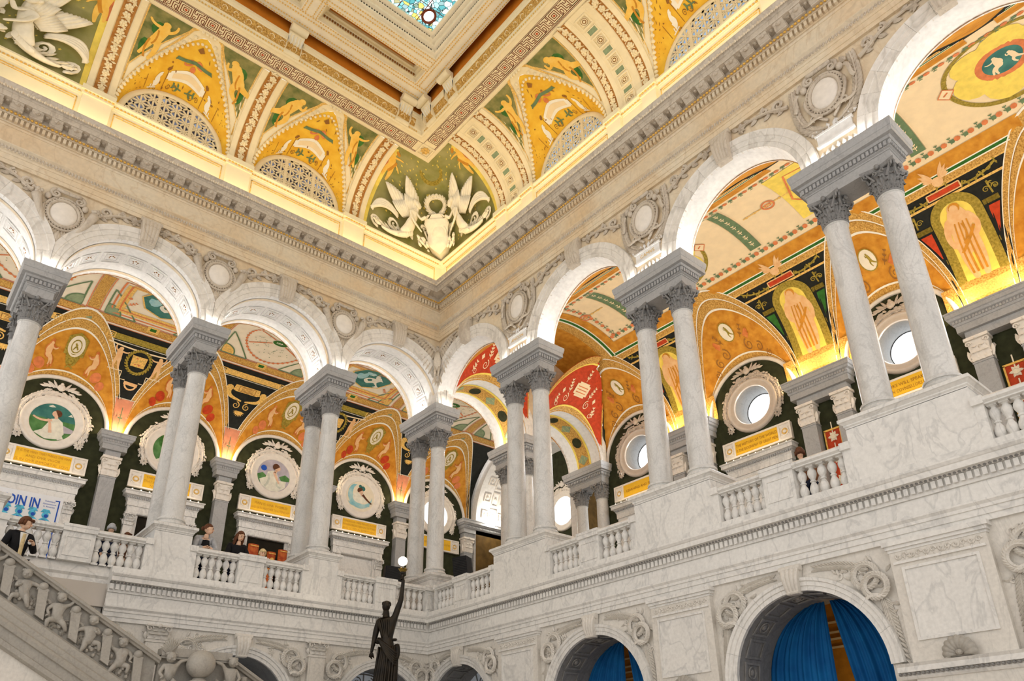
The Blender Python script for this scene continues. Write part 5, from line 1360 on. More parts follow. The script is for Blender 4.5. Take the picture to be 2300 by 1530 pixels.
CEIL = thing('ceiling', (6.7, 9, 18.9), 'richly painted and gilded coved ceiling of the hall', None, None, 'structure')
def bumps(mb, C_, M_, n, fn, r=.05):
    # flower and leaf relief along a line: fn(t)->(u,v) on map M_
    pass
for side, K, cs, mids, hw in (('left', CL, [4.76, 8.23], [3.03, 6.50, 9.96], .31), ('right', CR, RCn[1:], [3.525, 8.025, 12.525, 17.0], .79)):
    M = K.M; AL = K.a
    vt = pi / 2 * AL
    K.dec = (lambda K=K: MB(lambda u, h, v: K.V(u, v / K.a, .008 + h)))
    for i, c in enumerate(cs):
        hb = K.half - hw
        # cove patch between the ribs
        m = MB(); m.grid(lambda u, v: K.V(lerp(c - hb, c + hb, u), lerp(K.t0(lerp(-hb, hb, u)), pi / 2, v)), 40, 8); obj('cove_face', m, 'cream_gold', CEIL, smooth=True)
        m = MB()
        def fn(u, v):
            th = pi * u; gx, gt = K.G(th); A = (K.lr * cos(th), K.dw - .12, K.lr * sin(th)); q = K.dc - K.a * cos(gt); Bp = (gx, q, K.b * sin(gt)); p = [lerp(A[k], Bp[k], v) for k in range(3)]
            return M(c + p[0], p[1], ZA + p[2])
        m.grid(fn, 36, 6); obj('window_vault', m, 'vault_yellow', CEIL, smooth=True)
        for sx in (-1, 1):
            m = K.dec(); A = []; Bq = []
            for k in range(15):
                t = lerp(.42, pi / 2 * .985, k / 14); zz = K.b * sin(t); st = min(1, zz / (K.gh + .02)); gx = (K.gw + .10) * sqrt(max(0, 1 - st * st)) + .17
                A.append((c + sx * min(gx, hb - .06), t * AL)); Bq.append((c + sx * (hb - .05), t * AL))
            m.band(A, Bq, 0); obj('green_field', m, 'cove_green', CEIL)
            m = K.dec(); m.strip(A, .03, .004); m.strip(Bq, .03, .004); obj('gilt_field_line', m, 'gold_paint', CEIL)
            m = K.dec(); fan(m, c + sx * (hb - .42), 2.42, .18, .003, 10, .20); fan(m, c + sx * (hb - .22), 1.85, .10, .003, 10, .22); obj('painted_foliage', m, 'cloth_green', CEIL)
            m = K.dec(); fig2d(m, 'kneel' if (i + (sx > 0)) % 2 else 'raise', c + sx * (hb - .34), 1.60, 1.18, .010, sx, .22 * sx); obj('painted_figure', m, 'figure_gold', CEIL)
            m = K.dec(); m.strip(bez([(c + sx * (hb - .30), 2.1), (c + sx * (hb - .22), 1.8), (c + sx * (hb - .30), 1.6)], 6), .05, .012); m.strip(bez([(c + sx * (hb - .42), 2.4), (c + sx * (hb - .46), 2.1), (c + sx * (hb - .36), 2.0)], 6), .04, .012); obj('figure_shading', m, 'figure_shade', CEIL)
        # garland moulding along the groin
        m = MB()
        n = 46
        for k in range(n):
            th = pi * (k + .5) / n; gx, gt = K.G(th)
            for dk, rr in ((.015, .050), (-.02, .042)):
                gx, gt = K.G(th, dk); p = (c + gx, K.dc - (K.a - .02) * cos(gt), ZA + (K.b - .02) * sin(gt)); q = M(*p); m.ell(q, (rr, rr, rr), 6, 4)
        obj('garland_moulding', m, 'cream_gold', CEIL, kind='stuff')
        m = K.dec(); A = []; Bq = []
        for k in range(41):
            th = pi * k / 40
            for kk, arr in ((.05, A), (.075, Bq)):
                gx, gt = K.G(th, kk * (1 if sin(th) > .0 else 1)); arr.append((max(c - hb, min(c + hb, c + gx)), gt * AL))
        m.band(A, Bq, .003); obj('gilt_rule', m, 'gold_paint', CEIL)
        # arabesques on the yellow vault
        sg = -1 if side == 'left' else 1
        P = lambda: K.pen(c)
        m = P(); m.flat([(-.34, 1.42 + .0), (.34, 1.42), (.38, 1.46), (.38, 1.58), (.34, 1.62), (-.34, 1.62), (-.38, 1.58), (-.38, 1.46)], .006) if False else None
        # elevation window between r=1.3 and the groin; at the crown that is 1.30..1.60, so use (x, z) near the sides too
        def PV(u, h, v):   # u across, v 0..1 from window to groin
            th = pi / 2 - u / 1.45; gx, gt = K.G(th); A = (K.lr * cos(th), K.dw - .12, K.lr * sin(th)); q = K.dc - K.a * cos(gt); Bp = (gx, q, K.b * sin(gt)); p = [lerp(A[k], Bp[k], v) for k in range(3)]
            kq = 1 - (.008 + h) / 1.4; return M(c + p[0] * kq, p[1], ZA + p[2] * kq)
        D2 = lambda: MB(PV)
        sc = 1.45
        def rect2(m, u0, u1, v0, v1, h): m.grid(lambda a, b: (lerp(u0, u1, a), h, lerp(v0, v1, b)), 8, 2)
        m = D2(); rect2(m, -.46, .46, .26, .46, .004); rect2(m, -.51, .51, .29, .43, .003); obj('cream_plaque', m, 'white_paint', CEIL)
        m = D2(); rect2(m, -.39, .39, .31, .41, .008); obj('plaque_field', m, 'vault_cream_warm', CEIL)
        m = D2()
        for sx in (-1, 1):
            x0 = sx * .66
            P1 = [(x0, .44), (x0 + sx * .10, .40), (x0 + sx * .12, .32), (x0 + sx * .02, .26), (x0 + sx * .06, .20), (x0 + sx * .16, .20)]
            m.strip(bez(P1, 10), .09, .006, w2=.17); m.flat(disc(x0 + sx * .02, .45, .05, 8, .03), .007); m.strip([(x0 + sx * .14, .2), (x0 + sx * .16, .10)], .03, .006); m.strip([(x0 + sx * .2, .2), (x0 + sx * .22, .10)], .03, .006); m.strip([(x0 + sx * .06, .10), (x0 + sx * .30, .10)], .03, .006)
        obj('painted_swan_pair', m, 'white_paint', CEIL)
        m = D2(); m.strip(bez([(-.46, .76), (-.2, .56), (.2, .56), (.46, .76)], 10), .05, .006)
        for sx in (-1, 1):
            sprig2d(m, sx * .05, .12, pi / 2 - sx * 1.35, .26, 2, .06, .006); m.flat(disc(sx * .45, .74, .04, 8, .02), .007)
        obj('painted_festoon', m, 'green_line', CEIL)
        m = D2()
        for sx in (-1, 1):
            scroll2d(m, sx * .24, .12, .07, 0, sx, .016, .006); scroll2d(m, sx * .40, .14, .06, 0, -sx, .016, .006); scroll2d(m, sx * .75, .06, .05, 0, sx, .016, .006); m.strip([(sx * .55, .05), (sx * .52, .5)], .014, .004); fan(m, sx * .52, .52, .06, .005, 6, .04)
            m.strip([(sx * 1.05, .1), (sx * 1.02, .55)], .014, .004)
            for k in range(10): m.flat(disc(sx * (1.2 + .5 * random.random()), .1 + .7 * random.random(), .018, 4), .004)
        m.flat([(-.09, .82), (0, .77), (.09, .82), (0, .87)], .006)
        for k in range(26):
            u = random.uniform(-1.5, 1.5); v = random.uniform(.05, .95); m.leaf(u, v, random.uniform(0, 6.28), .07, .03, .003, .004, 2)
        obj('painted_arabesque', m, 'brown_line', CEIL)
        m = D2(); m.strip(disc(-.12, .62, .09, 12, .04), .03, .005, closed=True); m.strip(disc(.14, .60, .10, 12, .04), .03, .005, closed=True); fan(m, 0, .50, .07, .005, 8, .05); obj('painted_flower', m, 'coral', CEIL)
        # lattice window
        wn = thing('window_%d' % ((7 if side == 'left' else 9) + i), M(c, K.dw - .1, ZA), 'semicircular white lattice window above the %s bay of the %s wall' % (ORD[i + 1], side), None, None, 'structure')
        d0 = K.dw - .12
        m = MB(M); m.flat(arc(c, ZA, 1.3, 0, pi, 28), d0 - .06); obj('pane', m, 'lattice_sky' if side == 'right' else 'lattice_dusk', wn)
        m = ringpart(M, c, ZA, [(1.17, d0 - .03), (1.17, d0 + .03), (1.20, d0 + .05), (1.27, d0 + .05), (1.31, d0 + .02)], 0, pi, 36); obj('arch_frame', m, 'cream_gold', wn, smooth=True, ang=40)
        m = MB(M); m.box(c - 1.3, c + 1.3, d0 - .03, d0 + .05, ZA - .02, ZA + .05); obj('sill', m, 'cream_gold', wn)
        for x in (-.42, .42): m = MB(M); m.box(c + x - .045, c + x + .045, d0 - .03, d0 + .03, ZA, ZA + sqrt(1.19 ** 2 - x * x)); obj('mullion', m, 'cream_gold', wn)
        m = MB(M); R_ = 1.19; gq = .28
        def seg(p, q, w=.044):
            dx, dz = q[0] - p[0], q[1] - p[1]; l = sqrt(dx * dx + dz * dz); nx, nz = -dz / l * w / 2, dx / l * w / 2
            m.prism([(c + p[0] + nx, ZA + p[1] + nz), (c + q[0] + nx, ZA + q[1] + nz), (c + q[0] - nx, ZA + q[1] - nz), (c + p[0] - nx, ZA + p[1] - nz)], d0 - .02, d0 + .012)
        def clip(px, pz, dx, dz):
            # line clipped to the half disc
            b = px * dx + pz * dz; q = px * px + pz * pz - R_ * R_; D_ = b * b - q
            if D_ <= 0: return
            t0, t1 = -b - sqrt(D_), -b + sqrt(D_)
            if abs(dz) > 1e-6:
                tz = -pz / dz
                if dz > 0: t0 = max(t0, tz)
                else: t1 = min(t1, tz)
            elif pz < 0: return
            if t1 - t0 > .05: seg((px + dx * t0, pz + dz * t0), (px + dx * t1, pz + dz * t1))
        for k in range(-9, 10):
            if k % 2 == 0: clip(0, k * gq / 2 + .0, 1, 0)
            clip(k * gq, 0, .7071, .7071); clip(k * gq, 0, -.7071, .7071)
            if k % 2 == 0: clip(k * gq / 2, 0, 0, 1)
        obj('lattice', m, 'cream_gold', wn)
        nd = MB(M)
        for a in range(-4, 5):
            for b in range(0, 5):
                x, z = a * gq, b * gq
                if x * x + z * z < 1.1: nd.ell((c + x, d0 + .012, ZA + z), (.04, .02, .04), 6, 4)
        obj('lattice_boss_row', nd, 'cream_gold', wn, kind='stuff')
    # ribs
    for q in mids:
        if q > 14: continue
        sects = [(-.31, .31, 'L')] if side == 'left' else [(-.79, -.25, 'L'), (.25, .79, 'L'), (-.25, .25, 'C')]
        for a, b, kind in sects:
            pr = ([(a, 0), (a, .05), (a + .13, .065), (a + .15, .04), (a + .155, .02), (b - .155, .02), (b - .15, .04), (b - .13, .065), (b, .05), (b, 0)]) if kind == 'L' else [(a, .045), (b, .045)]
            m = MB(); m.grid(lambda u, v: K.V(q + pr[round(v * (len(pr) - 1))][0], u * pi / 2, pr[round(v * (len(pr) - 1))][1]), 22, len(pr) - 1); obj('rib', m, 'cream_gold', CEIL)
            if kind == 'L':
                m = MB(lambda u, h, v: K.V(u, v / AL, h)); rectfill(m, q + (a + b) / 2 - .15, q + (a + b) / 2 + .15, 0, vt, .024); obj('rib_ground', m, 'rib_brown', CEIL)
                m = MB(lambda u, h, v: K.V(u, v / AL, h)); x = q + (a + b) / 2; v = .05
                while v < vt - .05:
                    for k in range(5):
                        an = 2 * pi * k / 5 + v; m.ell((x + .055 * cos(an), .045, v + .055 * sin(an)), (.04, .03, .04), 6, 4)
                    m.ell((x, .055, v), (.035, .03, .035), 6, 4)
                    for k in range(4): m.leaf(x + random.uniform(-.06, .06), v + .12 + .03 * random.random(), random.uniform(0, 6.28), .11, .06, .03, .03, 2)
                    m.strip(bez([(x - .09, v + .1), (x, v + .17), (x + .09, v + .1)], 4), .02, .035); v += .23
                obj('fruit_relief', m, 'cream_gold', CEIL, 'plaster fruit and flower relief', kind='stuff')
            else:
                n = 9
                for k in range(n):
                    v = .18 + k * (vt - .2) / n; Mq = lambda u, h, w_: K.V(u, w_ / AL, h)
                    m = MB(Mq)
                    if k % 2 == 0:
                        sqf(m, q - .16, q + .16, v - .15, v + .15, .04, .043, .075)
                        for r3 in (.11, .07): m.ring(q, v, r3, r3, .014, .055, 16, 4)
                        m.ell((q, .05, v), (.035, .04, .035), 8, 4, 'y+'); obj('coffer_rosette', m, 'cream_gold', CEIL)
                        m = MB(Mq); m.flat(disc(q, v, .12, 14), .049); obj('rosette_shadow_ground', m, 'brown_line', CEIL)
                    else:
                        sqf(m, q - .14, q + .14, v - .08, v + .08, .024, .043, .065)
                        obj('coffer_frame', m, 'cream_gold', CEIL)
                        m = MB(Mq); rectfill(m, q - .13, q + .13, v - .07, v + .07, .049); obj('green_coffer', m, 'sage', CEIL)
# ------------------------------------------------------------------ starry corner pendentives
def make_Cn(fx):
    def Cn(u, h, v):
        t = max(0, min(pi / 2, v / 1.8)); o = -.2 + 1.9 - (1.9 - h) * cos(t); z = ZA + (1.7 - h) * sin(t); rho = .02 + .75 * sin(2 * t); al = rho * pi / 2; u = -u
        if abs(u) <= al / 2: a = u / rho; cx = o + rho; x, y = cx - rho * cos(pi / 4 + a), cx - rho * sin(pi / 4 + a)
        elif u > 0: x, y = o + rho + u - al / 2, o
        else: x, y = o, o + rho - u - al / 2
        return fx(x, y, z)
    return Cn
def pendent(Cn):
    m = MB(Cn)
    def fn(a, b):
        t = b * pi / 2; o = -.2 + 1.9 * (1 - cos(t)); rho = .02 + .75 * sin(2 * t); L = max(.05, 2.74 - o - rho); tot = L + rho * pi / 4
        return ((2 * a - 1) * tot, 0, 1.8 * t)
    m.grid(fn, 48, 24); obj('starry_pendentive', m, 'star_green', CEIL, smooth=True)
    m = MB(Cn)
    for k in range(150):
        v = random.uniform(.3, 2.7); lim = 2.3 - .45 * v; u = random.uniform(-lim, lim); r = random.uniform(.022, .045)
        m.flat([(u + (r if j % 2 == 0 else r * .45) * cos(pi * j / 5), v + (r if j % 2 == 0 else r * .45) * sin(pi * j / 5)) for j in range(10)], .01)
    obj('painted_stars', m, 'star', CEIL, kind='stuff')
    for sx in (-1, 1):
        m = MB(Cn); P = [(sx * (2.74 - (1.9 * (1 - cos(v / 1.8)) - .2) * 1 - .02 - .75 * sin(2 * v / 1.8) * (1 - pi / 4)) - sx * .07, v) for v in [k * .14 for k in range(20)]]; m.strip(P, .12, .008); obj('gilt_edge', m, 'star', CEIL)
        m = MB(Cn); fig2d(m, 'fly', sx * 1.18, 1.74, .98, .012, sx, -.30 * sx); obj('painted_flying_figure', m, 'figure_gold', CEIL)
        m = MB(Cn); m.strip(bez([(sx * 1.2, 2.28), (sx * 1.4, 2.08), (sx * 1.6, 1.95)], 6), .06, .016); fan(m, sx * 1.08, 2.56, .07, .016, 8); obj('flying_figure_shading', m, 'figure_shade', CEIL)
        m = MB(Cn); m.strip(bez([(sx * 1.3, 2.38), (sx * 1.6, 2.2), (sx * 1.7, 1.9), (sx * 1.85, 1.85)], 8), .10, .010); obj('flying_scarf', m, 'coral', CEIL)
    m = MB(Cn); m.strip(arc(.03, 2.36, .34, pi * .9, 2.1 * pi, 14, .22), .13, .010); obj('painted_wreath', m, 'olive_gold', CEIL)
    for k in range(4):
        pass
def relief_group(Cn, loc, label):
    t = thing('relief_group', loc, label, 'sculpture', 'winged relief groups')
    # shield with oval
    m = MB(Cn)
    sh = [(-.34, .20), (.0, .06), (.34, .20), (.42, .34), (.34, .62), (.36, .85), (.42, .95), (.36, 1.10), (.22, 1.16), (.14, 1.28), (-.14, 1.28), (-.22, 1.16), (-.36, 1.10), (-.42, .95), (-.36, .85), (-.34, .62), (-.42, .34)]
    m.prism(sh, 0, .26); 
    for sx in (-1, 1): m.spiral(sx * .27, 1.02, .11, 1.4, pi / 2, .04, .24, -sx); m.spiral(sx * .46, .82, .13, 1.4, 0 if sx > 0 else pi, .05, .10, sx); m.tube([(sx * .46, .18, .70), (sx * .38, .2, .45), (sx * .42, .16, .25)], .05, 6)
    obj('shield', m, 'plaster_relief', t, smooth=True, ang=35)
    m = MB(Cn); m.ell((.03, .26, .65), (.24, .10, .32), 22, 6, 'y+'); m.ring(.03, .65, .26, .345, .035, .27, 30, 6); obj('oval_boss', m, 'plaster_relief', t, smooth=True)
    m = MB(Cn)
    for sx in (-1, 1):
        m.tube([(.03 + sx * .28 * sin(a), .16, 1.54 - .24 * cos(a)) for a in [k * pi / 9 for k in range(9)]], .025, 5)
        for k in range(10):
            a = (k + .5) * pi / 10; x, z = .03 + sx * .28 * sin(a), 1.54 - .24 * cos(a); tg = atan2(.24 * sin(a), sx * .28 * cos(a))
            m.leaf(x, z, tg + .5, .17, .08, .06, .14, 3); m.leaf(x, z, tg - .5, .15, .08, .06, .14, 3)
    obj('laurel_wreath', m, 'plaster_relief', t)
    for sx in (-1, 1):
        # winged figure: upright torso, bent arms, leafy lower body
        m = MB(Cn)
        Jf = {'pel': (.98, .26, .66), 'wai': (.88, .26, .86), 'che': (.76, .26, 1.08), 'nek': (.65, .25, 1.30), 'sl': (.62, .30, 1.16), 'el': (.48, .36, 1.02), 'hl': (.30, .34, 1.18), 'sr': (.86, .34, 1.12), 'er': (.76, .42, .80), 'hr': (.54, .40, .54), 'leg': (1.14, .25, .46), 'tai': (1.42, .2, .26)}
        Ef = [('pel', 'wai'), ('wai', 'che'), ('che', 'nek'), ('che', 'sl'), ('sl', 'el'), ('el', 'hl'), ('che', 'sr'), ('sr', 'er'), ('er', 'hr'), ('pel', 'leg'), ('leg', 'tai')]
        Rf = {'pel': .15, 'wai': .11, 'che': .135, 'nek': .06, 'sl': .07, 'el': .055, 'hl': .04, 'sr': .075, 'er': .06, 'hr': .042, 'leg': .15, 'tai': .09}
        v_, f_ = skin({k_: (sx * p_[0], p_[1], p_[2]) for k_, p_ in Jf.items()}, Ef, Rf, 'pel', 2); m.add(v_, f_)
        m.ell((sx * .53, .26, 1.47), (.095, .11, .12), 12, 8); m.ell((sx * .60, .24, 1.52), (.10, .11, .095), 10, 6); m.ell((sx * .445, .27, 1.45), (.03, .03, .025), 6, 4); m.ell((sx * .67, .22, 1.46), (.05, .06, .06), 8, 5)
        for k in range(4): m.tube([(sx * (.30 - .02 * k), .36, 1.16 + .02 * k), (sx * (.24 - .02 * k), .36, 1.15 + .025 * k)], .018, 5)
        obj('figure', m, 'plaster_relief', t, smooth=True)
        m = MB(Cn)
        m.tube(bez([(sx * 1.2, .20, .36), (sx * 1.5, .18, .12), (sx * 1.9, .16, .08), (sx * 2.15, .12, .2)], 10), lambda q_: .10 - .05 * q_, 8)
        m.spiral(sx * 1.66, .50, .22, 1.5, -pi / 2, .06, .08, sx); m.spiral(sx * 2.32, .34, .20, 1.5, -pi / 2, .055, .08, sx)
        for k in range(12): m.leaf(sx * (1.05 + .10 * k), .26 + .06 * sin(k * 2), pi / 2 - sx * (.2 + .12 * k), .26, .13, .09, .10, 3, .3 * sx)
        for k in range(7): m.leaf(sx * (.95 + .06 * k), .50 - .05 * k, -pi / 2 + sx * (.5 + .1 * k), .26, .12, .10, .22, 3)
        for k in range(6): m.leaf(sx * 2.32, .34, k * pi / 3, .12, .08, .07, .12, 3)
        obj('scroll_tail', m, 'plaster_relief', t, smooth=True, ang=60)
        # wings of overlapping rounded feathers
        for (bx, bz), (tx, tz), wd in (((.84, 1.10), (.66, 2.10), .40), ((1.10, .92), (1.48, 1.74), .46)):
            m = MB(Cn); ax, az = tx - bx, tz - bz; L = sqrt(ax * ax + az * az); nx, nz = -az / L, ax / L
            for k in range(9):
                f = k / 8 - .5; ln = 1.0 - .34 * (f + .5) ** 1.5
                P_ = bez([(bx + nx * f * wd * .5, .16, bz + nz * f * wd * .5), (bx + ax * .5 * ln + nx * f * wd * 1.1, .20, bz + az * .5 * ln + nz * f * wd * 1.1), (bx + ax * ln + nx * f * wd * .9, .14, bz + az * ln + nz * f * wd * .9)], 7)
                m.tube([(sx * p_[0], p_[1] + .012 * (k % 2), p_[2]) for p_ in P_], lambda q_: .058 * (.75 + .5 * sin(pi * q_)) , 6, flat=.45)
            for k in range(7):
                f = k / 6 - .5
                P_ = [(bx + nx * f * wd * .6, .22, bz + nz * f * wd * .6), (bx + ax * .25 + nx * f * wd, .25, bz + az * .25 + nz * f * wd), (bx + ax * .46 + nx * f * wd * 1.1, .22, bz + az * .46 + nz * f * wd * 1.1)]
                m.tube([(sx * p_[0], p_[1], p_[2]) for p_ in P_], .058, 6, flat=.5)
            obj('wing', m, 'plaster_relief', t, smooth=True)
        m = MB(Cn)
        for k in range(4):
            m.tube(bez([(sx * 1.45, .16, .86 - .03 * k), (sx * 1.7, .26, 1.22 - .07 * k), (sx * 2.1, .22, 1.12 - .08 * k), (sx * 2.42, .14, .62 + .02 * k)], 10), lambda q: .06 - .015 * q, 6)
        obj('drapery', m, 'plaster_relief', t, smooth=True)
        m = MB(Cn)
        for k in range(16): m.ell((sx * random.uniform(.40, .75), random.uniform(.2, .34), random.uniform(.12, .42)), (.07, .06, .07), 7, 5)
        for k in range(10): m.leaf(sx * random.uniform(.4, .8), random.uniform(.1, .4), random.uniform(0, 6.28), .16, .09, .07, .2, 3)
        obj('fruit_cluster', m, 'plaster_relief', t, smooth=True)
    return t
Cn1 = make_Cn(lambda x, y, z: (x, y, z)); pendent(Cn1); relief_group(Cn1, (0, 0, ZA), 'white relief of winged figures holding a shield in the ceiling corner')
Cn2 = make_Cn(lambda x, y, z: (13.0 - x, y, z)); pendent(Cn2); relief_group(Cn2, (13.0, 0, ZA), 'white winged relief group cut by the upper left picture edge')
# ------------------------------------------------------------------ flat frame with Greek key
for side, M, s1 in (('left', ML, XM - 1.7), ('right', MR, YM)):
    T = thing('trim_' + ('7' if side == 'left' else '8'), M(6, 2.0, 18.9), 'ceiling frame painted with a Greek key band, %s side of the corner' % side, None, None, 'structure')
    m = MB(M); mould(m, [(1.66, 18.97), (1.66, 18.90), (1.70, 18.885), (1.78, 18.88), (1.80, 18.895), (2.36, 18.895), (2.37, 18.88), (2.42, 18.89), (2.43, 18.97), (2.46, 19.0), (2.50, 19.16), (2.58, 19.26), (2.58, 19.30), (2.62, 19.32), (2.62, 19.40)], 0, s1); obj('frame', m, 'cream_gold', T)
    Kq = lambda: MB(lambda u, h, v: M(u, v, 18.891 - h))
    m = Kq(); m.band([(1.815, 1.815), (s1, 1.815)], [(1.835, 1.835), (s1, 1.835)]); m.band([(1.79, 1.79), (s1, 1.79)], [(1.80, 1.80), (s1, 1.80)], .004); m.band([(2.20, 2.20), (s1, 2.20)], [(2.212, 2.212), (s1, 2.212)]); obj('red_rule', m, 'key_dark', T)
    first = None; keyf = None
    s = 2.55 if side == 'left' else 2.54
    L = .25; a = .034
    while s < s1 - .3:
        m = Kq(); y = 2.02
        for r2 in (.155, .105, .055):
            rectline(m, s - r2, s + r2, y - r2 * 1.02, y + r2 * 1.02, .018)
        x = s + .318
        for L_ in ([(-.13, .155), (-.13, .05), (-.02, .05), (-.02, -.155)], [(-.08, .155), (-.08, .10), (.03, .10), (.03, -.10), (.09, -.10), (.09, -.155)], [(.13, -.155), (.13, -.05), (.07, -.05)], [(.03, .155), (.13, .155), (.13, .03), (.07, .03), (.07, .10)], [(-.13, -.155), (-.13, -.01), (-.07, -.01), (-.07, -.10), (-.155, -.155)]):
            for p, q in zip(L_, L_[1:]): m.strip([(x + p[0], y + p[1]), (x + q[0], y + q[1])], .018)
        for p in (-.155, .155): m.strip([(s - .155, y + p), (s + .48, y + p)], .012)
        obj('key_unit', m, 'key_dark', T)
        m = Kq(); m.flat([(s - .025, y - .025), (s + .025, y - .025), (s + .025, y + .025), (s - .025, y + .025)], .002); obj('key_centre', m, 'vault_red', T)
        s += .636
    # foliage along the inner rise
    QF = lambda u, h, v: M(u, 2.455 + v * .42 - h * .8, 18.98 + v)
    m = MB(QF); m.band([(2.7, .03), (s1, .03)], [(2.7, .25), (s1, .25)], .006); obj('foliage_shadow_ground', m, 'gold_pattern', T)  # dark band painted as the brown shadow behind the foliage
    m = MB(QF); s = 2.8; k = 0
    while s < s1:
        m.spiral(s, .13, .075, 1.3, 0 if k % 2 else pi, .026, .01, 1 if k % 2 else -1, 12, 5); m.tube([(s + .07, .02, .05), (s + .17, .03, .16), (s + .26, .02, .08)], .02, 5)
        for b in range(5): m.leaf(s + .16 + .02 * b, .05 + .03 * b, .6 + 1.1 * b, .11, .06, .04, .01, 2)
        s += .30; k += 1
    obj('foliage_cove', m, 'cream_gold', T, kind='stuff')
    m = MB(M); s = 2.6
    while s < s1: m.ell((s, 2.43, 18.93), (.03, .02, .025), 6, 4); s += .075
    obj('bead_row', m, 'gold_paint', T, kind='stuff')
ro = thing('ceiling_rosette', (2.0, 2.0, 18.88), 'square gilded rosette at the corner of the Greek key frame', 'rosette')
m = MB(lambda u, h, v: (u, v, 18.892 - h))
sqf(m, 1.82, 2.20, 1.82, 2.20, .04, -.002, .03)
obj('square_frame', m, 'cream_gold', ro)
m = MB(lambda u, h, v: (u, v, 18.892 - h)); m.ell((2.01, 0, 2.01), (.05, .07, .05), 10, 5, 'y+')
for k in range(8): m.leaf(2.01, 2.01, k * pi / 4, .15, .09, .04, 0, 3)
obj('flower', m, 'gold_paint', ro)
# ------------------------------------------------------------------ upper ceiling: orange field, beams, coffers, brackets, skylight
m = MB(); m.box(2.5, 3.24, 2.5, YM, 19.98, 20.05); m.box(2.5, XM - 2.5, 2.5, 4.28, 19.98, 20.05); m.box(2.5, XM, 2.5, YM, 20.4, 20.5); obj('upper_field', m, 'orange_deep', CEIL)
m = MB(); m.box(2.56, XM - 2.4, 2.52, 2.60, 19.38, 20.0); m.box(2.52, 2.60, 2.56, YM, 19.38, 20.0); obj('upper_rise', m, 'orange_deep', CEIL)
def beam(x0, x1, y0, y1, along, e=0.0):
    m = MB(); m.box(x0, x1, y0, y1, 19.60 - e, 20.0); m.box(x0 - .03 - e, x1 + .03 + e, y0 - .03 - e, y1 + .03 + e, 19.86 - e, 20.0); obj('ceiling_beam', m, 'cream_beam', CEIL)
    g = MB()
    # bead lines on the soffit
    if along == 'x':
        for y in (y0 + .04, y0 + .15, y1 - .15, y1 - .04):
            x = x0
            while x < x1: g.box(x, x + .035, y - .012, y + .012, 19.578, 19.61); x += .07
    else:
        for x in (x0 + .04, x0 + .13, x1 - .13, x1 - .04):
            y = y0
            while y < y1: g.box(x - .012, x + .012, y, y + .035, 19.578, 19.61); y += .07
    obj('beam_bead_row', g, 'gold_paint', CEIL, kind='stuff')
XE, YE = 10.2, 14.5
beam(2.78, XE, 2.79, 3.31, 'x'); beam(3.24, XE, 3.80, 4.28, 'x', .002); beam(2.78, 3.24, 3.31, YE, 'y', .004)
for x in (6.43, 9.86): beam(x - .23, x + .23, 3.31, YE, 'y', .006)
for y in (8.0, 12.5): beam(3.24, XE, y - .25, y + .25, 'x', .008)
# coffers between the first two beams: stepped, with dentils
for x0, x1 in ((3.24, 6.20), (6.66, 9.63)):
    m = MB()
    for k, (o, z) in enumerate(((.0, 19.70), (.06, 19.80), (.12, 19.88))):
        a, b, c_, d_ = x0 + o, x1 - o, 3.31 + o, 3.80 - o
        sqh(m, a, b, c_, d_, .06, z, 20.02 - o * .01)
    obj('coffer_step', m, 'cream_gold', CEIL)
    m = MB(); x = x0 + .1
    while x < x1 - .1: m.box(x, x + .04, 3.37, 3.40, 19.74, 19.80); m.box(x, x + .04, 3.71, 3.74, 19.74, 19.80); x += .075
    obj('coffer_dentil_row', m, 'brown_line', CEIL, kind='stuff')
    m = MB(); m.box(x0, x1, 3.31, 3.80, 20.02, 20.06); obj('coffer_top', m, 'cream_gold', CEIL)
# skylight panels
m_, nt, b_ = nmat('stained_glass', .3)
mp = coords(nt, 1.0, False); vo = N(nt, 'ShaderNodeTexVoronoi', feature='DISTANCE_TO_EDGE'); vo.inputs['Scale'].default_value = 9.0; nt.links.new(mp.outputs[0], vo.inputs[0])
vc = N(nt, 'ShaderNodeTexVoronoi'); vc.inputs['Scale'].default_value = 9.0; nt.links.new(mp.outputs[0], vc.inputs[0])
rc = ramp(nt, [(.0, (.05, .26, .30)), (.3, (.16, .46, .52)), (.55, (.42, .70, .76)), (.75, (.80, .92, .95)), (.86, (.04, .20, .24)), (.95, (.62, .46, .12))])
sp = N(nt, 'ShaderNodeSeparateColor'); nt.links.new(vc.outputs['Color'], sp.inputs[0]); nt.links.new(sp.outputs[0], rc.inputs[0])
rl = ramp(nt, [(.03, (.02, .04, .04)), (.07, (1, 1, 1))]); nt.links.new(vo.outputs['Distance'], rl.inputs[0])
cc_ = mix(nt, 1.0, rc.outputs[0], rl.outputs[0], 'MULTIPLY'); nt.links.new(cc_, b_.inputs['Emission Color']); b_.inputs['Emission Strength'].default_value = 1.25; nt.links.new(cc_, b_.inputs['Base Color'])
n = 12
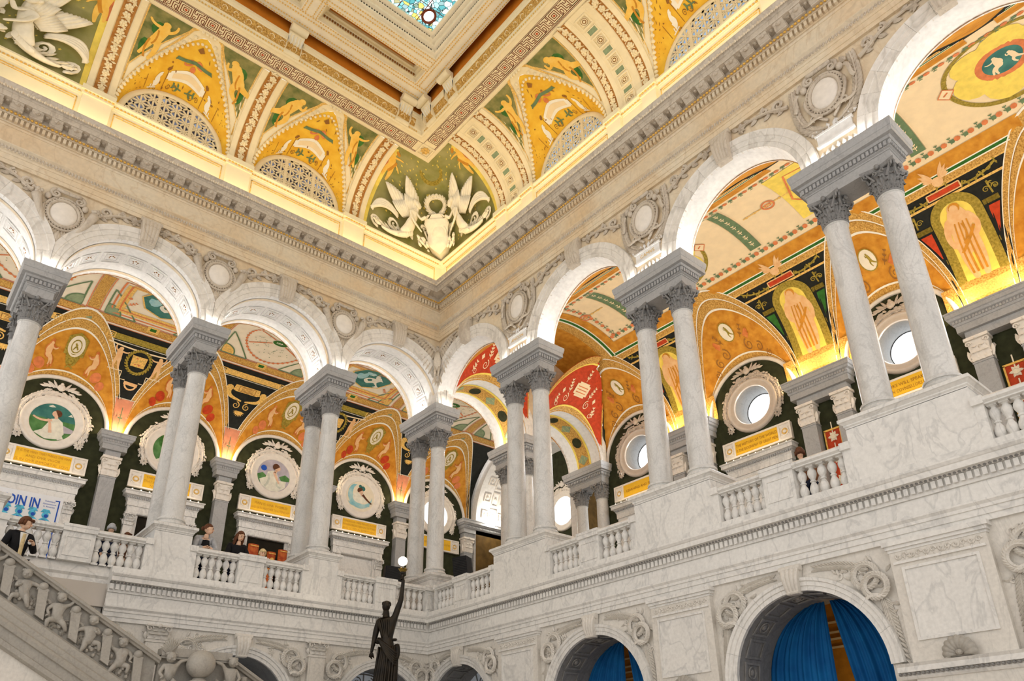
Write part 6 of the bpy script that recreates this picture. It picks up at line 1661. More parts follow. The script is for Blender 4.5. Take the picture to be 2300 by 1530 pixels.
for x0, x1 in ((3.24, 6.20), (6.66, 9.63)):
    for y0, y1 in ((4.28, 7.75), (8.25, 12.25)):
        wn = thing('window_%d' % n, ((x0 + x1) / 2, (y0 + y1) / 2, 19.95), 'stained glass skylight panel, %s of the ceiling' % ('corner' if n == 12 else ['', 'further', 'second row', 'outermost'][n - 12] + ' bay'), None, None, 'structure'); n += 1
        m = MB()
        for o, z in ((.0, 19.66), (.10, 19.74), (.20, 19.82), (.30, 19.88)):
            a, b, c_, d_ = x0 + o, x1 - o, y0 + o, y1 - o; w_ = .10 if o < .3 else .12
            sqh(m, a, b, c_, d_, w_, z, 20.0 - o * .01)
        obj('stepped_frame', m, 'cream_beam', wn)
        m = MB()
        for o, z in ((.10, 19.70), (.30, 19.85)):
            x = x0 + o
            x += .1
            while x < x1 - o - .1: m.box(x, x + .04, y0 + o - .03, y0 + o, z - .01, z + .05); m.box(x, x + .04, y1 - o, y1 - o + .03, z - .01, z + .05); x += .075
            y = y0 + o
            y += .1
            while y < y1 - o - .1: m.box(x0 + o - .03, x0 + o, y, y + .04, z - .01, z + .05); m.box(x1 - o, x1 - o + .03, y, y + .04, z - .01, z + .05); y += .075
        obj('dentil_row', m, 'gold_paint', wn, kind='stuff')
        m = MB(); m.box(x0 + .4, x1 - .4, y0 + .4, y1 - .4, 19.93, 19.95); obj('pane', m, 'stained_glass', wn)
        m = MB(lambda u, h, v: (u, v, 19.93 - h))
        for cx, cy in ((x0 + .72, y0 + .72),): m.ring(cx, cy, .16, .19, .035, .01, 20, 5)
        for xx in (x0 + .9, (x0 + x1) / 2, x1 - .9): m.strip([(xx, y0 + .42), (xx, y1 - .42)], .02, .004)
        for yy in (y0 + .95, (y0 + y1) / 2, y1 - .95): m.strip([(x0 + .42, yy), (x1 - .42, yy)], .02, .004)
        obj('leading', m, 'key_dark', wn)
        m = MB(lambda u, h, v: (u, v, 19.93 - h)); m.flat(disc(x0 + .72, y0 + .72, .15, 18, .18), .006); obj('glass_oval', m, 'window_glow', wn)
# consoles carrying the beams
def console(M, s, label):
    t = thing('ceiling_bracket', M(s, 2.5, 19.0), label, 'bracket', 'scrolled ceiling brackets')
    m = MB(M)
    P = bez([(2.44, 18.90), (2.34, 19.22), (2.74, 19.20), (2.74, 19.60)], 10); w_ = .20
    for (a, b) in zip(P, P[1:]):
        m.quad((s - w_, a[0], a[1]), (s + w_, a[0], a[1]), (s + w_, b[0], b[1]), (s - w_, b[0], b[1]))
    for sx in (-1, 1):
        pts = [(s + sx * w_, p[0], p[1]) for p in P] + [(s + sx * w_, 2.62, 19.60), (s + sx * w_, 2.62, 18.98)]; m.add(pts, [tuple(range(len(pts)))])
    obj('body', m, 'cream_gold', t)
    m = MB(M); m.tube([(s - .22, 2.80, 19.50), (s + .22, 2.80, 19.50)], .10, 12); obj('scroll', m, 'cream_gold', t, smooth=True, ang=50)
    m = MB(M); m.tube([(s - .21, 2.44, 18.97), (s + .21, 2.44, 18.97)], .07, 12); obj('scroll', m, 'cream_gold', t, smooth=True, ang=50)
    m = MB(M)
    for k in range(5):
        x = s + (k - 2) * .085; m.tube([(x + .01 * sin(9 * p[1] * 6), p[0] - .02, p[1]) for p in P[1:9]], lambda q: .042 - .016 * q + .008 * sin(q * 30), 6)
    obj('leaf', m, 'plaster_relief', t, smooth=True)
console(ML, 3.10, 'scrolled bracket at the ceiling corner, left of the gap'); console(MR, 2.98, 'scrolled bracket at the ceiling corner, right of the gap')
console(MR, 4.04, 'scrolled bracket just right of the ceiling corner'); console(ML, 6.43, 'scrolled bracket on the left ceiling frame'); console(MR, 8.0, 'scrolled bracket cut by the top picture edge')
# warm lamps hidden behind the cornice light the attic
for side, M, s1 in (('left', ML, 12.5), ('right', MR, 16)):
    st = MB(M); st.box(.0, s1, -.02, .04, 15.925, 15.94); obj('cove_lamp', st, 'cove_strip', AT[side], 'warm lamp strip on the cornice')
    s = 1.2
    while s < s1: 
        a = area('cornice_light', M(s, .22, 15.98), 2.2, 9.0, (1, .76, .44), (pi, 0, 0), .2)
        if side == 'right': a.data.size, a.data.size_y = .2, 2.2
        s += 2.3
# ================================================================== CARVED SPANDRELS OF THE UPPER ARCADE
def cartouche(side, M, s, label_mat='marble_carved'):
    W = WALL[side]; Q = lambda u, h, v: M(s + u, E0 + h, v)
    z = 13.50; rx, rz = (.27, .31) if side == 'left' else (.27, .36)
    m = MB(Q); m.ell((0, .05, z), (rx, .07, rz), 24, 6, 'y+'); o = obj('oval_boss', m, 'plaster', W, smooth=True)
    m = MB(Q); m.ring(0, z, rx + .035, rz + .035, .04, .06, 32, 6); m.ring(0, z, rx + .11, rz + .11, .035, .04, 32, 6)
    for k in range(34): a = 2 * pi * k / 34; m.ell(((rx + .075) * cos(a), .07, z + (rz + .075) * sin(a)), (.02, .02, .02), 5, 4)
    for sx in (-1, 1):
        m.spiral(sx * .24, z + rz + .14, .11, 1.6, pi / 2, .045, .06, -sx); m.tube(bez([(sx * .24, .10, z + rz + .25), (sx * .1, .12, z + rz + .20), (0, .12, z + rz + .22)], 6), .045, 6)
        m.spiral(sx * .30, z - rz - .05, .08, 1.3, -pi / 2, .03, .05, sx); m.tube(bez([(sx * (rx + .12), .06, z + .1), (sx * (rx + .2), .08, z - .1), (sx * .26, .06, z - rz - .1), (sx * .06, .05, z - rz - .28)], 8), .035, 5)
        m.ell((sx * (rx + .10), .06, z + rz + .02), (.07, .06, .09), 8, 6)
    obj('cartouche', m, 'marble_carved', W, smooth=True)
    if side == 'left':
        m = MB(Q)
        for k in range(7): m.leaf((k - 3) * .05, 13.08, -pi / 2 + (k - 3) * .22, .38 - .06 * abs(k - 3), .10, .06, .01, 3)
        m.ell((0, .05, 12.86), (.09, .06, .13), 10, 6); m.ell((0, .05, 12.66), (.06, .05, .09), 8, 5)
        obj('pendant_leaves', m, 'marble_carved', W)
        for sx in (-1, 1):
            m = MB(Q)
            m.tube(bez([(sx * .58, .08, z + .24), (sx * .50, .09, z - .02), (sx * .40, .06, z - .30), (sx * .22, .04, z - .48)], 8), lambda q: .11 - .085 * q, 8)
            for k in range(10): m.ell((sx * (.60 + random.uniform(-.10, .10)), .08 + random.uniform(0, .05), z + .33 + random.uniform(-.06, .08)), (.045, .045, .045), 6, 4)
            obj('cornucopia', m, 'marble_carved', W, smooth=True)
    else:
        m = MB(Q)
        for sx in (-1, 1):
            P = bez([(sx * .10, 12.72), (sx * .62, 12.85), (sx * .66, 13.5), (sx * .60, 14.05)], 16)
            m.tube([(p[0], .05, p[1]) for p in P], .025, 5)
            for k in range(1, 16):
                p, q = P[k - 1], P[k]; an = atan2(q[1] - p[1], q[0] - p[0])
                for sg in (-1, 1): m.leaf(q[0], q[1], an + sg * .65, .24 - .005 * k, .085, .06, .02, 3, -sg * .2)
        obj('palm_branch', m, 'marble_carved', W)
        m = MB(Q)
        for sx in (-1, 1):
            m.tube(bez([(sx * .12, .10, 12.98), (sx * .30, .14, 13.06), (sx * .40, .10, 12.92), (sx * .52, .08, 13.06)], 8), .035, 5, flat=.5); m.tube(bez([(sx * .48, .12, 13.80), (sx * .60, .14, 13.70), (sx * .50, .12, 13.55), (sx * .60, .10, 13.42)], 8), .04, 5, flat=.5)
            m.leaf(sx * .50, 13.90, pi / 2 + sx * .5, .2, .12, .08, .05, 3)
        obj('ribbon', m, 'marble_carved', W)
        m = MB(Q); m.box(-.34, .34, 0, .06, 12.38, 12.64); m.box(-.37, .37, 0, .08, 12.62, 12.66); m.box(-.37, .37, 0, .08, 12.36, 12.40)
        for k in range(9): m.leaf(-.4 + .1 * k, 12.30 - .02 * abs(k - 4), -pi / 2 + (k - 4) * .1, .14, .09, .05, .01, 2); m.leaf(-.4 + .1 * k, 12.70, pi / 2 + random.uniform(-.4, .4), .16, .09, .05, .01, 2)
        obj('name_tablet', m, 'soffit_white', W)
        if s < 10: t = text_mb(lambda u, h, v: M(s + u, E0 + .066 + h, 12.51 + v), [{3: 'ANCON', 8: 'CAMVS'}.get(int(s), 'MILTON')], .13, .1, .003, maxw=.56); obj('tablet_lettering', t, 'gold_paint', W, kind='stuff')
    # acanthus rinceau towards the two keystones
    for sx in (-1, 1):
        m = MB(Q); x0 = .78 if side == 'left' else .92; far = 1.45 if side == 'left' else 1.85
        m.spiral(sx * x0, 13.98, .13, 1.4, -pi / 2, .05, .03, sx); m.spiral(sx * (x0 + .30), 14.08, .09, 1.3, pi / 2, .04, .03, -sx)
        m.tube(bez([(sx * (x0 - .18), .05, 13.78), (sx * x0, .07, 13.80), (sx * (x0 + .2), .06, 14.1), (sx * far, .04, 14.10)], 10), lambda q: .045 - .02 * q, 6)
        for k in range(8):
            t = k / 7; m.leaf(sx * lerp(x0 - .1, far, t), lerp(13.86, 14.10, min(1, t * 1.5)), (pi if sx < 0 else 0) + sx * (.6 if k % 2 else -.5), .20, .11, .06, .01, 3)
        for k in range(5): m.leaf(sx * far, 14.07, (pi if sx < 0 else 0) + (k - 2) * .5 + pi, .17, .07, .06, .02, 3)
        obj('acanthus_scroll', m, 'marble_carved', W, smooth=True, ang=50)
for s in (3.03, 6.50, 9.96): cartouche('left', ML, s)
for s in (3.525, 8.025, 12.525): cartouche('right', MR, s)
# eagle in the corner
eg = thing('carved_eagle', (0, 0, 13.0), 'carved marble eagle with spread wings in the wall corner', 'eagle')
D_ = lambda u, h, v: (E0 + h * .7071 + (0 if u > 0 else -u) , E0 + h * .7071 + (u if u > 0 else 0), v)
m = MB(D_)
m.tube([(0, .12, 12.95), (0, .17, 13.10), (0, .19, 13.35), (0, .17, 13.60), (0, .15, 13.75)], lambda q: [.05, .12, .17, .13, .07][min(4, int(q * 4.99))], 10)
m.ell((0, .19, 13.86), (.085, .10, .09), 10, 7); m.tube([(.02, .26, 13.87), (.06, .33, 13.85), (.07, .34, 13.80)], lambda q: .035 - .03 * q, 6)
for sx in (-1, 1): m.tube([(sx * .06, .22, 13.15), (sx * .07, .28, 12.98), (sx * .07, .26, 12.84)], lambda q: .07 - .04 * q, 7)
obj('body', m, 'marble_carved', eg, smooth=True)
m = MB(D_)
for k in range(5): m.leaf((k - 2) * .03, 13.02, -pi / 2 + (k - 2) * .18, .42, .09, .05, .06, 3)
obj('tail', m, 'marble_carved', eg)
for sx in (-1, 1):
    m = MB(lambda u, h, v, sx=sx: (E0 + h, E0 + u, v) if sx > 0 else (E0 + u, E0 + h, v))
    for k in range(9):
        t = k / 8; bx, bz = lerp(.12, .70, t), lerp(13.72, 14.06, t)
        m.leaf(bx, bz, -pi / 2 + .25 + .5 * t, .85 - .45 * t, .13, .05, .03, 4, .1); m.leaf(bx, bz, -pi / 2 + .3 + .5 * t, .42 - .2 * t, .12, .06, .07, 3)
    m.tube([(.08, .08, 13.66), (.30, .09, 13.88), (.62, .07, 14.05), (.95, .05, 14.12)], lambda q: .06 - .03 * q, 6)
    m.leaf(.85, 14.0, .2, .35, .12, .05, .03, 3); m.leaf(.95, 14.02, -.4, .3, .12, .05, .03, 3)
    obj('wing', m, 'marble_carved', eg, smooth=True, ang=50)
# ================================================================== LOWER STOREY: carved spandrels, panels, shells, curtains
def palm(mb, P, L, w, d, n=18, sp=.55):
    m_ = len(P) - 1
    mb.tube([(p[0], d, p[1]) for p in P], .02, 4)
    for k in range(n):
        t = k / (n - 1) * m_; i = min(int(t), m_ - 1); f = t - i; x, z = lerp(P[i][0], P[i + 1][0], f), lerp(P[i][1], P[i + 1][1], f); an = atan2(P[i + 1][1] - P[i][1], P[i + 1][0] - P[i][0])
        for sg in (-1, 1): mb.leaf(x, z, an + sg * sp, L * (1 - .45 * abs(k / n - .35)), w * 1.25, .06, d - .02, 3, -sg * .12)
def low_spandrel(side, M, c, sx, rex, zc, half, span):
    W = WALL[side]; Q = lambda u, h, v: M(c + sx * u, -.06 + h, v)
    e = half - span      # edge of the spandrel field, from the arch centre
    x0 = e - .30
    m = MB(Q)
    for dx, dz, r, dd in ((0, 4.40, .17, .03), (.14, 4.22, .16, .075)):
        m.ring(x0 + dx - .08, dz, r, r, .034, dd, 24, 6)
        for k in range(26):
            a = 2 * pi * k / 26
            for off in (1.2, 1.95): m.leaf(x0 + dx - .08 + r * cos(a), dz + r * sin(a), a + off, .11, .06, .05, dd, 2)
    m.tube(bez([(x0 - .1, .10, 4.05), (x0 + .05, .12, 4.15), (x0 + .15, .10, 3.98), (x0 + .2, .08, 4.1)], 8), .03, 5, flat=.5)
    obj('laurel_wreath', m, 'stone_low', W, smooth=True, ang=50)
    m = MB(Q); palm(m, bez([(x0 - .02, 4.48), (x0 - .35, 4.66), (.42, 4.68)], 8), .17, .035, .02, 16); obj('palm_frond', m, 'stone_low', W)
    m = MB(Q)
    for k in range(46):
        an = random.uniform(.25, 1.15); rr = rex + random.uniform(.06, .5); x, z = rr * cos(an), zc + rr * sin(an)
        if x > e - .06 or z > 4.72: continue
        m.leaf(x, z, random.uniform(0, 6.28), .12, .055, .045, .0, 3, random.uniform(-.5, .5))
        if k % 4 == 0: m.spiral(x, z, .06, 1.2, random.uniform(0, 6), .02, .0)
    obj('foliage_relief', m, 'stone_low', W, kind='stuff')
    zb = zc + .05 if side == 'right' else zc + .35
    m = MB(Q); palm(m, bez([(x0 + .12, 4.05), (e - .14, 3.8), (e - .07, zb)], 8), .17, .035, .02, 16, .7); obj('palm_frond', m, 'stone_low', W)
for side, M in (('left', ML), ('right', MR)):
    rin, rex, zc = (1.12, 1.33, 3.23) if side == 'left' else (1.27, 1.48, 3.11)
    half = BL / 2 if side == 'left' else BR / 2; span = .22 if side == 'left' else .72
    for c in [c for c in (LC if side == 'left' else RCn) if 0 < c < 15]:
        for sx in (-1, 1):
            if side == 'left' and c > 9: continue
            low_spandrel(side, M, c, sx, rex, zc, half if (c > 2 or sx > 0) else (1.35 + span), span)
# left: slender pilasters between the arches
for s in (3.025, 6.495):
    W = WALL['left']; m = MB(ML); m.box(s - .20, s + .20, -.06, .03, 0, 4.47); m.box(s - .16, s + .16, .03, .045, 3.0, 4.42); obj('wall_pilaster', m, 'stone_low', W)
    m = MB(ML); m.box(s - .22, s + .22, -.06, .05, 4.45, 4.50); sq_capital(m, .19, .28, (s, .03, 4.50), .08); obj('pilaster_capital', m, 'stone_low', W, smooth=True, ang=40)
# right: broad panelled piers with ledge and shell
for j, s in enumerate((3.525, 8.025, 12.525)):
    W = WALL['right']; w0 = .66
    m = MB(MR); m.box(s - w0, s + w0, -.06, .04, 0, 4.66); obj('pier_face', m, 'stone_low', W)
    m = MB(MR)
    for o, dd, z0, z1 in ((.012, .05, 4.62, 4.665), (.03, .08, 4.66, 4.715), (.06, .11, 4.71, 4.775)): m.box(s - w0 - o, s + w0 + o, -.055 - o * .1, dd, z0, z1)
    obj('pier_cap', m, 'marble', W)
    m = MB(MR)
    for k in range(12):
        x = s - .55 + k * .10; m.spiral(x, 4.55, .045, 1.2, 0, .016, .04, 1 if k % 2 else -1, 8, 4); m.leaf(x, 4.50, .6 + k, .09, .04, .02, .04, 2)
    obj('rinceau', m, 'stone_low', W)
    m = MB(MR)
    for x0, x1, z0, z1 in ((s - w0 + .04, s + w0 - .04, 4.44, 4.475), (s - .52, s + .52, 4.345, 4.385), (s - .52, s + .52, 3.36, 3.40), (s - .52, s - .48, 3.40, 4.345), (s + .48, s + .52, 3.40, 4.345)): m.box(x0, x1, .04, .065, z0, z1)
    obj('panel_moulding', m, 'marble', W)
    m = MB(MR); m.box(s - .48, s + .48, .03, .045, 3.40, 4.345); obj('panel', m, 'marble', W)
    m = MB(MR); mould(m, [(-.06, 2.86), (.06, 2.87), (.08, 2.90), (.08, 2.95), (.13, 2.96), (.13, 3.03), (.16, 3.07), (.04, 3.08)], s - .86, s + .86, False); obj('ledge', m, 'marble', W)
    m = MB(MR); x = s - .84
    while x < s + .84: m.ell((x, .105, 2.935), (.026, .03, .022), 6, 4); x += .062
    obj('egg_row', m, 'marble_dark_shaded', W, kind='stuff')
    if j == 0: continue
    t = thing('scallop_shell', MR(s, .1, 3.08), 'ribbed stone scallop shell lamp on the ledge of the %s pier right of the corner' % ORD[j], 'shell', 'scallop shells')
    m = MB(MR)
    def fn(u, v):
        a = lerp(-.25, pi + .25, u); rb = 1 + .06 * abs(sin(u * pi * 9)); r = v * rb
        return (s + .21 * r * cos(a), .10 + .14 * sin(pi * .5 * v) - .10 * v ** 3 + .01 * abs(sin(u * pi * 9)), 3.10 + .10 * (1 - v) * 0 + .21 * r * (sin(a) + .15))
    m.grid(fn, 54, 8); obj('shell', m, 'stone_stair', t, smooth=True)
    m = MB(MR); m.box(s - .13, s + .13, .04, .13, 3.08, 3.13); m.ell((s, .16, 3.13), (.05, .05, .04), 8, 5); obj('foot', m, 'stone_stair', t)
# inside the right arches: coffered soffit, curtains, glimpse of a gilded room
for i, c in enumerate(RCn[1:3] + [RCn[0]]):
    W = WALL['right']; zc = 3.11; r = 1.27
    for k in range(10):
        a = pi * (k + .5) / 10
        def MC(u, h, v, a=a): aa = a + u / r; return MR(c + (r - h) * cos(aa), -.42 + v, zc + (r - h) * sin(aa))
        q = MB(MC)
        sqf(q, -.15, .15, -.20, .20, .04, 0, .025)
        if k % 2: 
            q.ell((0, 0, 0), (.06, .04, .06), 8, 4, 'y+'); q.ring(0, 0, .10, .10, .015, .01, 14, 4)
        obj('soffit_coffer', q, 'marble_dark_shaded', W)  # coffers toned dark to match the shade painted on the soffit
    if c > 2:
        nm = 'wide' if c > 8 else 'narrow'
        for sx in (-1, 1):
            cu = MB(MR)
            def fn(u, v):
                # gathered cloth: hung from the arch, drawn aside from the centre
                z = lerp(zc + r * .985, .1, v); a = c - sx * .02 - sx * (.02 if sx > 0 else -.02); top_in = c + sx * .03
                inn = top_in + sx * (.02 + (.60 if sx > 0 else .03) * v ** 1.1 * 1.1); x_out = c + sx * (sqrt(max(.01, (r + .03) ** 2 - max(0, z - zc) ** 2)) if z > zc else r + .03)
                x = lerp(inn, x_out, u); fold = .045 * sin(u * (30 if sx < 0 else 24) + 2 * v) * (.35 + .65 * v) + .02 * sin(u * 61)
                return (x, -.98 + fold, z)
            cu.grid(fn, 90, 26); obj('curtain', cu, 'curtain', None, 'blue gathered curtain, %s half of the %s arch right of the corner' % ('left' if sx < 0 else 'right', ORD[1] if c < 8 else ORD[2]), 'curtain', 'blue curtains', smooth=True)
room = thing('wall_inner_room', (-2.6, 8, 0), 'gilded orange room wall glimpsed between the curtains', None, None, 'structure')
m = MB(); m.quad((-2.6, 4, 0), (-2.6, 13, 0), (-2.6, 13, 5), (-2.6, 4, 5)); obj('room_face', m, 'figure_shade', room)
m = MB(lambda u, h, v: (-2.58 + h, u, v))
for y in (5.6, 6.1, 10.1, 10.6, 11.1):
    m.ring(y, 3.4, .20, .20, .035, .02, 18, 5); m.ring(y, 2.6, .20, .20, .035, .02, 18, 5)
for z in (3.0, 3.85, 4.0, 4.12, 4.3): m.box(4, 13, 0, .04, z, z + .035)
obj('room_moulding', m, 'vault_cream_warm', room)
m = MB(lambda u, h, v: (-2.58 + h, u, v))
for y in (5.6, 6.1, 10.1, 10.6, 11.1): m.flat(disc(y, 3.4, .17, 14), .012)
obj('room_roundel', m, 'gold_paint', room)
point('room_light', (-1.9, 10.6, 3.2), 9, WARM, .1); point('room_light', (-1.9, 6.2, 3.4), 6, WARM, .1)
# left arches: glowing fanlights with wrought iron, added in place of grey stone
for i, c in enumerate(LC[2:4]):
    t = thing('window_%d' % (20 + i), ML(c, -.9, 3.2), 'added glowing fanlight with ironwork, in place of stone, in the %s lower arch left of the corner' % ORD[i], None, None, 'structure')
    m = MB(ML); m.flat([(c - 1.12, 0), (c + 1.12, 0)] + arc(c, 3.23, 1.12, 0, pi, 20), -.9); obj('pane', m, 'fanlight', t)
    m = MB(ML)
    for k in range(9): a = pi * k / 8; m.tube([(c, -.88, 3.23), (c + 1.1 * cos(a), -.88, 3.23 + 1.1 * sin(a))], .018, 5)
    for r2 in (.35, .72, 1.08): m.ring(c, 3.23, r2, r2, .02, -.88, 20, 5, a0=0, a1=pi)
    for k in range(8): a = pi * (k + .5) / 8; m.spiral(c + .9 * cos(a), 3.23 + .9 * sin(a), .12, 1.4, a, .016, -.88)
    obj('ironwork', m, 'marble_dark_shaded', t)
c = RCn[0]
t = thing('window_22', MR(c, -.9, 3.2), 'grey glazed fanlight with ironwork in the first lower arch right of the corner', None, None, 'structure')
m = MB(MR); m.flat([(c - 1.27, 0), (c + 1.27, 0)] + arc(c, 3.11, 1.27, 0, pi, 20), -.95); obj('pane', m, 'fanlight', t)
m = MB(MR)
for k in range(9): a = pi * k / 8; m.tube([(c, -.92, 3.11), (c + 1.25 * cos(a), -.92, 3.11 + 1.25 * sin(a))], .018, 5)
for k in range(8): a = pi * (k + .5) / 8; m.spiral(c + .95 * cos(a), 3.11 + .95 * sin(a), .14, 1.4, a, .02, -.92)
obj('ironwork', m, 'marble_dark_shaded', t)
bk = MB(); bk.quad((-1.3, -1.3, 0), (XM, -1.3, 0), (XM, -1.3, 5), (-1.3, -1.3, 5)); bk.quad((-2.9, -1.3, 0), (-2.9, YM, 0), (-2.9, YM, 5), (-2.9, -1.3, 5)); obj('wall_passage', bk, 'stone_low', None, 'shaded wall of the passage behind the lower arches', None, None, 'structure')
# ================================================================== STAIR PARAPET WITH CHERUBS, GLOBE GROUP
def putto(mb, x, z, s, pose=0, d=0.0, flip=1):
    f = flip; T = lambda p: (x + s * f * p[0], d + s * p[1], z + s * p[2])
    J = {'pel': (0, .06, .30), 'bel': (.0, .12, .42), 'chest': (0, .12, .58), 'neck': (0, .12, .70), 'sl': (-.15, .10, .64), 'sr': (.15, .10, .64)}
    if pose == 0: J.update({'el': (-.27, .12, .50), 'hl': (-.20, .18, .36), 'er': (.28, .10, .70), 'hr': (.38, .12, .86), 'hpl': (-.09, .08, .26), 'kl': (-.22, .20, .22), 'fl': (-.20, .12, .02), 'hpr': (.09, .08, .26), 'kr': (.20, .20, .14), 'fr': (.30, .10, -.04)})
    elif pose == 1: J.update({'el': (-.30, .14, .58), 'hl': (-.42, .16, .48), 'er': (.22, .18, .50), 'hr': (.08, .22, .56), 'hpl': (-.09, .08, .26), 'kl': (-.10, .22, .14), 'fl': (-.18, .14, -.04), 'hpr': (.09, .08, .26), 'kr': (.26, .18, .26), 'fr': (.30, .12, .04)})
    elif pose == 2: J.update({'el': (-.24, .12, .78), 'hl': (-.44, .12, .84), 'er': (.26, .16, .44), 'hr': (.16, .24, .34), 'hpl': (-.09, .08, .26), 'kl': (-.14, .26, .20), 'fl': (-.14, .16, -.04), 'hpr': (.09, .08, .26), 'kr': (.16, .26, .20), 'fr': (.18, .16, -.04)})
    E = [('pel', 'bel'), ('bel', 'chest'), ('chest', 'neck'), ('chest', 'sl'), ('chest', 'sr'), ('sl', 'el'), ('el', 'hl'), ('sr', 'er'), ('er', 'hr'), ('pel', 'hpl'), ('hpl', 'kl'), ('kl', 'fl'), ('pel', 'hpr'), ('hpr', 'kr'), ('kr', 'fr')]
    R = {'pel': .14, 'bel': .14, 'chest': .13, 'neck': .06, 'sl': .075, 'sr': .075, 'el': .055, 'er': .055, 'hl': .035, 'hr': .035, 'hpl': .10, 'hpr': .10, 'kl': .075, 'kr': .075, 'fl': .04, 'fr': .04}
    v, fc = skin(J, E, R, 'pel', 1); mb.add([T(p) for p in v], fc)
    hd = T((.02, .17, .86)); mb.ell(hd, (.125 * s, .13 * s, .14 * s), 12, 8)
    mb.ell(T((.03, .30, .84)), (.025 * s, .03 * s, .03 * s), 6, 4); mb.ell(T((-.03, .26, .80)), (.05 * s, .04 * s, .04 * s), 6, 4); mb.ell(T((.08, .26, .80)), (.05 * s, .04 * s, .04 * s), 6, 4)
    for k in range(9): a = 2 * pi * k / 9; mb.ell(T((.02 + .10 * cos(a), .14 + .05 * sin(a), .95)), (.05 * s, .06 * s, .045 * s), 6, 4)
    for h_, sg in (('hl', -1), ('hr', 1)):
        p = J[h_]
        for k in range(5): mb.tube([T(p), T((p[0] + sg * (.05 + .01 * k), p[1] + .02 * (k - 2), p[2] + .02 * (2 - k)))], .014 * s, 4)
SL = .58; YS = 2.0
SP = thing('stair_parapet', (8.8, YS, 3.0), 'grey marble stair parapet with cherub carvings descending to the globe', 'stair parapet')
Qs = lambda a, h, v: (7.0 + a, YS + h, 3.90 + SL * a + v)
def slope_mould(prof, a0, a1, name, mat='stone_stair', Q=Qs, par=None):
    m = MB(Q); n = len(prof)
    m.add([(a0, d, z) for d, z in prof] + [(a1, d, z) for d, z in prof], [(i, i + 1, n + i + 1, n + i) for i in range(n - 1)])
    for a in (a0, a1): m.add([(a, d, z) for d, z in prof], [tuple(range(n))])
    return obj(name, m, mat, par or SP)
slope_mould([(-.16, -.12), (.06, -.12), (.08, -.09), (.12, -.075), (.13, -.04), (.11, -.02), (.06, 0), (-.14, 0), (-.18, -.04)], -.05, 4.2, 'handrail')
slope_mould([(-.10, -.12), (-.02, -.12), (-.02, -.80), (-.10, -.80)], 0, 4.2, 'back_panel')
slope_mould([(-.10, -.74), (.06, -.74), (.10, -.78), (.10, -.90), (.13, -.93), (.13, -1.02), (.17, -1.05), (.19, -1.10), (.17, -1.16), (.13, -1.17), (.13, -1.32), (.16, -1.34), (.16, -1.42), (.10, -1.45), (-.10, -1.45)], -.2, 4.2, 'string_moulding')
m = MB(); m.add([(6.6, YS + .06, 0), (11.3, YS + .06, 0), (11.3, YS + .06, 3.9 + SL * 4.3 - 1.4), (6.6, YS + .06, 3.9 - SL * .4 - 1.4)], [(0, 1, 2, 3)]); obj('string_wall', m, 'stone_low', SP)
for i in range(8):
    a = .30 + i * .54
    m = MB(lambda u, h, v, a=a: (7.0 + a + u + .22 * (v + .1) * 0, YS + h, 3.90 + SL * a + v))
    m.prism([(-.085, -.74), (.05, -.66), (.085, -.24), (-.06, -.24)], -.02, .09); m.ell((.015, .06, -.20), (.075, .07, .07), 10, 7); m.tube([(-.075, .05, -.26), (.10, .05, -.24)], .03, 6)
    obj('carved_post', m, 'stone_stair', SP, smooth=True, ang=40)
    if i > 6: continue
    ac = a + .27; m = MB(lambda u, h, v, ac=ac: (7.0 + ac - u, YS + h, 3.90 + SL * ac + v))
    putto(m, 0, -.70, .60, i % 2, -.03, 1 if i % 3 else -1); obj('cherub', m, 'stone_stair', SP, smooth=True)
    m = MB(lambda u, h, v, ac=ac: (7.0 + ac - u, YS + h, 3.90 + SL * ac + v))
    for k in range(22):
        u = random.uniform(-.2, .2); v = random.uniform(-.70, -.42) - SL * u; m.leaf(u, v, random.uniform(0, 6.28), .11, .06, .05, -.01, 2)
    for k in range(8): u = random.uniform(-.18, .18); m.ell((u, .02, random.uniform(-.68, -.50) - SL * u), (.035, .035, .035), 6, 4)
    m.spiral(-.20, -.30, .07, 1.2, 0, .03, .0)
    obj('leaf_festoon', m, 'stone_stair', SP, kind='stuff')
# lower flight beyond the globe
Q2 = lambda a, h, v: (5.75 - a, YS + h, 3.99 - SL * a + v)
P2 = thing('stair_parapet', (5.0, YS, 2.5), 'grey marble stair parapet of the lower flight right of the globe', 'stair parapet')
for pf, nm in (([(-.16, -.12), (.06, -.12), (.08, -.09), (.12, -.075), (.13, -.04), (.11, -.02), (.06, 0), (-.14, 0), (-.18, -.04)], 'handrail'), ([(-.10, -.12), (-.02, -.12), (-.02, -.80), (.12, -.9), (.12, -1.3), (-.10, -1.3)], 'back_panel')): slope_mould(pf, 0, 3.3, nm, 'stone_stair', Q2, P2)
m = MB(); m.add([(5.75, YS + .05, 0), (2.6, YS + .05, 0), (2.6, YS + .05, .9), (5.75, YS + .05, 2.75)], [(0, 1, 2, 3)]); obj('string_wall', m, 'stone_low', P2)
for i in range(4):
    a = .30 + i * .8; m = MB(lambda u, h, v, a=a: (5.75 - a - u, YS + h, 3.99 - SL * a + v)); putto(m, 0, -.70, .52, i % 2, -.03, 1); obj('cherub', m, 'stone_stair', P2, smooth=True)
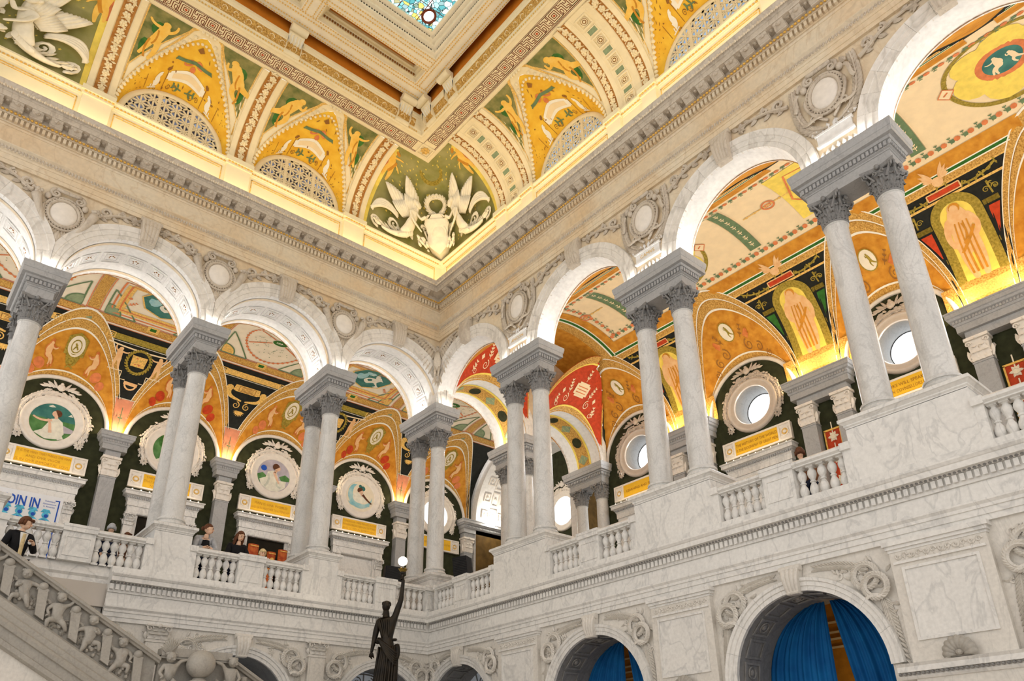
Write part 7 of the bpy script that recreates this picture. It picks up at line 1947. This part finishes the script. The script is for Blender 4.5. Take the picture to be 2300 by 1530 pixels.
# landing block with rail, globe and two seated children
LB = thing('globe_pedestal', (6.35, YS, 2.0), 'stone landing block with level rail under the carved globe', 'pedestal')
m = MB(); m.box(5.72, 6.95, YS - .16, YS + .12, 3.88, 4.02); m.box(5.72, 6.95, YS - .14, YS + .10, 3.84, 3.90); obj('level_rail', m, 'stone_stair', LB)
m = MB(); m.box(5.72, 6.95, YS - .12, YS + .0, 2.0, 3.86); m.box(5.80, 6.9, YS, YS + .34, 2.0, 3.42); m.box(5.76, 6.94, YS, YS + .38, 3.30, 3.42); obj('block', m, 'stone_stair', LB)
m = MB(); m.lathe([(.16, 0), (.18, .02), (.18, .05), (.12, .07), (.10, .10)], 18, (6.30, YS + .22, 3.42)); obj('globe_foot', m, 'stone_stair', LB, smooth=True)
gl = MB(); gl.ell((6.30, YS + .22, 3.765), (.245, .245, .245), 32, 18)
GO = obj('carved_globe', gl, 'stone_stair', None, 'large smooth stone globe between the two carved children', 'globe', smooth=True)
for sx, ps, nm in ((1, 2, 'carved child with feather headdress left of the globe'), (-1, 2, 'carved child reaching over to the right side of the globe')):
    X = 6.80 if sx > 0 else 5.74
    t = thing('carved_child', (X, YS + .2, 3.42), nm, 'sculpture')
    m = MB(lambda u, h, v: (X - u, YS + .10 + h, 3.28 + v)); putto(m, 0, 0, .66, ps, .0, -1 if sx > 0 else 1)
    obj('body', m, 'stone_stair', t, smooth=True)
    m = MB(lambda u, h, v: (X - u, YS + .10 + h, 3.28 + v))
    if sx > 0:
        for k in range(9): m.leaf((k - 4) * .02, .60, pi / 2 + (k - 4) * .22 + .2, .32, .08, .05, .03, 3)
    else:
        for k in range(8): m.ell((.30 + random.uniform(-.06, .06), .06, .10 + random.uniform(-.08, .1)), (.05, .05, .05), 6, 4)
        for k in range(8): m.leaf(-.2 + random.uniform(-.1, .1), .1, random.uniform(0, 3), .18, .08, .06, .1, 3)
    obj('feather_headdress' if sx > 0 else 'leaf_sheaf', m, 'stone_stair', t, kind='stuff')
# ================================================================== BRONZE TORCH BEARER
ux, uy = -.7541, .6568
SB = (2.4, 2.0)
S3 = lambda u, h, v: (SB[0] + ux * u + .6568 * h, SB[1] + uy * u + .7541 * h, v)
st = thing('bronze_statue', (SB[0], SB[1], 2.6), 'dark bronze statue of a robed woman raising a lamp', 'statue')
J = {'pel': (.02, 0, 4.42), 'wai': (-.01, .0, 4.62), 'che': (-.04, .0, 4.90), 'nek': (-.055, .01, 5.16), 'hd': (-.06, .03, 5.24), 'sl': (-.22, .0, 5.00), 'el': (-.285, -.02, 4.62), 'wl': (-.31, .05, 4.40), 'hl': (-.315, .06, 4.34),
     'sr': (.12, .0, 5.06), 'er': (.255, .02, 5.46), 'wr': (.285, .03, 5.84), 'hr': (.28, .03, 5.93), 'k1': (.03, .03, 4.1), 'k2': (-.02, .03, 3.7), 'k3': (-.05, .0, 2.7)}
E = [('pel', 'wai'), ('wai', 'che'), ('che', 'nek'), ('nek', 'hd'), ('che', 'sl'), ('sl', 'el'), ('el', 'wl'), ('wl', 'hl'), ('che', 'sr'), ('sr', 'er'), ('er', 'wr'), ('wr', 'hr'), ('pel', 'k1'), ('k1', 'k2'), ('k2', 'k3')]
Rr = {'pel': (.19, .15), 'wai': (.15, .12), 'che': (.17, .13), 'nek': .078, 'hd': .072, 'sl': .085, 'el': .058, 'wl': .036, 'hl': .038, 'sr': .085, 'er': .06, 'wr': .042, 'hr': .045, 'k1': (.21, .16), 'k2': (.215, .17), 'k3': (.25, .2)}
v, fc = skin(J, E, Rr, 'pel', 2); m = MB(S3); m.add(v, fc)
m.tube([(-.05, .01, 5.06), (-.055, .015, 5.18), (-.06, .03, 5.30)], lambda q_: .085 - .03 * q_, 10); m.ell((-.06, .03, 5.33), (.088, .10, .115), 14, 10); m.ell((-.015, .12, 5.32), (.016, .025, .03), 6, 4); m.ell((-.08, -.06, 5.36), (.08, .07, .08), 10, 6)
for k in range(18): a = 2 * pi * k / 18; m.ell((-.06 + .078 * cos(a), .0 + .085 * sin(a), 5.385 + .02 * sin(3 * a)), (.026, .026, .03), 6, 4)
m.ell((-.06, .0, 5.40), (.078, .085, .06), 12, 7)
for k in range(5): m.tube([(-.315, .06, 4.36), (-.345 + .018 * k, .07 + .01 * k, 4.31), (-.355 + .024 * k, .06, 4.25 - .02 * (k % 3))], .013, 5)
for k in range(5): m.tube([(.25, .05, 5.90 + .018 * k), (.235, .09, 5.91 + .018 * k), (.27, .11, 5.92 + .018 * k), (.31, .09, 5.92 + .018 * k)], .012, 5)
obj('figure', m, 'bronze', st, smooth=True)
m = MB(S3)
for k in range(26):
    a = 2 * pi * k / 26 + random.uniform(-.12, .12); r0 = .18 + .03 * random.random(); r1 = .215 + .05 * random.random()
    m.tube(bez([(.02 + r0 * cos(a) * .95, r0 * .75 * sin(a), 4.46), (.03 + r1 * cos(a), r1 * .8 * sin(a), 4.05), (-.02 + r1 * cos(a), r1 * .8 * sin(a), 3.6), (-.05 + r1 * 1.15 * cos(a + .15), r1 * .95 * sin(a + .15), 2.68)], 8), lambda q_: .022 + .014 * q_, 5)
for k in range(6): m.tube(bez([(-.20 + .02 * k, .14, 4.60 - .02 * k), (.0, .20, 4.50 - .05 * k), (.22, .12, 4.30 - .05 * k)], 8), .035, 5)
for k in range(5): m.tube(bez([(-.18 + .05 * k, .12, 5.02), (-.12 + .04 * k, .16, 4.85), (-.08 + .03 * k, .12, 4.64)], 6), .022, 5)
for k in range(4): m.tube(bez([(-.16 + .06 * k, -.12, 5.05), (-.12 + .05 * k, -.15, 4.85), (-.08 + .03 * k, -.12, 4.62)], 6), .024, 5)
m.tube(bez([(-.19, .0, 4.64), (-.05, .16, 4.56), (.16, .08, 4.60), (.17, -.05, 4.62)], 8), .035, 6); m.ell((-.20, .02, 4.58), (.06, .05, .06), 8, 6)
m.tube(bez([(.20, .0, 4.50), (.27, .05, 4.34), (.20, .06, 4.18)], 6), .06, 6)
obj('robe', m, 'bronze', st, smooth=True)
m = MB(S3); m.lathe([(.022, 0), (.03, .05), (.022, .08), (.05, .12), (.065, .15), (.05, .17)], 12, (.268, .03, 5.92)); TO = obj('torch', m, 'bronze', st, smooth=True)
m = MB(S3)
for k in range(7):
    a = 2 * pi * k / 7
    def fn(u, v, a=a): r = .04 + .075 * v ** .8; w_ = .045 * sin(pi * min(1, v * .85 + .15)); t = (u - .5) * 2 * w_; return (.268 + r * cos(a) - t * sin(a), .03 + r * sin(a) + t * cos(a), 6.08 + .13 * v - .06 * v ** 4)
    m.grid(fn, 3, 5)
obj('lamp_cup', m, 'bronze_gold', TO, 'gilded leaf cup')
m = MB(S3); m.ell((.256, .03, 6.335), (.105, .105, .105), 20, 12); obj('lamp_globe', m, 'globe_lamp', TO, 'glowing white glass globe', smooth=True)
point('torch_light', S3(.256, .18, 6.335), 9, WARM2, .1)
m = MB(); m.lathe([(.5, 0), (.5, .3), (.42, .36), (.42, 2.2), (.48, 2.3), (.48, 2.42), (.36, 2.46), (.36, 2.64), (.30, 2.66)], 20, (SB[0], SB[1], 0)); obj('newel_base', m, 'stone_stair', st, smooth=True, ang=30)
# ================================================================== PEOPLE
def person(loc, rz, H, pose, top, trousers, hairm, hair_style, label, skinm='flesh', extra=None):
    k = H / 1.70
    J = {'pel': (0, 0, .95), 'spi': (0, .01, 1.12), 'che': (0, .02, 1.32), 'nek': (0, .02, 1.47), 'hed': (0, .04, 1.53), 'sl': (-.17, .01, 1.41), 'el': (-.24, -.02, 1.13), 'wl': (-.22, .12, .92), 'hl': (-.21, .15, .86), 'sr': (.17, .01, 1.41), 'er': (.24, -.02, 1.13), 'wr': (.22, .12, .92), 'hr': (.21, .15, .86),
         'pl': (-.09, 0, .90), 'kl': (-.10, .02, .50), 'al': (-.10, -.02, .09), 'tl': (-.11, .13, .04), 'pr': (.09, 0, .90), 'kr': (.10, .02, .50), 'ar': (.10, -.02, .09), 'tr': (.11, .13, .04)}
    J.update(pose); look = J.pop('look', (0, 1, 0))
    T = lambda x, y, z: (loc[0] + k * (x * cos(rz) - y * sin(rz)), loc[1] + k * (x * sin(rz) + y * cos(rz)), loc[2] + k * z)
    E = [('pel', 'spi'), ('spi', 'che'), ('che', 'nek'), ('nek', 'hed'), ('che', 'sl'), ('sl', 'el'), ('el', 'wl'), ('wl', 'hl'), ('che', 'sr'), ('sr', 'er'), ('er', 'wr'), ('wr', 'hr'), ('pel', 'pl'), ('pl', 'kl'), ('kl', 'al'), ('al', 'tl'), ('pel', 'pr'), ('pr', 'kr'), ('kr', 'ar'), ('ar', 'tr')]
    R = {'pel': (.145, .11), 'spi': (.125, .10), 'che': (.14, .105), 'nek': .055, 'hed': .05, 'sl': .065, 'sr': .065, 'el': .045, 'er': .045, 'wl': .03, 'wr': .03, 'hl': .03, 'hr': .03, 'pl': .085, 'pr': .085, 'kl': .06, 'kr': .06, 'al': .042, 'ar': .042, 'tl': .035, 'tr': .035}
    t = thing('person', loc, label, 'person')
    Rb = dict(R); Rb.update({'pel': .10, 'spi': .085, 'che': .085, 'sl': .045, 'sr': .045, 'el': .032, 'er': .032, 'pl': .06, 'pr': .06, 'kl': .042, 'kr': .042})
    v, fc = skin(J, E, Rb, 'pel', 1); m = MB(T); m.add(v, fc)
    h = Vector(J['hed']); face = Vector(look); face.normalize(); side = face.cross(Vector((0, 0, 1))); side.normalize(); up = side.cross(face)
    hc = h + Vector((0, 0, .10)) + face * .02
    hp = lambda a, b, c: tuple(hc + side * a + face * b + up * c)
    def ellh(mb, a, b, c, ra, rb, rc, n=12, q=8):
        mb.grid(lambda u, w_: hp(a + ra * cos(2 * pi * u) * sin(pi * w_), b + rb * sin(2 * pi * u) * sin(pi * w_), c + rc * cos(pi * w_)), n, q)
    ellh(m, 0, 0, .01, .075, .095, .105); ellh(m, 0, .025, -.05, .058, .068, .065); ellh(m, 0, .10, -.015, .014, .022, .024, 6, 4)
    for sg in (-1, 1): ellh(m, sg * .076, -.01, -.01, .012, .022, .032, 6, 4)
    for hn, wn in (('hl', 'wl'), ('hr', 'wr')):
        a = Vector(J[hn]); dr = a - Vector(J[wn]); dr.normalize(); pz = dr.cross(Vector((0, 0, 1)));
        if pz.length < .1: pz = Vector((1, 0, 0))
        pz.normalize()
        for f in range(4): o_ = pz * (.024 - .016 * f); L = (.06, .07, .068, .055)[f]; m.tube([tuple(a + o_), tuple(a + o_ + dr * L * .55 + Vector((0, 0, -.006))), tuple(a + o_ + dr * L + Vector((0, 0, -.02)))], .009, 5)
        m.tube([tuple(a - dr * .02), tuple(a + pz * .045), tuple(a + pz * .05 + dr * .03)], .010, 5)
    BO = obj('body', m, skinm, t, smooth=True)
    inf = lambda ks, e: {q: (tuple(x + e for x in R[q]) if isinstance(R[q], tuple) else R[q] + e) for q in ks}
    ks = ['pel', 'spi', 'che', 'sl', 'el', 'wl', 'sr', 'er', 'wr', 'nk2']; J['nk2'] = tuple(Vector(J['che']).lerp(Vector(J['nek']), .62)); R['nk2'] = .075; E = E + [('che', 'nk2')]; E2 = [e for e in E if e[0] in ks and e[1] in ks]
    v, fc = skin({q: J[q] for q in ks}, E2, inf(ks, .012), 'pel', 1); m = MB(T); m.add(v, fc); obj('top', m, top, t, smooth=True)
    ks = ['pel', 'pl', 'kl', 'al', 'pr', 'kr', 'ar']; E2 = [e for e in E if e[0] in ks and e[1] in ks]
    v, fc = skin({q: J[q] for q in ks}, E2, inf(ks, .016), 'pel', 1); m = MB(T); m.add(v, fc); obj('trousers', m, trousers, t, smooth=True)
    m = MB(T)
    m.grid(lambda u, w_: hp(.088 * cos(2 * pi * u) * sin(.62 * pi * w_), -.018 + (.100) * sin(2 * pi * u) * sin(.62 * pi * w_), .02 + .110 * cos(.62 * pi * w_) + (.06 if sin(2 * pi * u) > .25 else 0) * w_ ** 3), 18, 7)
    if hair_style == 'bun': ellh(m, 0, -.12, .0, .045, .045, .05, 8, 6)
    if hair_style == 'long':
        for q in range(9): a = pi + pi * q / 8; m.tube([hp(.08 * cos(a), .09 * sin(a) * .9, .03), hp(.095 * cos(a), .10 * sin(a), -.08), hp(.10 * cos(a), .085 * sin(a), -.22), hp(.09 * cos(a), .07 * sin(a), -.33)], lambda w_: .034 - .012 * w_, 6)
    if hair_style == 'short':
        for q in range(8): a = pi + pi * q / 7; m.tube([hp(.08 * cos(a), .085 * sin(a), .04), hp(.082 * cos(a), .09 * sin(a), -.05)], .025, 5)
        m.tube([hp(-.06, .08, .07), hp(.0, .095, .075), hp(.06, .08, .06)], .025, 6)
    obj('hair', m, hairm, t, smooth=True)
    m = MB(T)
    for sg in (-1, 1): ellh(m, sg * .03, .088, .01, .013, .008, .007, 6, 4); m.tube([hp(sg * .015, .095, .03), hp(sg * .045, .085, .03)], .004, 4)
    obj('eye_pair', m, 'hair', BO)
    m = MB(T); m.tube([hp(-.022, .088, -.058), hp(0, .094, -.056), hp(.022, .088, -.058)], .006, 5); obj('mouth', m, 'coral', BO)
    if extra: extra(t, T, J, hp)
    return t
LEAN = {'spi': (0, .08, 1.10), 'che': (0, .20, 1.27), 'nek': (0, .28, 1.39), 'hed': (0, .31, 1.45), 'sl': (-.17, .22, 1.35), 'sr': (.17, .22, 1.35), 'el': (-.24, .34, 1.08), 'er': (.24, .34, 1.08), 'wl': (-.08, .48, 1.075), 'hl': (-.02, .50, 1.08), 'wr': (.08, .46, 1.085), 'hr': (.02, .50, 1.10)}
def ex1(t, T, J, hp):
    m = MB(T); m.grid(lambda u, v: (lerp(-.10, .10, u) * (1 - .25 * v), lerp(.352, .36, v) - .05 * (2 * u - 1) ** 2, lerp(1.10, 1.29, v)), 8, 4); obj('black_camisole', m, 'cloth_black', t, smooth=True)
person((5.72, -.70, ZG), 0, 1.72, dict(LEAN, look=(-.85, .45, -.12)), 'cloth_grey', 'cloth_navy', 'hair', 'bun', 'woman in grey cardigan leaning on the balustrade, face turned to the side', extra=ex1)
person((4.88, -.80, ZG), 0, 1.72, {'che': (0, .06, 1.32), 'nek': (0, .09, 1.46), 'hed': (0, .12, 1.52), 'el': (-.24, .12, 1.15), 'er': (.24, .12, 1.15), 'wl': (-.14, .33, 1.08), 'hl': (-.10, .38, 1.08), 'wr': (.14, .33, 1.08), 'hr': (.10, .38, 1.08), 'look': (-.2, .85, -.35)}, 'cloth_black', 'cloth_navy', 'hair', 'long', 'woman in black with long dark hair behind the balustrade post')
person((4.50, -.60, ZG), .15, 1.42, dict(LEAN, el=(-.25, .38, 1.26), er=(.25, .38, 1.26), wl=(-.08, .50, 1.28), hl=(-.02, .52, 1.29), wr=(.08, .50, 1.28), hr=(.02, .52, 1.29), hed=(.0, .36, 1.36), nek=(0, .30, 1.36), look=(.2, .9, -.4)), 'cloth_white', 'cloth_navy', 'book_cream', 'short', 'fair-haired child in white leaning head over the balustrade')
def ex2(t, T, J, hp):
    m = MB(T); m.grid(lambda u, v: (lerp(-.035, .035, u), .148 + .005 * v - .02 * (2 * u - 1) ** 2, lerp(1.02, 1.41, v)), 3, 6); obj('striped_tie', m, 'book_cream', t)
    m = MB(T); m.grid(lambda u, v: (lerp(-.07, .07, u) * (.4 + .6 * v), .142 - .02 * (2 * u - 1) ** 2, lerp(1.15, 1.43, v)), 4, 4); obj('shirt_front', m, 'cloth_white', t)
    m = MB(T)
    for q in range(7): a = 2 * pi * q / 7; m.ell((-.12 + .015 * cos(a), .125, 1.28 + .015 * sin(a)), (.02, .012, .02), 6, 4)
    obj('lapel_badge', m, 'cloth_white', t)
person((9.30, .85, 4.50), .35 - pi * .0, 1.72, {'wl': (-.10, .30, 1.22), 'hl': (-.05, .33, 1.25), 'el': (-.26, .06, 1.14), 'look': (-.75, .6, -.25)}, 'cloth_black', 'cloth_black', 'hair', 'short', 'man in dark suit and striped tie on the stairs at the left edge', extra=ex2)
person((7.50, -1.15, ZG), .5, 1.50, {'look': (-.6, -.7, -.2)}, 'cloth_navy', 'cloth_navy', 'cloth_grey', 'short', 'grey-haired visitor mostly hidden behind the balustrade near the second pier')
person((7.25, -.85, ZG), 1.2, 1.28, {'look': (.6, .6, -.2)}, 'cloth_brown', 'cloth_white', 'hair', 'short', 'bending visitor seen only through the balusters')
person((-.75, 10.42, ZG), -1.5, 1.50, {'look': (.4, -.7, -.1)}, 'cloth_brown', 'cloth_navy', 'hair', 'short', 'visitor whose brown hair shows above the right balustrade')
# stairs under the man, landing
m = MB(); 
for i in range(10): m.box(8.9 + i * .29 - .6, 11.8, -.2, YS - .1, 4.0 + i * .165, 4.0 + (i + 1) * .165)
obj('stair_flight', m, 'stone_low', None, 'marble stair flight behind the cherub parapet', 'stairs')
# ================================================================== LOUDSPEAKERS, POSTER, BOOK DISPLAY, BOARD
def speaker(loc, rz, w, h, d, tilt, label, floor_z):
    t = thing('loudspeaker', loc, label, 'loudspeaker')
    c, s = cos(rz), sin(rz)
    T = lambda a, b, z: (loc[0] + a * c - b * s, loc[1] + a * s + b * c, loc[2] + z)
    m = MB(lambda a, b, z: T(a, b + tilt * z, z)); m.add([(-w / 2, d / 2, 0), (w / 2, d / 2, 0), (w * .38, -d / 2, 0), (-w * .38, -d / 2, 0), (-w / 2, d / 2, h), (w / 2, d / 2, h), (w * .38, -d / 2, h), (-w * .38, -d / 2, h)], [(0, 3, 2, 1), (4, 5, 6, 7), (0, 1, 5, 4), (1, 2, 6, 5), (2, 3, 7, 6), (3, 0, 4, 7)]); CB = obj('cabinet', m, 'black_plastic', t)
    m = MB(lambda a, b, z: T(a, b + tilt * z, z))
    for k in range(12): m.box(-w * .46, w * .46, d / 2, d / 2 + .012, h * (.06 + .075 * k), h * (.06 + .075 * k) + .012)
    obj('grille', m, 'cable', CB)
    m = MB(T); m.tube([(0, 0, floor_z - loc[2] + .02), (0, 0, 0)], .022, 8)
    for k in range(3): a = 2 * pi * k / 3; m.tube([(0, 0, floor_z - loc[2] + .35), (.35 * cos(a), .35 * sin(a), floor_z - loc[2] + .02)], .014, 6)
    m.box(-.10, .10, -.08, .08, -.03, 0); obj('stand', m, 'cable', t)
    m = MB(T); m.tube(bez([(.1, -.1, .05), (.22, -.05, -.15), (.14, 0, -.3), (.2, .05, -.55)], 10), .010, 5); obj('cable', m, 'cable', t)
speaker((.80, -.60, 6.66), -.15, .52, .36, .30, .1, 'black loudspeaker on the rail behind the raised torch', ZG)
speaker((-.62, .68, 6.66), -1.25, .44, .56, .34, .18, 'black loudspeaker right of the corner columns', ZG)
po = thing('exhibition_poster', (8.40, -6.2, 7.2), 'white exhibition poster with blue JOIN IN lettering', 'poster')
PM = lambda u, h, v: (8.42 - u, -6.2 + h, 8.42 + v)
m = MB(PM); m.box(-.90, .68, -.05, 0, -1.1, .63); PB = obj('board', m, 'poster_white', po)
m = MB(PM); m.prism([(.58, -1.1), (.61, -1.1), (.61, .53), (.50, .53), (.50, .50), (.58, .50)], -.002, .005); obj('corner_line', m, 'poster_blue', PB)
H_ = obj('headline', text_mb(lambda u, h, v: PM(u - .24, h, v + .37), ['JOIN IN'], .38, .3, .006, True, .82), 'poster_blue', PB)
obj('subtitle', text_mb(lambda u, h, v: PM(u + .38, h, v + .40), ['Voluntary', 'Associations', 'in America'], .062, .075, .006), 'poster_blue', PB)
for k in range(4):
    x = -.56 + .30 * k; m = MB(lambda u, h, v: PM(u, h, v + .20)); m.flat(disc(x, -.12, .085, 12), .008); m.flat([(x - .17, -.48), (x - .14, -.27), (x - .05, -.20), (x + .05, -.20), (x + .14, -.27), (x + .17, -.48)], .008); m.flat([(x - .12, -.05), (x + .12, -.05), (x + .07, .04), (x - .07, .04)], .009); obj('printed_portrait', m, 'poster_cyan', PB)
    m = MB(lambda u, h, v: PM(u, h, v + .20)); m.flat(disc(x + .02, -.14, .05, 10), .012); m.flat([(x - .12, -.48), (x - .03, -.25), (x + .03, -.25), (x + .12, -.48)], .012); obj('printed_shadow', m, 'poster_blue', PB)
m = MB(PM)
for x in (-.6, .6): m.box(x - .02, x + .02, -.05, -.02, -2.92, -1.1); m.box(x - .03, x + .03, -.3, .3, -2.94, -2.90)
obj('stand', m, 'cable', po)
# oversized book backs standing in the dark doorway
for i, (x0, x1, z1, mt, nm) in enumerate(((2.02, 1.66, 9.22, 'book_red', 'tall dark red book back, leftmost in the doorway'), (1.62, 1.42, 9.02, 'book_cream', 'narrow cream and gold book back'), (1.36, 1.06, 9.06, 'book_red', 'red book back with gold roundel'), (.98, .66, 9.20, 'book_red', 'wide orange red book back, rightmost in the doorway'))):
    t = thing('display_book', ((x0 + x1) / 2, -7.7, 6.9), nm, 'book', 'books in the doorway display')
    m = MB(); n = 8; w_ = (x0 - x1) / 2; cx = (x0 + x1) / 2
    m.grid(lambda u, v: (cx + w_ * cos(pi * u), -7.75 + .10 * sin(pi * u), lerp(6.9, z1, v)), 10, 1); m.add([(cx + w_ * cos(pi * k / 10), -7.75 + .10 * sin(pi * k / 10), z1) for k in range(11)], [tuple(range(11))]); SPN = obj('spine', m, mt, t, smooth=True, ang=40)
    m = MB(lambda u, h, v: (cx + u, -7.642 + h, v))
    for z in (z1 - .08, z1 - .55, z1 - .62, z1 - .72): m.box(-w_ * .8, w_ * .8, -.01, .006, z, z + .025)
    if i in (1, 2):
        m.flat(disc(0, z1 - .28, w_ * .5, 14), .008)
    if i == 1:
        for k in range(5): m.box(-w_ * .7, w_ * .7, -.01, .006, z1 - .14 - .08 * k, z1 - .11 - .08 * k)
    obj('gilt_tooling', m, 'gold', SPN)
tb = thing('display_table', (1.35, -7.7, ZG), 'low dark plinth under the display books', 'plinth')
m = MB(); m.box(.55, 2.15, -7.95, -7.55, ZG, 6.85); obj('body', m, 'dark_void', tb); m = MB(); m.box(.52, 2.18, -7.97, -7.52, 6.85, 6.9); obj('top', m, 'dark_void', tb)
bd = thing('leaning_board', (4.9, -7.8, ZG), 'brown board standing in the dark doorway behind the second pier', 'board')
m = MB(); m.add([(4.25, -7.75, ZG), (4.95, -7.75, ZG), (5.0, -7.75, 9.35), (4.25, -7.75, 9.35), (4.25, -7.80, ZG), (4.95, -7.80, ZG), (5.0, -7.80, 9.35), (4.25, -7.80, 9.35)], [(0, 1, 2, 3), (4, 7, 6, 5), (0, 4, 5, 1), (1, 5, 6, 2), (2, 6, 7, 3), (3, 7, 4, 0)]); obj('panel', m, 'cloth_brown', bd)
m = MB(); m.box(4.22, 5.02, -7.81, -7.74, 9.33, 9.38); m.box(4.2, 4.25, -7.81, -7.74, ZG, 9.38); m.box(4.97, 5.03, -7.81, -7.74, ZG, 9.38); obj('edge_strip', m, 'brown_line', bd)
